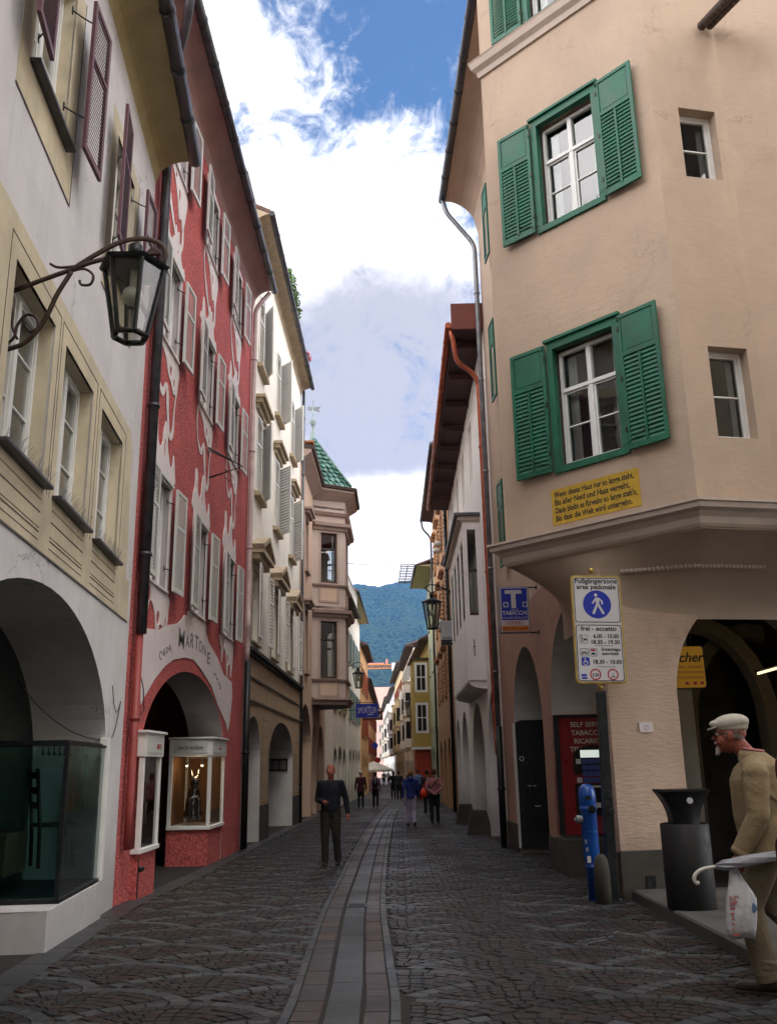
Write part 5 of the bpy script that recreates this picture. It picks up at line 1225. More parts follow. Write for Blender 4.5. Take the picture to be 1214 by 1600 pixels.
def st(s, f, size, x=0, wid=None, al='CENTER', bold=.0):
    t_ = text(s, size, m_txt, S, (x, -.0456, fy(f)), (R(90), 0, 0), .0012, align=al, bold=bold)
    if wid: t_.scale = (wid/max(.01, t_.dimensions.x), 1, 1)
    return t_
st('Fußgängerzone', .072, .088, 0, .555, bold=.0022); st('area pedonale', .128, .088, 0, .52, bold=.0022)
st('frei - eccetto', .518, .082, 0, .47, bold=.0022)
st('6.00 - 10.00', .585, .072, .09, .33, bold=.002); st('18.30 - 19.30', .64, .072, .075, .37, bold=.002)
st('Ermächtigte', .702, .056, .145, .245, bold=.0014); st('autorizzati', .740, .056, .135, .215, bold=.0014)
st('18.30 - 10.00', .82, .072, .085, .37, bold=.002); st('3,50', .935, .055, -.075, .085, bold=.0015)

# TABACCHI sign hanging off the terracotta wall
sw_, zw_ = Fs.sz(842, 987); Tp = Fs.P(sw_, 0, 0, 0)
yT = Tp.y; TL_, TR_, BR_ = at(778, 917, yT), at(824, 917, yT), at(824, 989, yT)
tw, th_ = TR_.x - TL_.x, TR_.z - BR_.z
ts = empty('shop_sign', ((TL_.x+TR_.x)/2, yT, BR_.z), 0, 'blue and white TABACCHI box sign with big T, on brackets from the terracotta wall', 'shop sign')
b = MB(); b.slab([rect(-tw/2, tw/2, 0, th_)], -.06, .06); b.build('box', m_zincl, ts, bevel=.006)
b = MB(); b.slab([rect(-tw/2+.02, tw/2-.02, .02, th_-.02)], -.066, -.0605); b.build('white_face', m_white, ts)
b = MB(); b.slab([rect(-tw/2+.035, tw/2-.035, th_*.27, th_-.035)], -.070, -.0665); b.build('blue_panel', m_blue, ts)
b = MB(); b.slab([rect(-tw/2+.03, tw/2-.03, .03, th_*.15)], -.070, -.0665); b.build('orange_panel', mat('orange sign panel', (.55,.16,.02), .5), ts)
b = MB(); b.slab([[(-.055, th_*.53), (.03, th_*.53), (.03, th_*.84), (.14, th_*.84), (.14, th_*.92), (-.165, th_*.92), (-.165, th_*.84), (-.055, th_*.84)]], -.074, -.0705)
for xx in (-.20, .15): b.slab([rect(xx, xx+.09, th_*.55, th_*.66), rect(xx+.015, xx+.075, th_*.57, th_*.64)], -.074, -.0705)
b.build('white_symbol', m_white, ts)
text('SALI E', .05, m_white, ts, (0, -.0706, th_*.475), extrude=.002); t_ = text('TABACCHI', .10, m_white, ts, (0, -.0706, th_*.385), extrude=.002, bold=.002); t_.scale = (tw*.82/t_.dimensions.x, 1, 1)
t_ = text('VALORI BOLLATI', .05, m_white, ts, (0, -.0706, th_*.30), extrude=.002); t_.scale = (tw*.82/t_.dimensions.x, 1, 1)
b = MB()
for i in range(5): b.slab([disc(-.15+.065*i, th_*.21, .032, 16), disc(-.15+.065*i, th_*.21, .024, 16)], -.070, -.0665)
b.build('red_symbol', m_signred, ts); text('LOTTO', .045, m_signred, ts, (-.02, -.0668, th_*.195), extrude=.002, space=1.35)
t_ = text('SELF SERVICE 24 ORE', .055, m_txt, ts, (0, -.0706, th_*.07), extrude=.002); t_.scale = (tw*.82/t_.dimensions.x, 1, 1)
b = MB(); xw = Tp.x - ts.location.x
for zz in (.01, th_-.01): b.tube([(-tw/2, 0, zz), (xw+.02, 0, zz)], .012, 6); b.tube([(xw-.02, 0, zz), (xw+.01, 0, zz)], .04, 8)
b.build('bracket', m_iron, ts)

def lantern(root, h=.8, w=.5, n=6, lit=False):
    """hexagonal street lantern hanging below its top ring, origin at the top"""
    rt, rb = w/2, w*.27; zt, zb = -.16*h, -h*.97
    b = MB(); b.lathe([(.001, 0), (.06*w, 0), (.10*w, -.05*h), (.30*w, -.08*h), (rt*1.18, zt), (rt*1.10, zt-.03*h), (.001, zt-.02*h)], n=n, smooth=False); b.tube([(0,0,.10*h), (0,0,-.02)], .12*w, 8)
    b.build('lantern_cap', m_iron, root)
    b = MB()
    for i in range(n):
        a, c = 2*math.pi*i/n, 2*math.pi*(i+1)/n
        T = Vector((rt*.98*math.cos(a), rt*.98*math.sin(a), zt-.02*h)); Bm = Vector((rb*math.cos(a), rb*math.sin(a), zb))
        b.tube([T, Bm], .020*w/.5, 6, smooth=False); T2 = Vector((rt*.98*math.cos(c), rt*.98*math.sin(c), zt-.03*h)); B2 = Vector((rb*math.cos(c), rb*math.sin(c), zb))
        b.tube([T, T2], .018, 6); b.tube([Bm, B2], .024*w/.5, 6); 
    b.build('lantern_frame', m_iron, root)
    b = MB(); q = .96
    for i in range(n):
        a, c = 2*math.pi*i/n, 2*math.pi*(i+1)/n
        b.add([(rt*q*math.cos(a), rt*q*math.sin(a), zt-.03*h), (rt*q*math.cos(c), rt*q*math.sin(c), zt-.03*h), (rb*q*math.cos(c), rb*q*math.sin(c), zb), (rb*q*math.cos(a), rb*q*math.sin(a), zb)], [(0,1,2,3)])
    b.build('lantern_glass', LAMPGLASS, root, recalc=False)
    b = MB(); b.ball((0, 0, -.50*h), .085*w/.5, 10); b.tube([(0,0,-.42*h), (0,0,zt)], .03*w/.5, 8)
    b.build('bulb', mat('white bulb glass', (.75,.75,.70), .3, .02), root)
# near lantern on scrolled bracket from the grey house
lp_ = at(212, 398, 6.9); Ls = A.sz(0, 500)
near = empty('street_lantern', lp_, 0, 'large black hexagonal lantern on a scrolled iron bracket, nearest the camera on the left', 'lantern', 'wall lanterns of the street')
lantern(near, .80, .52)
def lpt(u, v, Y=6.9): return at(u, v, Y) - lp_
b = MB(); wallp = A.P(-5.35, 0, 0, 0)
b.tube(smoothpts([lpt(-90, 495, 6.95), lpt(0, 463), lpt(60, 440), lpt(110, 422), lpt(150, 408), lpt(200, 398), lpt(235, 397), lpt(252, 395)], 5, False), .017, 8, flat=(1.3, .9))
b.tube(smoothpts([lpt(115, 420), lpt(150, 398), lpt(190, 378), lpt(225, 373), lpt(252, 382), lpt(259, 400), lpt(250, 411), lpt(238, 408), lpt(232, 398), lpt(240, 390), lpt(248, 394)], 6, False), .015, 8, flat=(1.6, .7))
b.tube(smoothpts([lpt(118, 416), lpt(100, 418), lpt(88, 417), lpt(79, 412)], 4, False), .012, 6)
b.tube(smoothpts([lpt(-80, 580, 6.95), lpt(-30, 565), lpt(0, 550), lpt(40, 535), lpt(70, 500), lpt(90, 460), lpt(112, 425)], 6, False), .017, 8, flat=(1.3, .9))
b.tube(smoothpts([lpt(112, 424), lpt(132, 420), lpt(146, 430), lpt(142, 444), lpt(128, 445), lpt(125, 438)], 5, False), .012, 6)
b.tube(smoothpts([lpt(0, 545), lpt(22, 528), lpt(28, 508), lpt(42, 492), lpt(58, 497), lpt(60, 512), lpt(48, 518), lpt(40, 508)], 6, False), .013, 6)
b.tube(smoothpts([lpt(-20, 475), lpt(8, 468), lpt(20, 485), lpt(20, 510), lpt(28, 530)], 5, False), .011, 6)
b.tube([lpt(-92, 470, 6.95), lpt(-92, 600, 6.95)], .02, 8)
b.build('bracket', m_rust, near)
def far_lantern(u, v, Y, h, w, side, lab, reach):
    p = at(u, v, Y); r_ = empty('street_lantern', p, 0, lab, 'lantern', 'wall lanterns of the street'); lantern(r_, h, w)
    b = MB(); s_ = side
    b.tube(smoothpts([(0, 0, .12), (-s_*.2, 0, .3), (0, 0, .42), (s_*reach*.3, 0, .34), (s_*reach*.6, 0, .22), (s_*reach, 0, .05)], 5, False), .022, 6)
    b.tube(smoothpts([(0, 0, .1), (s_*reach*.25, 0, .22), (s_*reach*.5, 0, .24), (s_*reach, 0, -.05)], 5, False), .02, 6); b.tube([(s_*reach*.62, 0, .2), (s_*reach*.98, 0, -.55)], .016, 6)
    b.build('bracket', m_iron, r_); return r_
far_lantern(674, 932, 31.0, 1.15, .62, 1, 'black lantern on a long bracket in front of the off-white house on the right', .95)
far_lantern(560, 1047, 50.0, 1.0, .6, -1, 'small black lantern on the left beside the blue shop sign', .9)
far_lantern(640, 1093, 66.0, 1.2, .7, 1, 'distant black lantern beside the dark brown banner on the right', 1.0)

def flat_sign(name, lab, cat, u0, v0, u1, v1, Y, mt, th=.06, wallx=None):
    p0, p1_ = at(u0, v0, Y), at(u1, v1, Y); w_, h_ = p1_.x - p0.x, p0.z - p1_.z
    r_ = empty(name, (p0.x + w_/2, Y, p1_.z), 0, lab, cat)
    b = MB(); b.slab([rect(-w_/2, w_/2, 0, h_)], -th/2, th/2); b.build('board', mt, r_, bevel=.006)
    b = MB(); s_ = 1 if wallx and wallx > p0.x else -1
    b.tube([(-s_*w_*.5, 0, h_+.06), ((wallx or p0.x) - r_.location.x, 0, h_+.06)], .018, 6); b.tube([(-w_*.35, 0, h_+.06), (-w_*.35, 0, h_)], .01, 6); b.tube([(w_*.35, 0, h_+.06), (w_*.35, 0, h_)], .01, 6)
    b.build('bracket', m_iron, r_); return r_, w_, h_
r_, w_, h_ = flat_sign('shop_sign', 'blue shop sign with slanted white lettering hanging on the left', 'shop sign', 556, 1100, 591, 1121, 47, m_blue, wallx=-3.3)
t_ = text('SPORTLER', .40, m_white, r_, (0, -.032, h_*.33), shear=.2, extrude=.004, space=1.12); t_.scale = (w_*.84/t_.dimensions.x, 1, 1)
for q_ in ((.02, .28, .2, .26), (.0, .2, .74, .79)): b = MB(); b.slab([rect(w_*q_[0], w_*q_[1], h_*q_[2], h_*q_[3])], -.036, -.031); b.build('stripe', m_white, r_)
r_, w_, h_ = flat_sign('shop_sign', 'dark brown Rainer sign hanging just below and right of the blue one', 'shop sign', 567, 1111, 598, 1125, 52, m_brown, wallx=-3.2)
t_ = text('Rainer', .42, m_white, r_, (0, -.032, h_*.25), extrude=.004, bold=.008); t_.scale = (w_*.9/t_.dimensions.x, 1, 1)
r_, w_, h_ = flat_sign('shop_sign', 'white square sign with a line drawing and black foot on the off-white house', 'shop sign', 688, 970, 716, 1008, 31.2, m_white, wallx=2.35)
b = MB(); b.slab([rect(-w_/2+.004, w_/2-.004, .002, h_*.23)], -.036, -.0305); b.build('black_foot', m_txt, r_)
b = MB(); limb(b, [(-.12, h_*.45), (-.12, h_*.72), (-.02, h_*.68), (-.02, h_*.55), (.10, h_*.52), (.12, h_*.80), (.0, h_*.86), (-.02, h_*.68)], .01, -.034, -.0305); b.build('line_drawing', m_greytxt, r_)
t_ = text('ZUVERKAUF', .10, m_txt, r_, (0, -.031, h_*.26), extrude=.002, bold=.002); t_.scale = (w_*.8/t_.dimensions.x, 1, 1); text('+39 04', .07, m_white, r_, (.1, -.037, h_*.10), extrude=.002)
r_, w_, h_ = flat_sign('banner_sign', 'tall dark brown banner hanging far down the street on the right', 'banner', 640, 1106, 653, 1140, 63, m_brown, wallx=1.7)
for i, (u, v, c_, lab) in enumerate(((586, 1165, m_blue, 'small round blue sign on the far orange house'), (590, 1188, m_signred, 'small round red sign low on the far orange house'))):
    p = at(u, v, 88); b = MB(); b.slab([disc(0, 0, .28, 18)], -.03, .03); b.tube([(-.3, 0, 0), (-.8, 0, .05)], .02, 6); o_ = b.build('round_sign', c_, None, loc=p); tag(o_, lab, 'sign')
# lit newsagent sign inside the front arch
q0 = Fg.P(1.02, 0, -1.35, 0); Y_ = q0.y
g0_, g1_ = at(1040, 1010, Y_), at(1103, 1076, Y_); w_, h_ = g1_.x-g0_.x, g0_.z-g1_.z
gs_ = empty('shop_sign', (g0_.x + w_/2, Y_, g1_.z), 0, 'yellow lit newsagent sign hanging inside the arch of the peach house', 'shop sign')
b = MB(); b.slab([rrect(w_, h_, .05, cz=h_/2)], -.05, .05); b.build('box', m_iron, gs_)
b = MB(); b.slab([rrect(w_-.03, h_-.03, .045, cz=h_/2)], -.056, -.0505); b.build('lit_face', emis('lit sign face', (.9, .42, .05), .11), gs_)
t_ = text('scher', .20, m_txt, gs_, (.02, -.0565, h_*.62), shear=.3, extrude=.001, bold=.004)
for s_, f in (('BUCHER - GIORNALI', .47), ('CARTE GEOGRAFICHE', .35), ('E ARTICOLI DA REGALO', .23)): 
    t_ = text(s_, .055, m_txt, gs_, (w_*.44, -.0565, h_*f), extrude=.001, align='RIGHT'); t_.scale = (w_*.85/t_.dimensions.x, 1, 1)
b = MB(); [b.box(x, x+.05, -.0585, -.0565, h_*.09, h_*.16) for x in (-.05, .07, .17)]; b.build('red_symbol', m_signred, gs_)
b = MB(); b.tube([(-.15, 0, h_), (-.15, 0, h_+.6)], .012, 6); b.tube([(.1, 0, h_), (.1, 0, h_+.6)], .012, 6); b.build('hanger', m_iron, gs_)
# fluorescent tube deeper in the arcade
pf = at(1207, 1047, 14.5); b = MB(); b.tube([(-.25, 0, -.05), (.35, 0, .10)], .022, 8); tb = b.build('lamp_tube', emis('tube light', (1, .8, .45), 1.1), None, loc=pf); tag(tb, 'lit fluorescent tube inside the arcade of the peach house', 'lamp')
b = MB(); b.tube([(-.27, .03, -.03), (.37, .03, .12)], .035, 6); b.build('fitting', m_zincl, tb)
l = bpy.data.lights.new('arcade tube', 'POINT'); l.energy = 5; l.color = (1, .72, .28); l.shadow_soft_size = .2; lo_ = bpy.data.objects.new('arcade_light', l); col.objects.link(lo_); lo_.parent = tb; lo_.location = (0.1, -.1, -.15)

# vending machines in the side arches
def Mloc(s, w): return Fs.P(s, 0, w, 0)
m_machred = mat('machine red', (.20,.008,.012), .35, .1, 4, coat=.3)
pM = Mloc(-3.50, -.05); y_ = pM.y
x0m, x1m = at(868, 1200, y_).x, 3.86; zt_, zb_m = at(890, 1117, y_).z, at(890, 1305, y_).z
vm = empty('vending_machine', (x0m, y_, zb_m), 0, 'red self-service tobacco vending machine standing in the nearer side arch', 'vending machine')
b = MB(); b.box(0, x1m-x0m, 0, .28, 0, zt_-zb_m); b.box(-.0, .09, -.03, 0, 0, zt_-zb_m, 1); b.box(.09, x1m-x0m, -.03, 0, zt_-zb_m-.05, zt_-zb_m, 1); b.build('body', [m_machred, m_iron], vm, bevel=.006)
for i, s_ in enumerate(('SELF SERVICE', 'TABACCHI E', 'RICARICHE', 'TELEFONICHE')): text(s_, .115, m_greypaint, vm, (.62, -.004, 1.72-.135*i), align='CENTER', extrude=.003, bold=.001)
b = MB(); b.slab([arch_hole(.30, .98, .95, 1.25, 1.42, 12)], -.012, -.001); b.slab([rect(.30, .90, .30, .80)], -.012, -.001); b.build('recess', m_dark, vm)
b = MB(); b.box(.42, .95, -.02, -.013, 1.22, 1.34); b.build('lit_display', emis('display', (.85, .95, .85), .45), vm)
b = MB()
for i in range(4):
    for j in range(5): b.box(.44+.1*j, .53+.1*j, -.028, -.013, .82+.1*i, .90+.1*i)
b.build('keypad', mat('dim blue key', (.05,.08,.28), .5), vm)
b = MB(); b.box(.34, .42, -.02, -.013, 1.12, 1.2); b.box(.34, .42, -.02, -.013, .82, .9); b.box(.45, .85, -.03, -.013, .74, .77); b.box(.5, .7, -.03, -.013, .42, .5); b.build('label_plate', m_greypaint, vm)
pM = Mloc(-7.3, -.05); y_ = pM.y; x0m = at(808, 1200, y_).x; zt_, zb_m = at(820, 1125, y_).z, at(840, 1325, y_).z
vm = empty('vending_machine', (x0m, y_, zb_m), 0, 'black vending machine with slanted top in the far side arch', 'vending machine')
b = MB(); b.slab([[(0, 0), (.95, 0), (.95, zt_-zb_m), (.12, zt_-zb_m), (0, zt_-zb_m-.05)]], 0, .3); b.box(-.03, 0, -.0, .28, 0, zt_-zb_m-.06, 1); b.build('body', [m_blackp, m_greypaint], vm, bevel=.006)
b = MB(); b.slab([disc(.10, 1.75, .05, 16), disc(.10, 1.75, .035, 16)], -.01, -.001); b.box(.2, .27, -.01, -.001, 1.2, 1.215); b.box(.31, .37, -.01, -.001, 1.2, 1.215); b.box(.32, .44, -.012, -.001, .8, .815); b.build('label_plate', m_greypaint, vm)
b = MB(); b.box(.1, .8, -.006, -.001, .3, 1.6); b.build('panel', m_iron, vm)
# small things on the pier
b = MB(); b.slab([rrect(.19, .13, .012)], -.02, 0); o_ = b.build('number_plate', m_redorn, None, loc=Fg.P(.49, 0, .0, 1.92), rotz=Fg.rot); tag(o_, 'small pale plate on the peach pier above the litter bin', 'plate')
b = MB(); b.slab([disc(0, -.01, .03, 14), disc(0, -.01, .022, 14)], -.0215, -.0202); b.build('emblem', m_greytxt, o_)
# hydrant
hb = gnd(929, 1408); hy = empty('hydrant', hb, 0, 'tall blue pillar hydrant with side outlets and two number stickers, beside the sign post', 'hydrant'); hy.scale = (.86, .86, .94)
m_hyd = mat('hydrant blue', (.008,.065,.30), .35, .1, 5, coat=.3, stain=.15)
b = MB(); b.lathe([(.001, -.05), (.085, -.05), (.085, .40), (.105, .41), (.105, .44), (.088, .45), (.112, .50), (.118, .52), (.118, 1.13), (.128, 1.14), (.128, 1.17), (.118, 1.18), (.118, 1.20), (.125, 1.21), (.125, 1.34), (.11, 1.42), (.06, 1.465), (.001, 1.475)], n=32)
for z in (.75, .86, 1.12): b.lathe([(.119, z), (.121, z+.004), (.119, z+.008)], n=32)
b.build('body', m_hyd, hy)
for i, (dx_, dy_, z) in enumerate(((-.13, -.03, 1.02), (.02, -.13, 1.15))):
    b = MB(); d_ = Vector((dx_, dy_, 0)).normalized(); b.tube([d_*.08+Vector((0,0,z)), d_*.16+Vector((0,0,z))], .05, 14); b.tube([d_*.16+Vector((0,0,z)), d_*.20+Vector((0,0,z))], [.058, .05], 8, smooth=False); b.tube([d_*.20+Vector((0,0,z)), d_*.23+Vector((0,0,z))], .02, 6)
    b.build('outlet', m_zincl if i == 0 else m_iron, hy)
b = MB(); b.box(-.055, .03, -.13, -.118, 1.27, 1.32); b.build('badge', m_iron, hy)
b = MB(); b.box(-.085, -.035, -.119, -.10, .48, .56); b.build('sticker', m_white, hy)
text('S', .07, m_white, hy, (-.085, -.100, .72), (R(90), 0, R(-38)), .002); text('8', .07, m_white, hy, (-.078, -.105, .62), (R(90), 0, R(-35)), .002)
b = MB(); b.lathe([(.001, -.1), (.10, -.1), (.095, .38), (.08, .50), (.04, .56), (.001, .565)], n=18); gst = b.build('guard_stone', mat('worn guard stone', (.045,.042,.032), .9, .3, 4, .5, 25), None, loc=gnd(944, 1413)+Vector((0, .02, 0))); tag(gst, 'rounded pale stone guard between the blue hydrant and the sign post', 'guard stone')
# pavement step and litter bin
b = MB(); kp = [(2.84, 12.12), (2.80, 10.5), (2.76, 8.9), (2.70, 7.2), (2.62, 5.6), (2.55, 3.0)]
n_ = len(kp)
vs = [(x, y, g(y)-.1) for x, y in kp] + [(x, y, g(y)+.10) for x, y in kp] + [(x+.02, y, g(y)+.118) for x, y in kp] + [(x+.26, y, g(y)+.12) for x, y in kp] + [(11, y+.4, g(y)+.12) for x, y in kp]
b.add(vs, [(r*n_+i, r*n_+i+1, (r+1)*n_+i+1, (r+1)*n_+i) for r in range(4) for i in range(n_-1)])
o_ = b.build('pavement', mat('pavement stone', (.07,.065,.06), .8, .3, 1.6, .4, 25, stain=.3), None); tag(o_, kind='structure')
bp = Vector((3.02, 10.25, g(10.25)+.12)); lb = empty('litter_bin', bp, R(0), 'black litter bin with a curved flared hood and round white sticker on the right pavement', 'litter bin'); lb.scale = (.94, .94, .90)
b = MB(); b.lathe([(.001, 0), (.265, 0), (.265, .02), (.27, .03), (.27, .93), (.255, .94), (.255, .90), (.001, .90)], n=36, sy=.85); b.build('body', mat('bin metal', (.004,.004,.004), .6, .3, 9), lb)
b = MB(); prof = []                                   # flared hood, open to the sides
for i in range(9):
    t = i/8; prof.append((.30 - .17*math.sin(t*math.pi/2) if False else .305 - .165*(1-(1-t)**2), 1.30 - .36*t))
vs = []
for x_, z in prof: vs += [(-x_*.88, -.20, z), (x_*.88, -.20, z), (x_*.88, .20, z), (-x_*.88, .20, z)]
b.add(vs, [(4*i, 4*i+4, 4*i+5, 4*i+1) for i in range(8)] + [(4*i+1, 4*i+5, 4*i+6, 4*i+2) for i in range(8)] + [(4*i+2, 4*i+6, 4*i+7, 4*i+3) for i in range(8)] + [(4*i+3, 4*i+7, 4*i+4, 4*i) for i in range(8)], 0, True)
b.box(-.27, .27, -.21, .21, 1.30, 1.325)
b.build('hood', mat('bin hood', (.009,.009,.010), .42, .2, 9), lb)
b = MB(); b.slab([disc(.03, 1.20, .035, 20)], -.208, -.202); b.build('sticker', m_white, lb)
# grit: small drain grate in the channel and overhead cables
b = MB()
pA_, pB_ = G.P(gs(31.0), 0, 0, at(700, 877, 31).z), D.P(7.5, 0, 1.38, at(540, 880, 41).z)
b.tube(sag(tuple(pA_), tuple(pB_), .12, 20), .014, 5); o_ = b.build('overhead_cable', m_blackp, None); tag(o_, 'thin cable strung across the street from the pink bay to the off-white house', 'cable')
# tower crane far behind the roofs
cr = empty('tower_crane', (-14, 250, -1), 0, 'orange tower crane jib with a white counterweight above the far roofs', 'crane')
m_crane = mat('crane orange', (.62,.22,.03), .5); zc1, zc0 = at(600, 1046, 250).z+1, at(600, 1050, 250).z+1
xa, xb = at(560, 1046, 250).x+14, at(613, 1046, 250).x+14
b = MB(); zt_ = zc0 + 1.0
for y in (-.5, .5):
    b.box(-12, xb, y-.08, y+.08, zt_-.1, zt_+.1); b.box(-12, xb, y-.08, y+.08, zt_+.9, zt_+1.1)
    for i in range(28): b.tube([(-12+i*1.0, y, zt_), (-11.5+i*1.0, y, zt_+1.0), (-11+i*1.0, y, zt_)], .05, 4)
b.build('jib', m_crane, cr)
b = MB(); 
for sx in (-.6, .6):
    for sy in (-.6, .6): b.box(sx-.1, sx+.1, sy-.1, sy+.1, 0, zt_+4)
for i in range(24):
    z = i*1.2; b.tube([(-.6, -.6, z), (.6, -.6, z+1.2)], .05, 4); b.tube([(-.6, .6, z), (.6, .6, z+1.2)], .05, 4); b.tube([(-.6, -.6, z), (-.6, .6, z+1.2)], .05, 4)
b.build('mast', m_crane, cr)
b = MB(); b.box(xb-.2, xb+1.4, -.9, .9, zt_-.8, zt_+1.4); b.build('counterweight', m_white, cr, bevel=.05)
b = MB(); b.box(xb-7.5, xb-2.2, -.15, .15, zt_+1.0, zt_+1.5); b.box(xb-1.8, xb-1.2, -.3, .3, zt_+1.1, zt_+2.4); b.build('banner_board', mat('pale red board', (.55,.22,.18), .6), cr)
# cafe parasol
cp = at(584, 1203, 85); pr = empty('parasol', (cp.x, 85, g(85)), 0, 'cream cafe parasol open over the far left of the street', 'parasol')
b = MB(); zz = cp.z - g(85); b.lathe([(.02, zz+.75), (1.0, zz+.38), (1.9, zz+.02), (1.88, zz-.16), (.98, zz+.34), (.001, zz+.70)], n=8, smooth=False, a0=.39, sy=1); b.build('canopy', mat('cream canvas', (.62,.60,.54), .85), pr)
b = MB(); b.tube([(0,0,0), (0,0,zz+.7)], .04, 8); b.build('pole', m_brownwood, pr)
# ================================================================= ground, paving, channel, mountain, haze
b = MB(); Ys = [-40, 0, 5, 10, 16, 21, 27, 35, 43, 60, 80, 100, 150, 220, 400, 900, 2600]
xs_ = [-1500, -200, -30, -6, 0, 6, 30, 200, 1500]
vs = [(x, Y, g(Y)-.006-(.0 if Y < 400 else 0)) for Y in Ys for x in xs_]; n_ = len(xs_)
b.add(vs, [(j*n_+i, j*n_+i+1, (j+1)*n_+i+1, (j+1)*n_+i) for j in range(len(Ys)-1) for i in range(n_-1)])
m_mortar = mat('dark joint sand', (.020,.018,.017), .9, .3, 3, .4, 50)
gr = b.build('ground', m_mortar, None); tag(gr, kind='structure')
# channel path
gap = [(gnd(u, v).x, gnd(u, v).y) for u, v in ((502, 1598), (523, 1500), (545, 1400), (575, 1320), (600, 1272))]
gap = [(gap[0][0]-.08*0, -6.0)] + [(gap[0][0], 3.0)] + gap + [(-.35, 52), (-.05, 66), (.1, 80), (-.1, 100), (-1.2, 130)]
gap[0] = (gap[2][0]-.25, -6.0); gap[1] = (gap[2][0]-.10, 3.0)
cl = smoothpts([(x, y, 0) for x, y in gap], 10, False)
def chx(Y):
    for p, q in zip(cl, cl[1:]):
        if p[1] <= Y <= q[1]: return p[0] + (q[0]-p[0])*(Y-p[1])/max(1e-6, q[1]-p[1])
    return cl[-1][0]
pm = bpy.data.materials.new('paving stone'); pm.use_nodes = True; N = NT(pm.node_tree)
at_ = N.n('ShaderNodeVertexColor', layer_name='tint'); tcn = N.n('ShaderNodeTexCoord').outputs['Object']
p = N.n('ShaderNodeBsdfPrincipled'); nz = N.noise(tcn, 26, 5, .65); f = N.ramp(nz, .3, .7, .72, 1.28); big = N.noise(tcn, .7, 4, .6); f2 = N.ramp(big, .3, .7, .80, 1.2)
c = N.mix(1.0, at_.outputs[0], gfcol(N, f), 'MULTIPLY'); c = N.mix(1.0, c, (.72, .72, .72), 'MULTIPLY'); c = N.mix(1.0, c, gfcol(N, f2), 'MULTIPLY'); N.l(c, p.inputs['Base Color'])
N.l(N.ramp(big, .3, .7, .42, .68), p.inputs['Roughness']); p.inputs['Specular IOR Level'].default_value = .35
bp_ = N.n('ShaderNodeBump'); bp_.inputs['Strength'].default_value = .3; bp_.inputs['Distance'].default_value = .006; N.l(N.noise(tcn, 55, 4, .6), bp_.inputs['Height']); N.l(bp_.outputs[0], p.inputs['Normal'])
o = N.n('ShaderNodeOutputMaterial'); N.l(p.outputs[0], o.inputs[0])
def stones(name, quads, cols, dome=.006, inset=.12, kind='stuff', lab=None):
    """quads: list of 4 (x, y) corners; each stone a slightly domed block on the ground"""
    V = []; Fc = []; Cc = []
    for q, cc in zip(quads, cols):
        cx_ = sum(p[0] for p in q)/4; cy_ = sum(p[1] for p in q)/4; z = g(cy_); b0 = len(V); h = dome*rnd.uniform(.5, 1.3)
        for x, y in q: V.append((x, y, g(y)-.012))
        for x, y in q: V.append((x+(cx_-x)*inset, y+(cy_-y)*inset, g(y)+h))
        for i in range(4): Fc.append((b0+i, b0+(i+1) % 4, b0+4+(i+1) % 4, b0+4+i)); 
        Fc.append((b0+4, b0+5, b0+6, b0+7)); Cc += [cc]*5
    me = bpy.data.meshes.new(name); me.from_pydata(V, [], Fc); me.materials.append(pm)
    ca = me.color_attributes.new('tint', 'FLOAT_COLOR', 'CORNER'); arr = np.ones((len(me.loops), 4), dtype=np.float32)
    arr[:, :3] = np.repeat(np.array(Cc, dtype=np.float32), 4, axis=0); ca.data.foreach_set('color', arr.ravel()); me.update()
    o = bpy.data.objects.new(name, me); col.objects.link(o); tag(o, kind=kind)
    if lab: o['label'] = lab; o['category'] = 'paving'
    return o
quads = []; cols = []; Wf, Hf, Rf = 1.50, .50, .86
reds = [(0.031,0.020,0.017), (0.026,0.021,0.019), (0.021,0.019,0.019), (0.037,0.022,0.017), (0.020,0.019,0.019), (0.029,0.025,0.022)]
greys = [(0.060,0.063,0.068), (0.071,0.074,0.075), (0.052,0.057,0.063)]
def inside(x, y):
    lx = -3.62 if y > 12.2 else -3.6 + (12.2-y)*.098
    rx = 2.72 if y < 12.2 else 2.74 - (y-12.2)*.043
    if y > 21: rx = 2.33
    if y > 46: lx = -3.2
    if x < lx + .28 or x > rx - .02: return False
    c_ = chx(y); return not (c_ - .28 < x < c_ + .515)
YMAX = 62
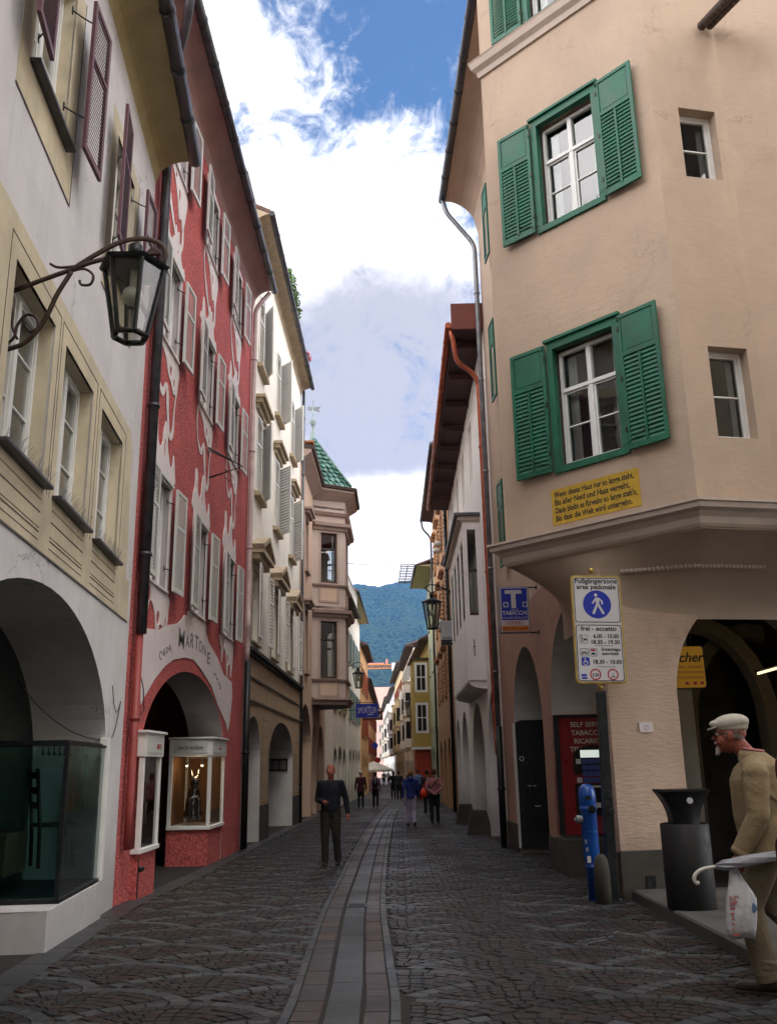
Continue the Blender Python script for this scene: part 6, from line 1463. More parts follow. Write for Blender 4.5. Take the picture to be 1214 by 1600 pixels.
for j in range(int(3.0/Hf)-3, int(YMAX/Hf)+1):
    for i in range(-4, 4):
        cx_, cy_ = i*Wf + (j % 2)*Wf/2, j*Hf
        if cy_ > 30 and False: continue
        nr = 8 if cy_ < 34 else 4; pw_ = Rf/nr if cy_ >= 34 else .1
        r = Rf
        k = 0
        while r > .06:
            ww_ = .135 if k == 0 else (.10 if cy_ < 34 else .2)
            r0 = r - ww_; rm = (r + r0)/2; ln = .10 if k else .15
            if cy_ > 34: ln = .2
            n_ = max(3, int(math.pi*rm*1.25/ln)); ph = rnd.random()*.3
            for s_ in range(n_+1):
                t0 = -.4 + (math.pi+.8)*(s_+ph)/(n_+1); t1 = -.4 + (math.pi+.8)*(s_+1+ph)/(n_+1)
                tm = (t0+t1)/2; x, y = cx_ + rm*math.cos(tm), cy_ + rm*math.sin(tm)
                if y > YMAX or not inside(x, y): continue
                bad = False
                for dj in (1, 2, 3, 4):
                    jj = j - dj
                    cyy = jj*Hf; off = (jj % 2)*Wf/2
                    ii = round((x-off)/Wf)
                    if math.hypot(x - ii*Wf - off, y - cyy) < Rf: bad = True; break
                if bad: continue
                jt = .0045; e = .003/rm
                q = [(cx_+r_*math.cos(t_)+rnd.uniform(-jt, jt), cy_+r_*math.sin(t_)+rnd.uniform(-jt, jt)) for r_, t_ in ((r0+.003, t0+e), (r-.003, t0+e), (r-.003, t1-e), (r0+.003, t1-e))]
                quads.append(q); cc = rnd.choice(greys if k == 0 and not .5 < x < 1.25 else reds); v = rnd.uniform(.78, 1.2) if k else rnd.uniform(.9, 1.1); cols.append(tuple(c_*v for c_ in cc))
            r = r0; k += 1
stones('cobblestones', quads, cols, .006, .10, 'structure')
quads = []; cols = []
for o0, o1, L0, L1, pal in ((-.27, -.205, .5, .9, greys), (-.20, -.015, .22, .55, [(0.053,0.041,0.038), (0.062,0.045,0.038), (0.046,0.040,0.040), (0.071,0.051,0.041)]), (.015, .245, .7, 1.3, [(0.053,0.056,0.058), (0.048,0.052,0.055)]), (.262, .425, .22, .6, [(0.053,0.037,0.033), (0.065,0.043,0.037), (0.045,0.038,0.037)]), (.43, .50, .4, .8, greys)):
    y = 1.0
    while y < 125:
        L = rnd.uniform(L0, L1)*(1 if y < 40 else 2); y1 = y + L - .008; x0, x1 = chx(y), chx(y1)
        quads.append([(x0+o0, y), (x0+o1-.006, y), (x1+o1-.006, y1), (x1+o0, y1)]); v = rnd.uniform(.85, 1.15); cols.append(tuple(c_*v for c_ in rnd.choice(pal))); y += L
for xr in ((lambda y: (-3.62 if y > 12.2 else -3.6+(12.2-y)*.098)),):
    y = 1.0
    while y < 44:
        L = rnd.uniform(.5, .9); y1 = y+L-.01; quads.append([(xr(y)-.05, y), (xr(y)+.26, y), (xr(y1)+.26, y1), (xr(y1)-.05, y1)]); v = rnd.uniform(.9, 1.1); cols.append((.052*v, .054*v, .055*v)); y += L
stones('drain_channel', quads, cols, .004, .02, 'structure')
gt = MB(); Yg = gnd(568, 1416).y; xg = chx(Yg)+.14
for i in range(6): gt.box(xg-.10, xg+.10, Yg-.14+i*.05, Yg-.115+i*.05, g(Yg)+.004, g(Yg)+.014)
gt.box(xg-.12, xg-.101, Yg-.16, Yg+.16, g(Yg)+.004, g(Yg)+.014); gt.box(xg+.101, xg+.12, Yg-.16, Yg+.16, g(Yg)+.004, g(Yg)+.014)
o_ = gt.build('drain_grate', m_iron, None); tag(o_, 'small square iron grate in the grey slabs of the centre channel', 'drain')
# plain far paving beyond the laid cobbles
b = MB(); Yv = [62, 80, 100, 150, 220]
b.add([(x, Y, g(Y)-.002) for Y in Yv for x in (-8, 6)], [(2*i, 2*i+1, 2*i+3, 2*i+2) for i in range(4)]); o_ = b.build('road', mat('far paving', (.05,.046,.043), .6, .2, 2), None); tag(o_, kind='structure')

# mountain
mg = MB(); NX, NY = 150, 90; X0m, X1m, Y0m, Y1m = -1500, 1500, 900, 3600
vs = []
for j in range(NY+1):
    for i in range(NX+1):
        x = X0m + (X1m-X0m)*i/NX; Y = Y0m + (Y1m-Y0m)*(j/NY)
        t = (Y-Y0m)/(Y1m-Y0m)
        h = 20*min(1, t*8) + 700*max(0, (t-.12)/.88)**1.05
        h += mnoise.fractal(Vector((x*.0016, Y*.0016, 3.1)), 1, 2, 6)*110*min(1, t*2.5) + mnoise.fractal(Vector((x*.012, Y*.012, 7)), 1, 2, 4)*12*min(1, t*4) - abs(x+150)*.05*t
        vs.append((x, Y, -1.2 + max(-5, h)))
mg.add(vs, [(j*(NX+1)+i, j*(NX+1)+i+1, (j+1)*(NX+1)+i+1, (j+1)*(NX+1)+i) for j in range(NY) for i in range(NX)], 0, True)
mm = bpy.data.materials.new('forest slope'); mm.use_nodes = True; N = NT(mm.node_tree)
tcn = N.n('ShaderNodeTexCoord').outputs['Object']; mp = N.n('ShaderNodeMapping'); mp.inputs['Scale'].default_value = (1, .5, 1); N.l(tcn, mp.inputs[0])
a = N.noise(mp.outputs[0], .11, 6, .75); d_ = N.noise(tcn, .009, 5, .6); geo = N.n('ShaderNodeSeparateXYZ'); N.l(tcn, geo.inputs[0])
lowm = N.ramp(geo.outputs[2], 15, 130, 1, 0); mead = N.m('MULTIPLY', lowm, N.ramp(d_, .48, .56))
c = N.mix(N.ramp(a, .35, .65), (.003,.014,.024), (.05,.10,.075)); c = N.mix(N.ramp(d_, .5, .7, 0, .5), c, (.05,.085,.04)); c = N.mix(mead, c, (.12,.20,.06))
p = N.n('ShaderNodeBsdfPrincipled'); N.l(c, p.inputs['Base Color']); p.inputs['Roughness'].default_value = .9; p.inputs['Specular IOR Level'].default_value = .1
bb = N.n('ShaderNodeBump'); bb.inputs['Strength'].default_value = 1; bb.inputs['Distance'].default_value = 9; N.l(a, bb.inputs['Height']); N.l(bb.outputs[0], p.inputs['Normal'])
o = N.n('ShaderNodeOutputMaterial'); N.l(p.outputs[0], o.inputs[0])
mo = mg.build('hills', mm, None, recalc=False); tag(mo, kind='structure')
for i, (u, v, lab) in enumerate(((596, 1091, 'white farmhouse low on the green slope, right of its neighbour'), (590, 1097, 'white farmhouse low on the green slope, left of its neighbour'))):
    p_ = at(u, v+3, 960); b = MB(); b.box(-5, 5, -4, 4, -12, 5, 0); b.add([(-6,-5,5),(6,-5,5),(6,5,5),(-6,5,5),(-6,0,8.5),(6,0,8.5)], [(0,1,5,4),(2,3,4,5),(1,2,5),(3,0,4)], 1)
    o_ = b.build('farmhouse', [m_whitewall, m_tile], None, loc=p_); tag(o_, lab, 'house')
# air
hz = MB(); hz.box(-1600, 1600, -60, 3700, -40, 1000)
hm = bpy.data.materials.new('haze'); hm.use_nodes = True; N = NT(hm.node_tree)
pv = N.n('ShaderNodeVolumePrincipled'); pv.inputs['Color'].default_value = (.12, .38, 1.0, 1); pv.inputs['Density'].default_value = HAZE; pv.inputs['Anisotropy'].default_value = 0.0
o = N.n('ShaderNodeOutputMaterial'); N.l(pv.outputs[0], o.inputs[1])
if HAZE: ho_ = hz.build('haze', hm, None); tag(ho_, kind='stuff')

# ================================================================= unseen houses behind and beside the camera, added to block light
r_, _ = row_house('grey house closing the square far behind the camera', (14, -13), -90, -1, 28, 9.5, m_greyplaster, m_stone, [2+3.4*i for i in range(8)], [(4.2, 1.6)], [(2+5*i, 5+5*i, 1.6, 2.8) for i in range(5)])
r_, _ = row_house('ochre house on the right beside the camera', (5.9, 6.5), 3, 1, 20, 14, m_ochre, m_stone, [2, 5, 8, 11], [(4.2, 1.6)], [(1, 4, 1.6, 2.8), (6, 9, 1.6, 2.8)])
# ================================================================= people
m_skin = mat('skin', (.30,.13,.095), .55, .12, 14, sub=.08, spec=.35)
m_skinr = mat('ruddy skin', (.30,.085,.055), .5, .18, 18, sub=.08, spec=.4)
def cloth(name, c, **k): return mat(name, c, .9, .12, 9, .35, 220, grain=.12, gscale=300, **k)
def V3(*a): return Vector(a)
def skel(pose, s=1.0, lean=0.0):
    J = dict(pel=V3(0,0,.95), waist=V3(0,0,1.08), chest=V3(0,.0,1.30), neck=V3(0,-.01,1.46), head=V3(0,.025,1.62),
             lhip=V3(-.09,0,.92), rhip=V3(.09,0,.92), lknee=V3(-.095,.02,.50), rknee=V3(.095,.02,.50), lank=V3(-.10,-.02,.09), rank=V3(.10,-.02,.09),
             lsh=V3(-.185,-.01,1.405), rsh=V3(.185,-.01,1.405), lel=V3(-.235,-.03,1.12), rel=V3(.235,-.03,1.12), lwr=V3(-.24,.05,.87), rwr=V3(.24,.05,.87))
    for k, v in pose.items():
        if k in J: J[k] = Vector(v)
    if lean:
        for k in J:
            if k not in ('lhip','rhip','lknee','rknee','lank','rank','pel') : J[k] = J[k] + V3(0, lean*(J[k].z-.95), 0)
    return {k: v*s for k, v in J.items()}
def hand(mb, wr, d, s, side, curl=.5, fat=1.0):
    """palm, four fingers and a thumb hanging from the wrist along d; side = +1 right hand"""
    d = d.normalized(); fwd = V3(0,1,0) - d*d.y
    fwd = fwd.normalized() if fwd.length > .1 else V3(1,0,0)
    n = d.cross(fwd)*side                       # back-of-hand normal
    w = fwd
    P = wr + d*.045*s
    mb.tube([wr - d*.02*s, wr + d*.02*s, wr + d*.055*s, wr + d*.085*s], [.024*s*fat, .030*s*fat, .036*s*fat, .030*s*fat], 10, flat=(1.0, .55))
    for i, (off, L) in enumerate(((.030, .072), (.010, .080), (-.010, .074), (-.029, .058))):
        b0 = wr + d*.078*s + w*off*s; c_ = curl*(1+.12*i)
        k1 = b0 + (d*math.cos(c_*.5) - n*math.sin(c_*.5))*L*.42*s; k2 = k1 + (d*math.cos(c_*1.4) - n*math.sin(c_*1.4))*L*.34*s; k3 = k2 + (d*math.cos(c_*2.2) - n*math.sin(c_*2.2))*L*.28*s
        mb.tube([b0 - d*.02*s, b0, k1, k2, k3], [r*s*fat for r in (.0095, .0098, .009, .008, .006)], 8)
    t0 = wr + d*.03*s + w*.026*s; t1 = t0 + (d*.6 + w*.75 - n*.3).normalized()*.036*s; t2 = t1 + (d*.9 + w*.25 - n*.5).normalized()*.034*s
    mb.tube([t0, t1, t2], [.013*s*fat, .011*s*fat, .008*s*fat], 8)
def headmesh(mb, H, s, nose=1.0, fat=1.0):
    mb.ball(H + V3(0,-.012,.03)*s, .1*s, 12, sx=.80*fat, sy=.98, sz=.98)
    mb.ball(H + V3(0,.018,-.025)*s, .1*s, 12, sx=.66*fat, sy=.78, sz=.92)
    mb.ball(H + V3(0,.055,-.088)*s, .032*s, 8, sx=1.15, sy=.9, sz=.75)
    mb.tube([H+V3(0,.088,.018)*s, H+V3(0,.108,-.012)*s, H+V3(0,.112,-.028)*s], [.010*s, .014*s, .016*s*nose], 8)
    for q in (-1, 1):
        mb.ball(H + V3(q*.079*fat,-.005,-.005)*s, .028*s, 8, sx=.35, sy=.75, sz=1.1)
        mb.ball(H + V3(q*.035,.078,.032)*s, .022*s, 6, sx=1.2, sy=.6, sz=.45)
        mb.ball(H + V3(q*.042,.058,-.03)*s, .028*s, 6)
    mb.ball(H + V3(0,.090,-.058)*s, .018*s, 6, sx=1.4, sy=.6, sz=.5)
def face_parts(body, H, s):
    b = MB()
    for q in (-1, 1): b.ball(H + V3(q*.033,.082,.012)*s, .0125*s, 8, m=0); b.ball(H + V3(q*.033,.092,.012)*s, .0062*s, 6, m=1)
    b.build('eyes', [mat('eye white', (.6,.58,.55), .3), m_txt], body)
    b = MB(); b.tube([H+V3(-.024,.098,-.058)*s, H+V3(0,.106,-.056)*s, H+V3(.024,.098,-.058)*s], .0045*s, 6); b.build('mouth', mat('lip', (.30,.08,.07), .5), body)
def person(label, loc, head_deg, H=1.74, pose=None, top=None, bottom=None, topm=None, botm=None, hairm=None, hair='short', skirt=0, coat=0.0, vox=.022, shoes=None, wide=1.0, lean=0.0, group='people walking along the street', detail=False, skinm=None, sleeves=True, hood=False, belly=0):
    s = H/1.75; J = skel(pose or {}, s, lean); skinm = skinm or m_skin
    b = MB(); headmesh(b, J['head'], s)
    b.tube([J['neck']-V3(0,0,.06)*s, J['neck'], J['head']-V3(0,.02,.05)*s], [.062*s, .056*s, .054*s], 12)
    b.tube([J['pel']-V3(0,0,.08)*s, J['pel'], J['waist'], J['chest'], J['neck']-V3(0,0,.04)*s], [.12*s, .135*s, .12*s, .14*s, .07*s], 14, flat=(.72, 1.0))
    for q in 'lr':
        b.tube([J[q+'hip'], J[q+'knee'], J[q+'ank'], J[q+'ank']-V3(0,0,.04)*s], [.075*s, .048*s, .034*s, .034*s], 10)
        b.tube([J[q+'ank']-V3(0,.03,.045)*s, J[q+'ank']+V3(0,.06,-.055)*s, J[q+'ank']+V3(0,.15,-.068)*s], [.034*s, .035*s, .022*s], 8)
        b.tube([J[q+'sh'], J[q+'el'], J[q+'wr']], [.046*s, .036*s, .025*s], 10)
        b.tube([J['chest']+V3(0,0,.06)*s, J[q+'sh']], [.06*s, .048*s], 8)
        hand(b, J[q+'wr'], (J[q+'wr']-J[q+'el']), s*1.02, 1 if q == 'r' else -1, .45, fat=1.0 if vox < .015 else 1.35)
    name = 'person'
    body = remesh(b, name, skinm, None, vox*.62 if not detail else .0062, 2)
    body.location = (loc[0], loc[1], g(loc[1])); body.rotation_euler.z = R(head_deg)
    tag(body, label, 'person', group)
    b = MB(); w = wide                     # trousers
    b.tube([J['pel']-V3(0,0,.10)*s, J['pel'], J['waist']+V3(0,0,.02)*s], [.145*s*w, .168*s*w, .150*s*w], 16, flat=(.74, 1.0))
    for q in 'lr':
        k_ = J[q+'knee']; a_ = J[q+'ank']
        b.tube([J[q+'hip']+V3(0,0,.02)*s, (J[q+'hip']+k_)/2, k_, (k_+a_)/2, a_+V3(0,0,-.015)*s], [.104*s*w, .092*s*w, .074*s*w, .066*s*w, .064*s*w], 12)
    if skirt: b.tube([J['waist'], J['pel'], J['pel']-V3(0,0,skirt)*s], [.15*s, .19*s, .26*s], 16, flat=(.8, 1))
    remesh(b, 'trousers' if not skirt else 'skirt', botm, body, vox, 2)
    b = MB()                               # top / jacket
    hem = J['pel'] - V3(0,0,.02+coat)*s
    b.tube([hem, J['pel']+V3(0,0,.02)*s, J['waist']+V3(0,.01*belly,0)*s, J['chest'], J['chest']+V3(0,-.005,.07)*s, J['chest']+V3(0,-.005,.125)*s, J['neck']-V3(0,0,.0)*s], [.178*s*w, .176*s*w, (.158+.03*belly)*s*w, .180*s*w, .162*s*w, .115*s*w, .066*s], 18, flat=(.72 + .1*belly, 1.0))
    for q in 'lr':
        b.tube([J['chest']+V3(0,0,.09)*s, J['chest'].lerp(J[q+'sh'], .6)+V3(0,0,.02)*s, J[q+'sh']+V3(0,0,-.012)*s], [.085*s, .078*s, .070*s], 12); b.ball(J[q+'sh']+V3(0,0,-.01)*s, .074*s, 10)
        e_, w_ = J[q+'el'], J[q+'wr']
        end = w_ if sleeves else (J[q+'sh']+e_)/2
        pts = [J[q+'sh']-V3(0,0,.02)*s, (J[q+'sh']+e_)/2, e_, (e_+w_)/2, w_ + (w_-e_).normalized()*.01*s] if sleeves else [J[q+'sh'], (J[q+'sh']+e_)/2, e_+(J[q+'sh']-e_)*.1]
        b.tube(pts, [r_*s for r_ in (.072, .064, .056, .050, .043)][:len(pts)], 12)
    if hood: b.ball(J['neck']+V3(0,-.09,.0)*s, .11*s, 8, sz=.7, sy=.6)
    jk = remesh(b, 'jacket', topm, body, vox*.7, 6)
    if hair != 'none' and hairm:
        b = MB(); Hh = J['head']
        if hair == 'long': b.ball(Hh+V3(0,-.03,.03)*s, .118*s, 12, sx=.92, sy=.92, sz=1.0); b.ball(Hh+V3(0,-.05,-.06)*s, .10*s, 10, sx=.9, sy=.6, sz=1.1)
        else: b.ball(Hh+V3(0,-.026,.042)*s, .108*s, 12, sx=.87, sy=.92, sz=.92)
        for _ in range(14): a_ = rnd.uniform(0, 6.28); b.ball(Hh+V3(.07*math.cos(a_), -.05+.05*math.sin(a_), rnd.uniform(0,.09))*s, .035*s, 6)
        remesh(b, 'hair', hairm, body, vox*.6, 1)
    for q in 'lr':
        b = MB(); a_ = J[q+'ank']; b.tube([a_+V3(0,-.055,-.05)*s, a_+V3(0,0,-.045)*s, a_+V3(0,.08,-.055)*s, a_+V3(0,.165,-.066)*s, a_+V3(0,.19,-.072)*s], [.036*s, .045*s, .043*s, .036*s, .018*s], 10)
        b.box(a_.x-.042*s, a_.x+.042*s, a_.y-.09*s, a_.y+.19*s, a_.z-.098*s, a_.z-.078*s); b.build('shoe', shoes or m_blackp, body)
    return body, J, s
def walk(step=.18, arms=.12):
    return dict(lknee=(-.095, step*.75, .52), lank=(-.10, step*.9, .09), rknee=(.095, step*.1, .50), rank=(.10, -step*1.1, .12),
                lel=(-.24, -.03-arms*.5, 1.13), lwr=(-.25, .02-arms, .88), rel=(.24, -.03+arms*.3, 1.12), rwr=(.25, .06+arms, .89))
navy = cloth('navy knit', (.004,.005,.011)); olive = cloth('olive brown twill', (.013,.012,.008))
# bald man walking towards the camera
ft = gnd(517, 1352)
pz = dict(lel=(-.27,-.05,1.13), lwr=(-.31,.03,.88), rel=(.25,-.06,1.12), rwr=(.10,.24,1.08), lknee=(-.10,.05,.50), lank=(-.13,-.02,.09), rknee=(.10,.09,.51), rank=(.09,.10,.09))
bm_, J_, s_ = person('bald man in dark navy sweater and olive trousers walking towards the camera', (ft.x, ft.y), 180, 1.80, pz, topm=navy, botm=olive, hair='none', vox=.016, wide=1.03, detail=True, skinm=m_skinr, belly=.6)
face_parts(bm_, J_['head'], s_)
b = MB(); b.lathe([(.058*s_, 0), (.068*s_, .01), (.060*s_, .022)], J_['neck']+V3(0,.004,-.02), 16, sy=.95); b.build('collar', cloth('grey knit collar', (.16,.16,.17)), bm_)
PEOPLE = [
 ('man in a dark maroon coat and pale cap walking away on the left', 564, 1263, 0, 1.76, walk(.10), cloth('maroon coat', (.045,.008,.010)), cloth('dark jeans', (.012,.013,.018)), (.35,.33,.30), 'short', .18),
 ('person in a mauve top carrying a black backpack, walking away on the left', 587, 1262, 0, 1.68, walk(.12), cloth('mauve top', (.22,.10,.13)), cloth('black trousers', (.010,.010,.011)), (.03,.02,.015), 'short', .04),
 ('blond woman in a blue quilted vest and lilac trousers walking away', 643, 1291, 0, 1.70, walk(.16), cloth('blue vest', (.018,.035,.17)), cloth('lilac trousers', (.42,.34,.50)), (.30,.15,.045), 'short', .08),
 ('woman in a pink striped shirt and dark trousers with hands joined behind her back', 680, 1287, 0, 1.72, dict(lel=(-.27,-.14,1.14), lwr=(-.06,-.20,.98), rel=(.27,-.14,1.14), rwr=(.06,-.20,.98)), cloth('pink shirt', (.36,.14,.15)), cloth('black trousers', (.010,.010,.011)), (.10,.035,.02), 'short', .02),
 ('person in black walking just ahead of the woman in pink, partly hidden', 669, 1272, 0, 1.72, walk(.12), cloth('black jacket', (.012,.012,.013)), cloth('black trousers', (.010,.010,.011)), (.02,.015,.012), 'short', .1),
 ('man in a light blue shirt beyond the blond woman', 654, 1250, 4, 1.78, walk(.10), cloth('light blue shirt', (.17,.23,.42)), cloth('dark jeans', (.012,.013,.018)), (.05,.03,.02), 'short', 0),
 ('person in black at the left of the dark pair in mid street', 615, 1248, 2, 1.74, walk(.14), cloth('black jacket', (.012,.012,.013)), cloth('black trousers', (.010,.010,.011)), (.02,.015,.012), 'long', .1),
 ('person in dark grey at the right of the dark pair in mid street', 624, 1250, -3, 1.72, walk(.10), cloth('dark grey jacket', (.03,.03,.034)), cloth('black trousers', (.010,.010,.011)), (.02,.015,.012), 'short', .05),
 ('far walker in dark clothes against the right shop fronts', 641, 1240, 0, 1.72, walk(.10), cloth('brown jacket', (.05,.03,.02)), cloth('dark jeans', (.012,.013,.018)), (.04,.03,.02), 'short', 0),
 ('small far figure in a white top near the channel', 607, 1226, 180, 1.70, walk(.10), cloth('white top', (.6,.6,.6)), cloth('dark red trousers', (.12,.03,.03)), (.04,.03,.02), 'short', 0),
 ('small far figure in grey left of the channel', 600, 1228, 0, 1.70, walk(.12), cloth('grey top', (.15,.15,.16)), cloth('black trousers', (.010,.010,.011)), (.04,.03,.02), 'short', 0),
]
figs = []
for lab, u, v, hd, H, ps, tm, bt, hc, hs, ct in PEOPLE:
    f_ = gnd(u, v); far = f_.y > 60
    figs.append((person(lab, (f_.x, f_.y), hd, H, ps, topm=tm, botm=bt, hairm=cloth('hair %.2f %.2f' % (hc[0], hc[1]), hc), hair=hs, coat=ct, vox=.03 if far else .022, hood='vest' in lab, shoes=m_blackp, skinm=m_skin), f_))
# things they carry
def hung(name, label, cat, fig, off, mb, mt):
    (bd, J, s), f_ = fig; o = mb.build(name, mt, None, loc=Vector((f_.x, f_.y, g(f_.y))) + Vector(off)); return tag(o, label, cat)
b = MB(); b.tube([(0,0,0), (0,0,.2), (0,0,.42)], [.13, .15, .10], 12, flat=(.55, 1)); b.tube([(0,-.03,.02), (0,-.06,.2)], [.08, .07], 8)
o_ = hung('backpack', 'black backpack on the back of the person in mauve', 'backpack', figs[1], (0, -.19, 1.0), b, m_blackp)
b = MB(); [b.tube([(q*.07,0,.38),(q*.08,.10,.48),(q*.09,.20,.42)], .015, 6) for q in (-1, 1)]; b.build('strap', m_blackp, o_)
b = MB(); b.tube([(0,0,-.14),(0,0,-.05),(0,0,.05),(0,0,.13)], [.08,.13,.12,.05], 12, flat=(.6,1)); o_ = hung('handbag', 'bright red-orange bag between the blond woman and the woman in pink', 'bag', figs[3], (-.34, -.02, .98), b, mat('red bag', (.75,.05,.015), .5))
b = MB(); b.tube([(0,0,.12),(.03,.02,.25),(.06,0,.36)], .012, 6); b.build('strap', mat('red bag', (.75,.05,.015), .5), o_)
b = MB(); b.tube([(.15,-.145,.46),(.05,-.155,.30),(-.12,-.15,.10),(-.2,-.05,-.02)], .013, 6); b.ball((-.21,0,-.1), .11, 8, sx=.5); hung('shoulder_bag', 'dark shoulder bag slung across the woman in pink', 'bag', figs[3], (0, 0, 1.02), b, m_blackp)
b = MB(); b.ball((0,0,0), .10, 10, sz=.5); b.box(-.06,.06,.05,.16,-.02,.0)
(bd, J, s), f_ = figs[0]; b.xform(Matrix.Translation(J['head']+V3(0,0,.09))); b.build('cap', m_whitepaint, bd)

# elderly man in the flat cap, lower right
fe = gnd(1229, 1553); HD = 66
beige = mat('beige cotton jacket', (.27,.20,.11), .88, .10, 5, .45, 9, grain=.06, gscale=200, bdist=.05, sub=0); khaki = mat('khaki trousers', (.16,.125,.08), .9, .10, 4, .45, 8, bdist=.05, stain=.1)
hed = V3(0,.165,1.63)
pe = dict(pel=(0,0,.97), waist=(0,.03,1.10), chest=(0,.02,1.32), neck=(0,.055,1.48), head=hed,
          lsh=(-.195,.02,1.385), rsh=(.195,.02,1.385), lel=(-.25,.03,1.10), lwr=(-.25,.17,.87), rel=(.25,-.02,1.12), rwr=(.20,.06,.90),
          lknee=(-.09,.16,.53), lank=(-.09,.10,.10), rknee=(.09,.02,.52), rank=(.09,-.32,.17))
s = 1.83/1.75; J = skel(pe, s); sk = m_skinr
b = MB(); headmesh(b, J['head'], s, nose=1.25, fat=1.04)
b.tube([J['neck']-V3(0,.03,.07)*s, J['neck'], J['head']-V3(0,.03,.04)*s], [.070*s, .062*s, .060*s], 14)
b.tube([J['pel']-V3(0,0,.08)*s, J['pel'], J['waist'], J['chest'], J['neck']-V3(0,0,.04)*s], [.12*s, .135*s, .12*s, .14*s, .07*s], 14, flat=(.72, 1.0))
for q in 'lr':
    b.tube([J[q+'hip'], J[q+'knee'], J[q+'ank'], J[q+'ank']-V3(0,0,.04)*s], [.075*s, .048*s, .034*s, .034*s], 10)
    b.tube([J[q+'ank']-V3(0,.03,.045)*s, J[q+'ank']+V3(0,.06,-.055)*s, J[q+'ank']+V3(0,.15,-.068)*s], [.034*s, .035*s, .022*s], 8)
    b.tube([J[q+'sh'], J[q+'el'], J[q+'wr']], [.046*s, .036*s, .026*s], 10); b.tube([J['chest']+V3(0,0,.06)*s, J[q+'sh']], [.06*s, .048*s], 8)
# closed fists: fingers curled round the handles
def fist(mb, wr, d, s, side, ax):
    d = d.normalized(); ax = (ax - d*ax.dot(d)).normalized(); n = d.cross(ax)*side
    mb.tube([wr-d*.02*s, wr+d*.03*s, wr+d*.075*s], [.027*s, .036*s, .038*s], 12, flat=(1, .62))
    for i in range(4):
        o = ax*(.033-.022*i)*s; b0 = wr+d*.075*s+o+n*.008*s; L = (.034, .038, .036, .030)[i]*s
        k1 = b0+(d*.8-n*.2)*L; k2 = k1+(-n*.95-d*.1)*L*.85; k3 = k2+(-d*.95+n*.25)*L*.7
        mb.tube([b0-d*.015*s, b0, k1, k2, k3], [r*s for r in (.0105,.0108,.0102,.0095,.0075)], 8)
    t0 = wr+d*.035*s+ax*.03*s; t1 = t0+(d*.7+ax*.4-n*.5)*.036*s; t2 = t1+(d*.4-ax*.6-n*.5)*.034*s; mb.tube([t0, t1, t2], [.014*s, .012*s, .009*s], 8)
dl = J['lwr']-J['lel']; dr = J['rwr']-J['rel']
fist(b, J['lwr'], V3(.0,.25,-1), s, -1, V3(0,1,.3)); fist(b, J['rwr'], dr, s, 1, V3(0,.2,1))
for q in (-1, 1):                               # eyebrows, ear rims, cheek folds
    b.ball(J['head']+V3(q*.079,-.006,-.004)*s, .030*s, 8, sx=.42, sy=.72, sz=1.15); b.ball(J['head']+V3(q*.045,.07,-.045)*s, .022*s, 8)
eb = remesh(b, 'person', sk, None, .0050, 1, fac=.4); eb.location = (fe.x, fe.y, g(fe.y)-.0); eb.rotation_euler.z = R(HD)
tag(eb, 'elderly man in cream flat cap, glasses and beige jacket striding left with a bag', 'person')
face_parts(eb, J['head'], s)
Hh = J['head']
b = MB()                                        # flat cap: low crown pulled forward over a short peak
b.ball(Hh+V3(0,-.012,.085)*s, .114*s, 14, sx=.86, sy=1.10, sz=.56, rot=Matrix.Rotation(R(-7), 3, 'X')); b.ball(Hh+V3(0,.055,.082)*s, .075*s, 12, sx=1.0, sy=1.05, sz=.42)
b.lathe([(.090*s, 0), (.102*s, .012), (.104*s, .035), (.09*s, .05)], Hh+V3(0,-.014,.035)*s, 28, sx=.86, sy=1.08); b.lathe([(.001,.0),(.098*s,.0),(.098*s,.05),(.001,.05)], Hh+V3(0,-.014,.037)*s, 28, sx=.86, sy=1.06)
cp_ = remesh(b, 'cap', mat('cream cap cloth', (.52,.48,.40), .85, .06, 9, .3, 160), eb, .006, 4)
b = MB(); n_ = 12
for zz in (0, .010):
    for i in range(n_+1):
        a_ = math.pi*i/n_; b.v.append(tuple(Hh+V3(.078*math.cos(a_), .075+.075*math.sin(a_), .058-.020*math.sin(a_)+zz)*s))
b.f = [tuple(range(n_+1)), tuple(range(n_+1, 2*n_+2))[::-1]] + [(i, i+1, n_+2+i, n_+1+i) for i in range(n_)] + [(n_, 0, n_+1, 2*n_+1)]; b.mi = [0]*len(b.f); b.sm = [False]*len(b.f)
b.build('cap_peak', mat('cream cap cloth', (.62,.58,.47)), cp_)
b = MB()                                        # glasses
for q in (-1, 1):
    c_ = Hh+V3(q*.034,.108,.014)*s; b.tube([c_+V3(.024*math.cos(t), -.004*abs(math.cos(t)), .017*math.sin(t))*s for t in [2*math.pi*i/14 for i in range(15)]], .0020*s, 5)
    b.tube([Hh+V3(q*.058,.102,.020)*s, Hh+V3(q*.078,.07,.020)*s, Hh+V3(q*.084,-.0,.012)*s, Hh+V3(q*.080,-.02,-.005)*s], .0022*s, 5)
b.tube([Hh+V3(-.011,.110,.018)*s, Hh+V3(.011,.110,.018)*s], .002*s, 5); b.build('glasses', m_blackp, eb)
b = MB(); b.ball(Hh+V3(0,.086,-.092)*s, .028*s, 8, sx=.8, sy=.6, sz=1.0)
for _ in range(60): p_ = Hh+V3(rnd.uniform(-.02,.02), .092+rnd.uniform(-.01,.012), -.088+rnd.uniform(-.03,.01))*s; b.tube([p_, p_+V3(rnd.uniform(-.004,.004), .006, -.018)*s], [.002*s, .0008*s], 4)
for _ in range(70): p_ = Hh+V3(rnd.uniform(-.026,.026), .104+rnd.uniform(-.006,.003), -.042)*s; b.tube([p_, p_+V3(rnd.uniform(-.006,.006), .003, -.010)*s], [.0018*s, .0007*s], 4)
b.build('goatee', mat('white beard', (.55,.50,.47), .8), eb)
b = MB()
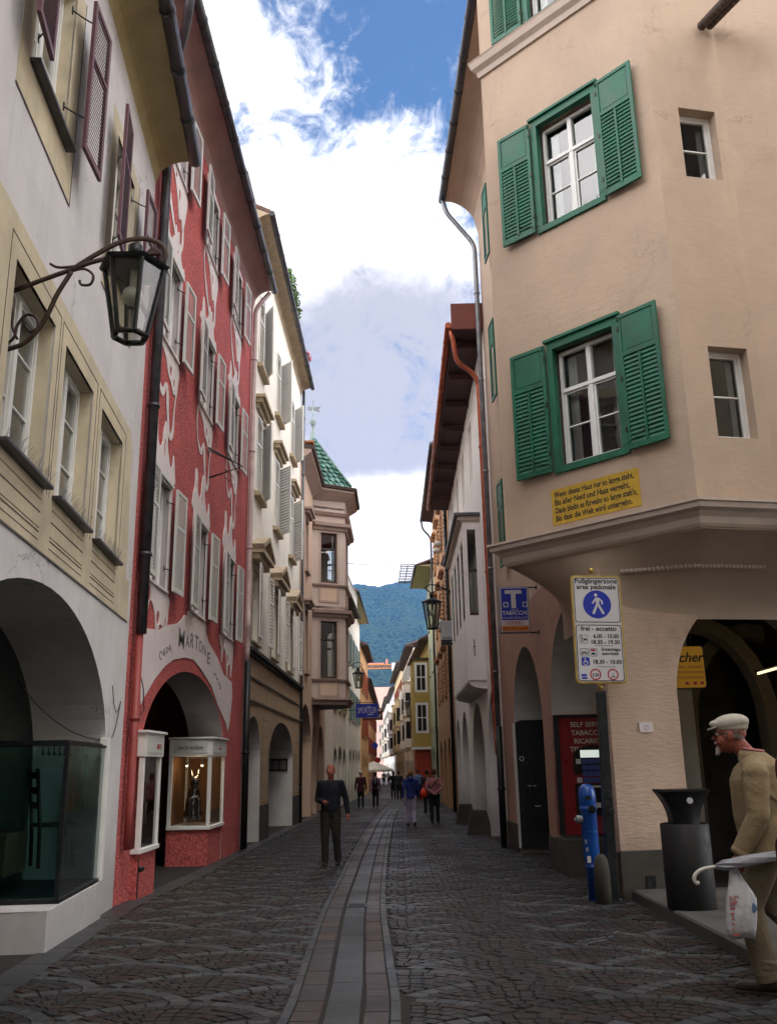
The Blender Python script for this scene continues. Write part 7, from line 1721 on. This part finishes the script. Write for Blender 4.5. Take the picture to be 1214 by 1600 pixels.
for q in (-1, 1):
    for _ in range(90): p_ = Hh+V3(q*(.078+rnd.uniform(-.002,.003)), rnd.uniform(-.075,.02) if rnd.random() < .8 else .03, .03+rnd.uniform(-.045,.012))*s; b.tube([p_, p_+V3(q*.002, -.012, -.012)*s], [.0028*s, .001*s], 4)
b.ball(Hh+V3(0,-.062,-.0)*s, .052*s, 10, sx=1.25, sy=.65, sz=1.0)
b.build('hair', mat('grey hair', (.30,.26,.24), .8, .3, 60), eb)
# jacket with folds, collar, cuffs
b = MB(); hem = J['pel']-V3(0,.0,.14)*s
b.tube([hem, J['pel']-V3(0,0,.03)*s, J['pel']+V3(0,.01,.04)*s, J['waist'], J['chest'], J['chest']+V3(0,-.01,.10)*s, J['neck']+V3(0,-.022,.012)*s], [.225*s,.218*s,.212*s,.205*s,.215*s,.188*s,.098*s], 26, flat=(.86, 1.0))
for q in 'lr':
    sg_ = -1 if q == 'l' else 1
    b.tube([J['chest']+V3(0,0,.085)*s, J['chest'].lerp(J[q+'sh'], .6)+V3(0,0,.035)*s, J[q+'sh']+V3(0,0,.0)*s], [.12*s, .10*s, .080*s], 16)
    sh_, e_, w_ = J[q+'sh'], J[q+'el'], J[q+'wr']; b.ball(sh_+V3(0,0,-.012)*s, .087*s, 12)
    b.tube([sh_-V3(0,0,.03)*s, sh_.lerp(e_, .3), sh_.lerp(e_, .65), e_, e_.lerp(w_, .3), e_.lerp(w_, .65), w_+(w_-e_).normalized()*.015*s], [.082*s,.083*s,.078*s,.074*s,.070*s,.064*s,.060*s], 18)
    for k_ in range(5):                          # sleeve creases gathered near the elbow and cuff
        t = .78+.07*k_; P_0 = sh_.lerp(e_, t) if t < 1 else e_.lerp(w_, (t-1)*2.2); dd = (e_-sh_).normalized(); b.tube([P_0+V3(.06*math.cos(a), .07*math.sin(a), .018*math.sin(a*1.0+k_))*s for a in [math.pi*(-.9+1.8*i/10)+k_ for i in range(11)]], .010*s, 6)
for k_ in range(4): b.tube([J['chest']+V3(.04-.05*k_, -.150, .02)*s, J['waist']+V3(.06-.05*k_, -.150, .0)*s, hem+V3(.05-.06*k_,-.155,.04)*s], [.004*s,.010*s,.004*s], 6)
b.tube([V3(-.16,-.06,1.33)*s, V3(-.15,-.09,1.20)*s, V3(-.13,-.10,1.06)*s], [.004*s,.014*s,.004*s], 6); b.tube([V3(-.17,.02,1.34)*s, V3(-.20,-.04,1.26)*s, V3(-.17,-.10,1.20)*s], [.006*s,.013*s,.004*s], 6)
jk = remesh(b, 'jacket', beige, eb, .0085, 12)
b = MB(); C0_ = J['neck']+V3(0,-.018,.0)*s; ring_ = []
for i in range(25):
    a_ = R(-235+290*i/24)
    for r_, z_ in ((.082, .0), (.084, .025), (.089, .042), (.100, .008), (.106, -.03)): ring_.append(tuple(C0_+V3(r_*math.cos(a_), r_*math.sin(a_)*1.05, z_+.012*math.sin(a_))*s))
b.add(ring_, [(5*i+k, 5*i+k+1, 5*i+6+k, 5*i+5+k) for i in range(24) for k in range(4)], 0, True); b.build('collar', beige, jk, recalc=False)
b = MB(); b.tube([C0_+V3(.086*math.cos(a), .088*math.sin(a), .040+.012*math.sin(a))*s for a in [R(-230+280*i/20) for i in range(21)]], .004*s, 6); b.build('collar_lining', m_txt, jk)
b = MB(); b.tube([C0_+V3(.072*math.cos(a), .076*math.sin(a), .052+.012*math.sin(a))*s for a in [R(-235+290*i/20) for i in range(21)]], .010*s, 8); b.build('shirt_collar', cloth('pink check shirt', (.5,.2,.2)), eb)
b = MB(); e_, w_ = J['lel'], J['lwr']; d_ = (w_-e_).normalized(); b.tube([w_-d_*.03*s, w_+d_*.006*s], .063*s, 18); b.build('cuff', beige, jk)
b = MB()
for p_ in (V3(-.285,.04,1.30), V3(-.10,-.175,1.12), V3(-.06,-.178,1.12)): b.ball(p_*s, .011, 8, sx=.6)
b.build('button', m_blackp, jk)
b = MB(); w = 1.05                              # trousers with creases
b.tube([J['pel']-V3(0,0,.10)*s, J['pel'], J['waist']], [.15*s, .168*s, .150*s], 18, flat=(.76, 1.0))
for q in 'lr':
    k_ = J[q+'knee']; a_ = J[q+'ank']; h_ = J[q+'hip']
    b.tube([h_+V3(0,0,.02)*s, h_.lerp(k_, .5), k_, k_.lerp(a_, .5), k_.lerp(a_, .85), a_+V3(0,-.01,-.02)*s], [.112*s, .104*s, .090*s, .084*s, .080*s, .083*s], 18)
    for i in range(4): P_0 = h_.lerp(k_, .85+.08*i); b.tube([P_0+V3(.085*math.cos(a), -.085*abs(math.sin(a)), .02*math.cos(a)*(1 if i % 2 else -1))*s for a in [math.pi*j/8 for j in range(9)]], .008*s, 6)
    for i in range(3): P_0 = a_+V3(0,0,.03+.035*i)*s; b.tube([P_0+V3(.078*math.cos(a), .078*math.sin(a), .01*math.sin(2*a+i))*s for a in [2*math.pi*j/12 for j in range(13)]], .008*s, 6)
remesh(b, 'trousers', khaki, eb, .0095, 3)
for q in 'lr':
    a_ = J[q+'ank']; b = MB(); tilt = 0 if q == 'l' else -.9
    b.tube([V3(0,-.065,-.045)*s, V3(0,-.01,-.040)*s, V3(0,.07,-.052)*s, V3(0,.165,-.062)*s, V3(0,.205,-.070)*s], [.040*s,.052*s,.049*s,.042*s,.022*s], 14); b.tube([V3(0,-.02,-.02)*s, V3(0,-.02,.04)*s], [.05*s,.048*s], 12)
    b.box(-.046*s, .046*s, -.10*s, .205*s, -.100*s, -.076*s)
    b.xform(Matrix.Translation(a_) @ Matrix.Rotation(tilt*.45, 4, 'X')); b.build('shoe', mat('brown shoe leather', (.022,.014,.010), .4, .2, 8), eb, bevel=.004)
# umbrella and plastic bag in his left hand
mw = Matrix.Translation(eb.location) @ Matrix.Rotation(R(HD), 4, 'Z'); hw = mw @ (J['lwr'] + V3(0,.03,-.085)*s)
um = empty('umbrella', hw, 0, 'folded silver umbrella with a white crook handle held level in his left hand', 'umbrella')
YU = hw.y
def U(u, v, Y=None): return at(u, v, YU if Y is None else Y) - hw
o0 = at(1137, 1352, YU) - hw
hw_px = 0
b = MB(); b.tube(smoothpts([U(1122, 1354), U(1112, 1355), U(1098, 1358), U(1088, 1364), U(1084, 1372), U(1087, 1380), U(1092, 1379)], 5, False), .013, 10); b.build('handle', mat('ivory plastic', (.60,.58,.52), .35), um)
b = MB(); pts = [U(1118, 1354, YU-.05), U(1130, 1352, YU-.06), U(1150, 1348, YU-.08), U(1175, 1343, YU-.09), U(1205, 1338, YU-.09), U(1235, 1334, YU-.09)]
b.tube(pts, [.012,.024,.034,.036,.032,.02], 14)
for k_ in range(6):
    b.tube([p + V3(0, .030*math.cos(k_+i*.55), .030*math.sin(k_+i*.55))*(.5 if i == 0 else .9) for i, p in enumerate(pts)], [.004,.009,.011,.011,.009,.004], 6)
b.build('canopy', mat('silver nylon', (.33,.34,.38), .38, .12, 9, .2, 30, spec=.5), um); b = MB(); b.tube([pts[-1], U(1262, 1330, YU+.18)], .006, 6); b.build('shaft', m_zincl, um)
bgp = at(1148, 1352, YU-.03); bg_ = empty('plastic_bag', bgp, 0, 'white translucent carrier bag with newspapers showing through, hanging from his left hand', 'bag')
m_plastic = mat('white plastic film', (.62,.62,.64), .35, .06, 8, .6, 18, spec=.5, alpha=.92, bdist=.02)
def Bg(u, v, dy=0): return at(u, v, YU-.03+dy) - bgp
rows_ = [(1355, 1143, 1150, .010), (1372, 1138, 1161, .022), (1390, 1136, 1174, .045), (1405, 1134, 1182, .055), (1430, 1134, 1183, .06), (1452, 1134, 1181, .055), (1466, 1136, 1178, .03)]
b = MB(); n_ = 24; vs = []
for v_, u0, u1, dp in rows_:
    for i in range(n_):
        a_ = 2*math.pi*i/n_; u = (u0+u1)/2 + (u1-u0)/2*math.cos(a_)*(1+.03*math.sin(5*a_+v_)); vs.append(Bg(u, v_ + 2.0*math.sin(3*a_+v_), dp*math.sin(a_)*(1+.15*math.sin(4*a_+v_*.3))))
b.add(vs, [(j*n_+i, j*n_+(i+1) % n_, (j+1)*n_+(i+1) % n_, (j+1)*n_+i) for j in range(len(rows_)-1) for i in range(n_)] + [tuple(range((len(rows_)-1)*n_, len(rows_)*n_))], 0, True)
b.build('bag_film', m_plastic, bg_, recalc=False)
b = MB(); b.tube(smoothpts([Bg(1140, 1378, -.02), Bg(1139, 1362, -.02), Bg(1143, 1352, -.01), Bg(1150, 1358, -.02), Bg(1156, 1375, -.02)], 4, False), .006, 6, flat=(1, .5)); b.build('bag_handle', m_plastic, bg_)
b = MB(); q0, q1, q2, q3 = Bg(1137, 1398), Bg(1179, 1400), Bg(1178, 1462), Bg(1139, 1460)
b.add([q0+V3(0,-.025,0), q1+V3(0,-.015,0), q2+V3(0,-.015,0), q3+V3(0,-.025,0), q0+V3(0,.02,0), q1+V3(0,.03,0), q2+V3(0,.03,0), q3+V3(0,.02,0)], [(0,3,2,1),(4,5,6,7),(0,1,5,4),(1,2,6,5),(2,3,7,6),(3,0,4,7)]); b.build('newspaper', mat('newsprint', (.42,.40,.40), .8, .35, 22), bg_)
b = MB(); c_ = Bg(1144, 1430) 
for i in range(7): b.box(c_.x-.03+rnd.uniform(0,.008), c_.x+.02+rnd.uniform(-.01,.01), c_.y-.05, c_.y-.049, c_.z-.12+i*.032, c_.z-.105+i*.032)
b.build('pink_print', mat('pink print', (.42,.12,.12), .7), bg_)
b = MB(); c_ = Bg(1168, 1430); b.ball((c_.x+.02, c_.y-.034, c_.z+.05), .035, 8, sy=.15); b.build('blue_print', mat('blue print', (.12,.20,.36), .7), bg_)
for s_, u, v_ in (('REV', 1144, 1404), ('HE', 1143, 1413)): text(s_, .05, mat('pink print', (.42,.12,.12)), bg_, Bg(u, v_)+V3(0,-.052,-.01), extrude=.0005)
text('Sonntag', .045, m_greytxt, bg_, Bg(1166, 1440)+V3(0,-.04,0), (R(90), R(-80), 0), .0005)
# passer-by at the right edge: only the auburn hair shows
hp_ = at(1277, 1275, 2.7); m_aub = mat('auburn hair', (.10,.018,.010), .55, .35, 40, .6, 60)
H2 = 1.52; sc2 = H2/1.75
pw_, J2, s2 = person('passer-by with auburn hair cut off by the right edge of the view', (hp_.x, hp_.y), -92, H2, None, topm=cloth('black coat', (.012,.010,.012)), botm=cloth('black trousers', (.010,.010,.011)), hairm=m_aub, hair='long', vox=.018, coat=.0, wide=.85, group=None)
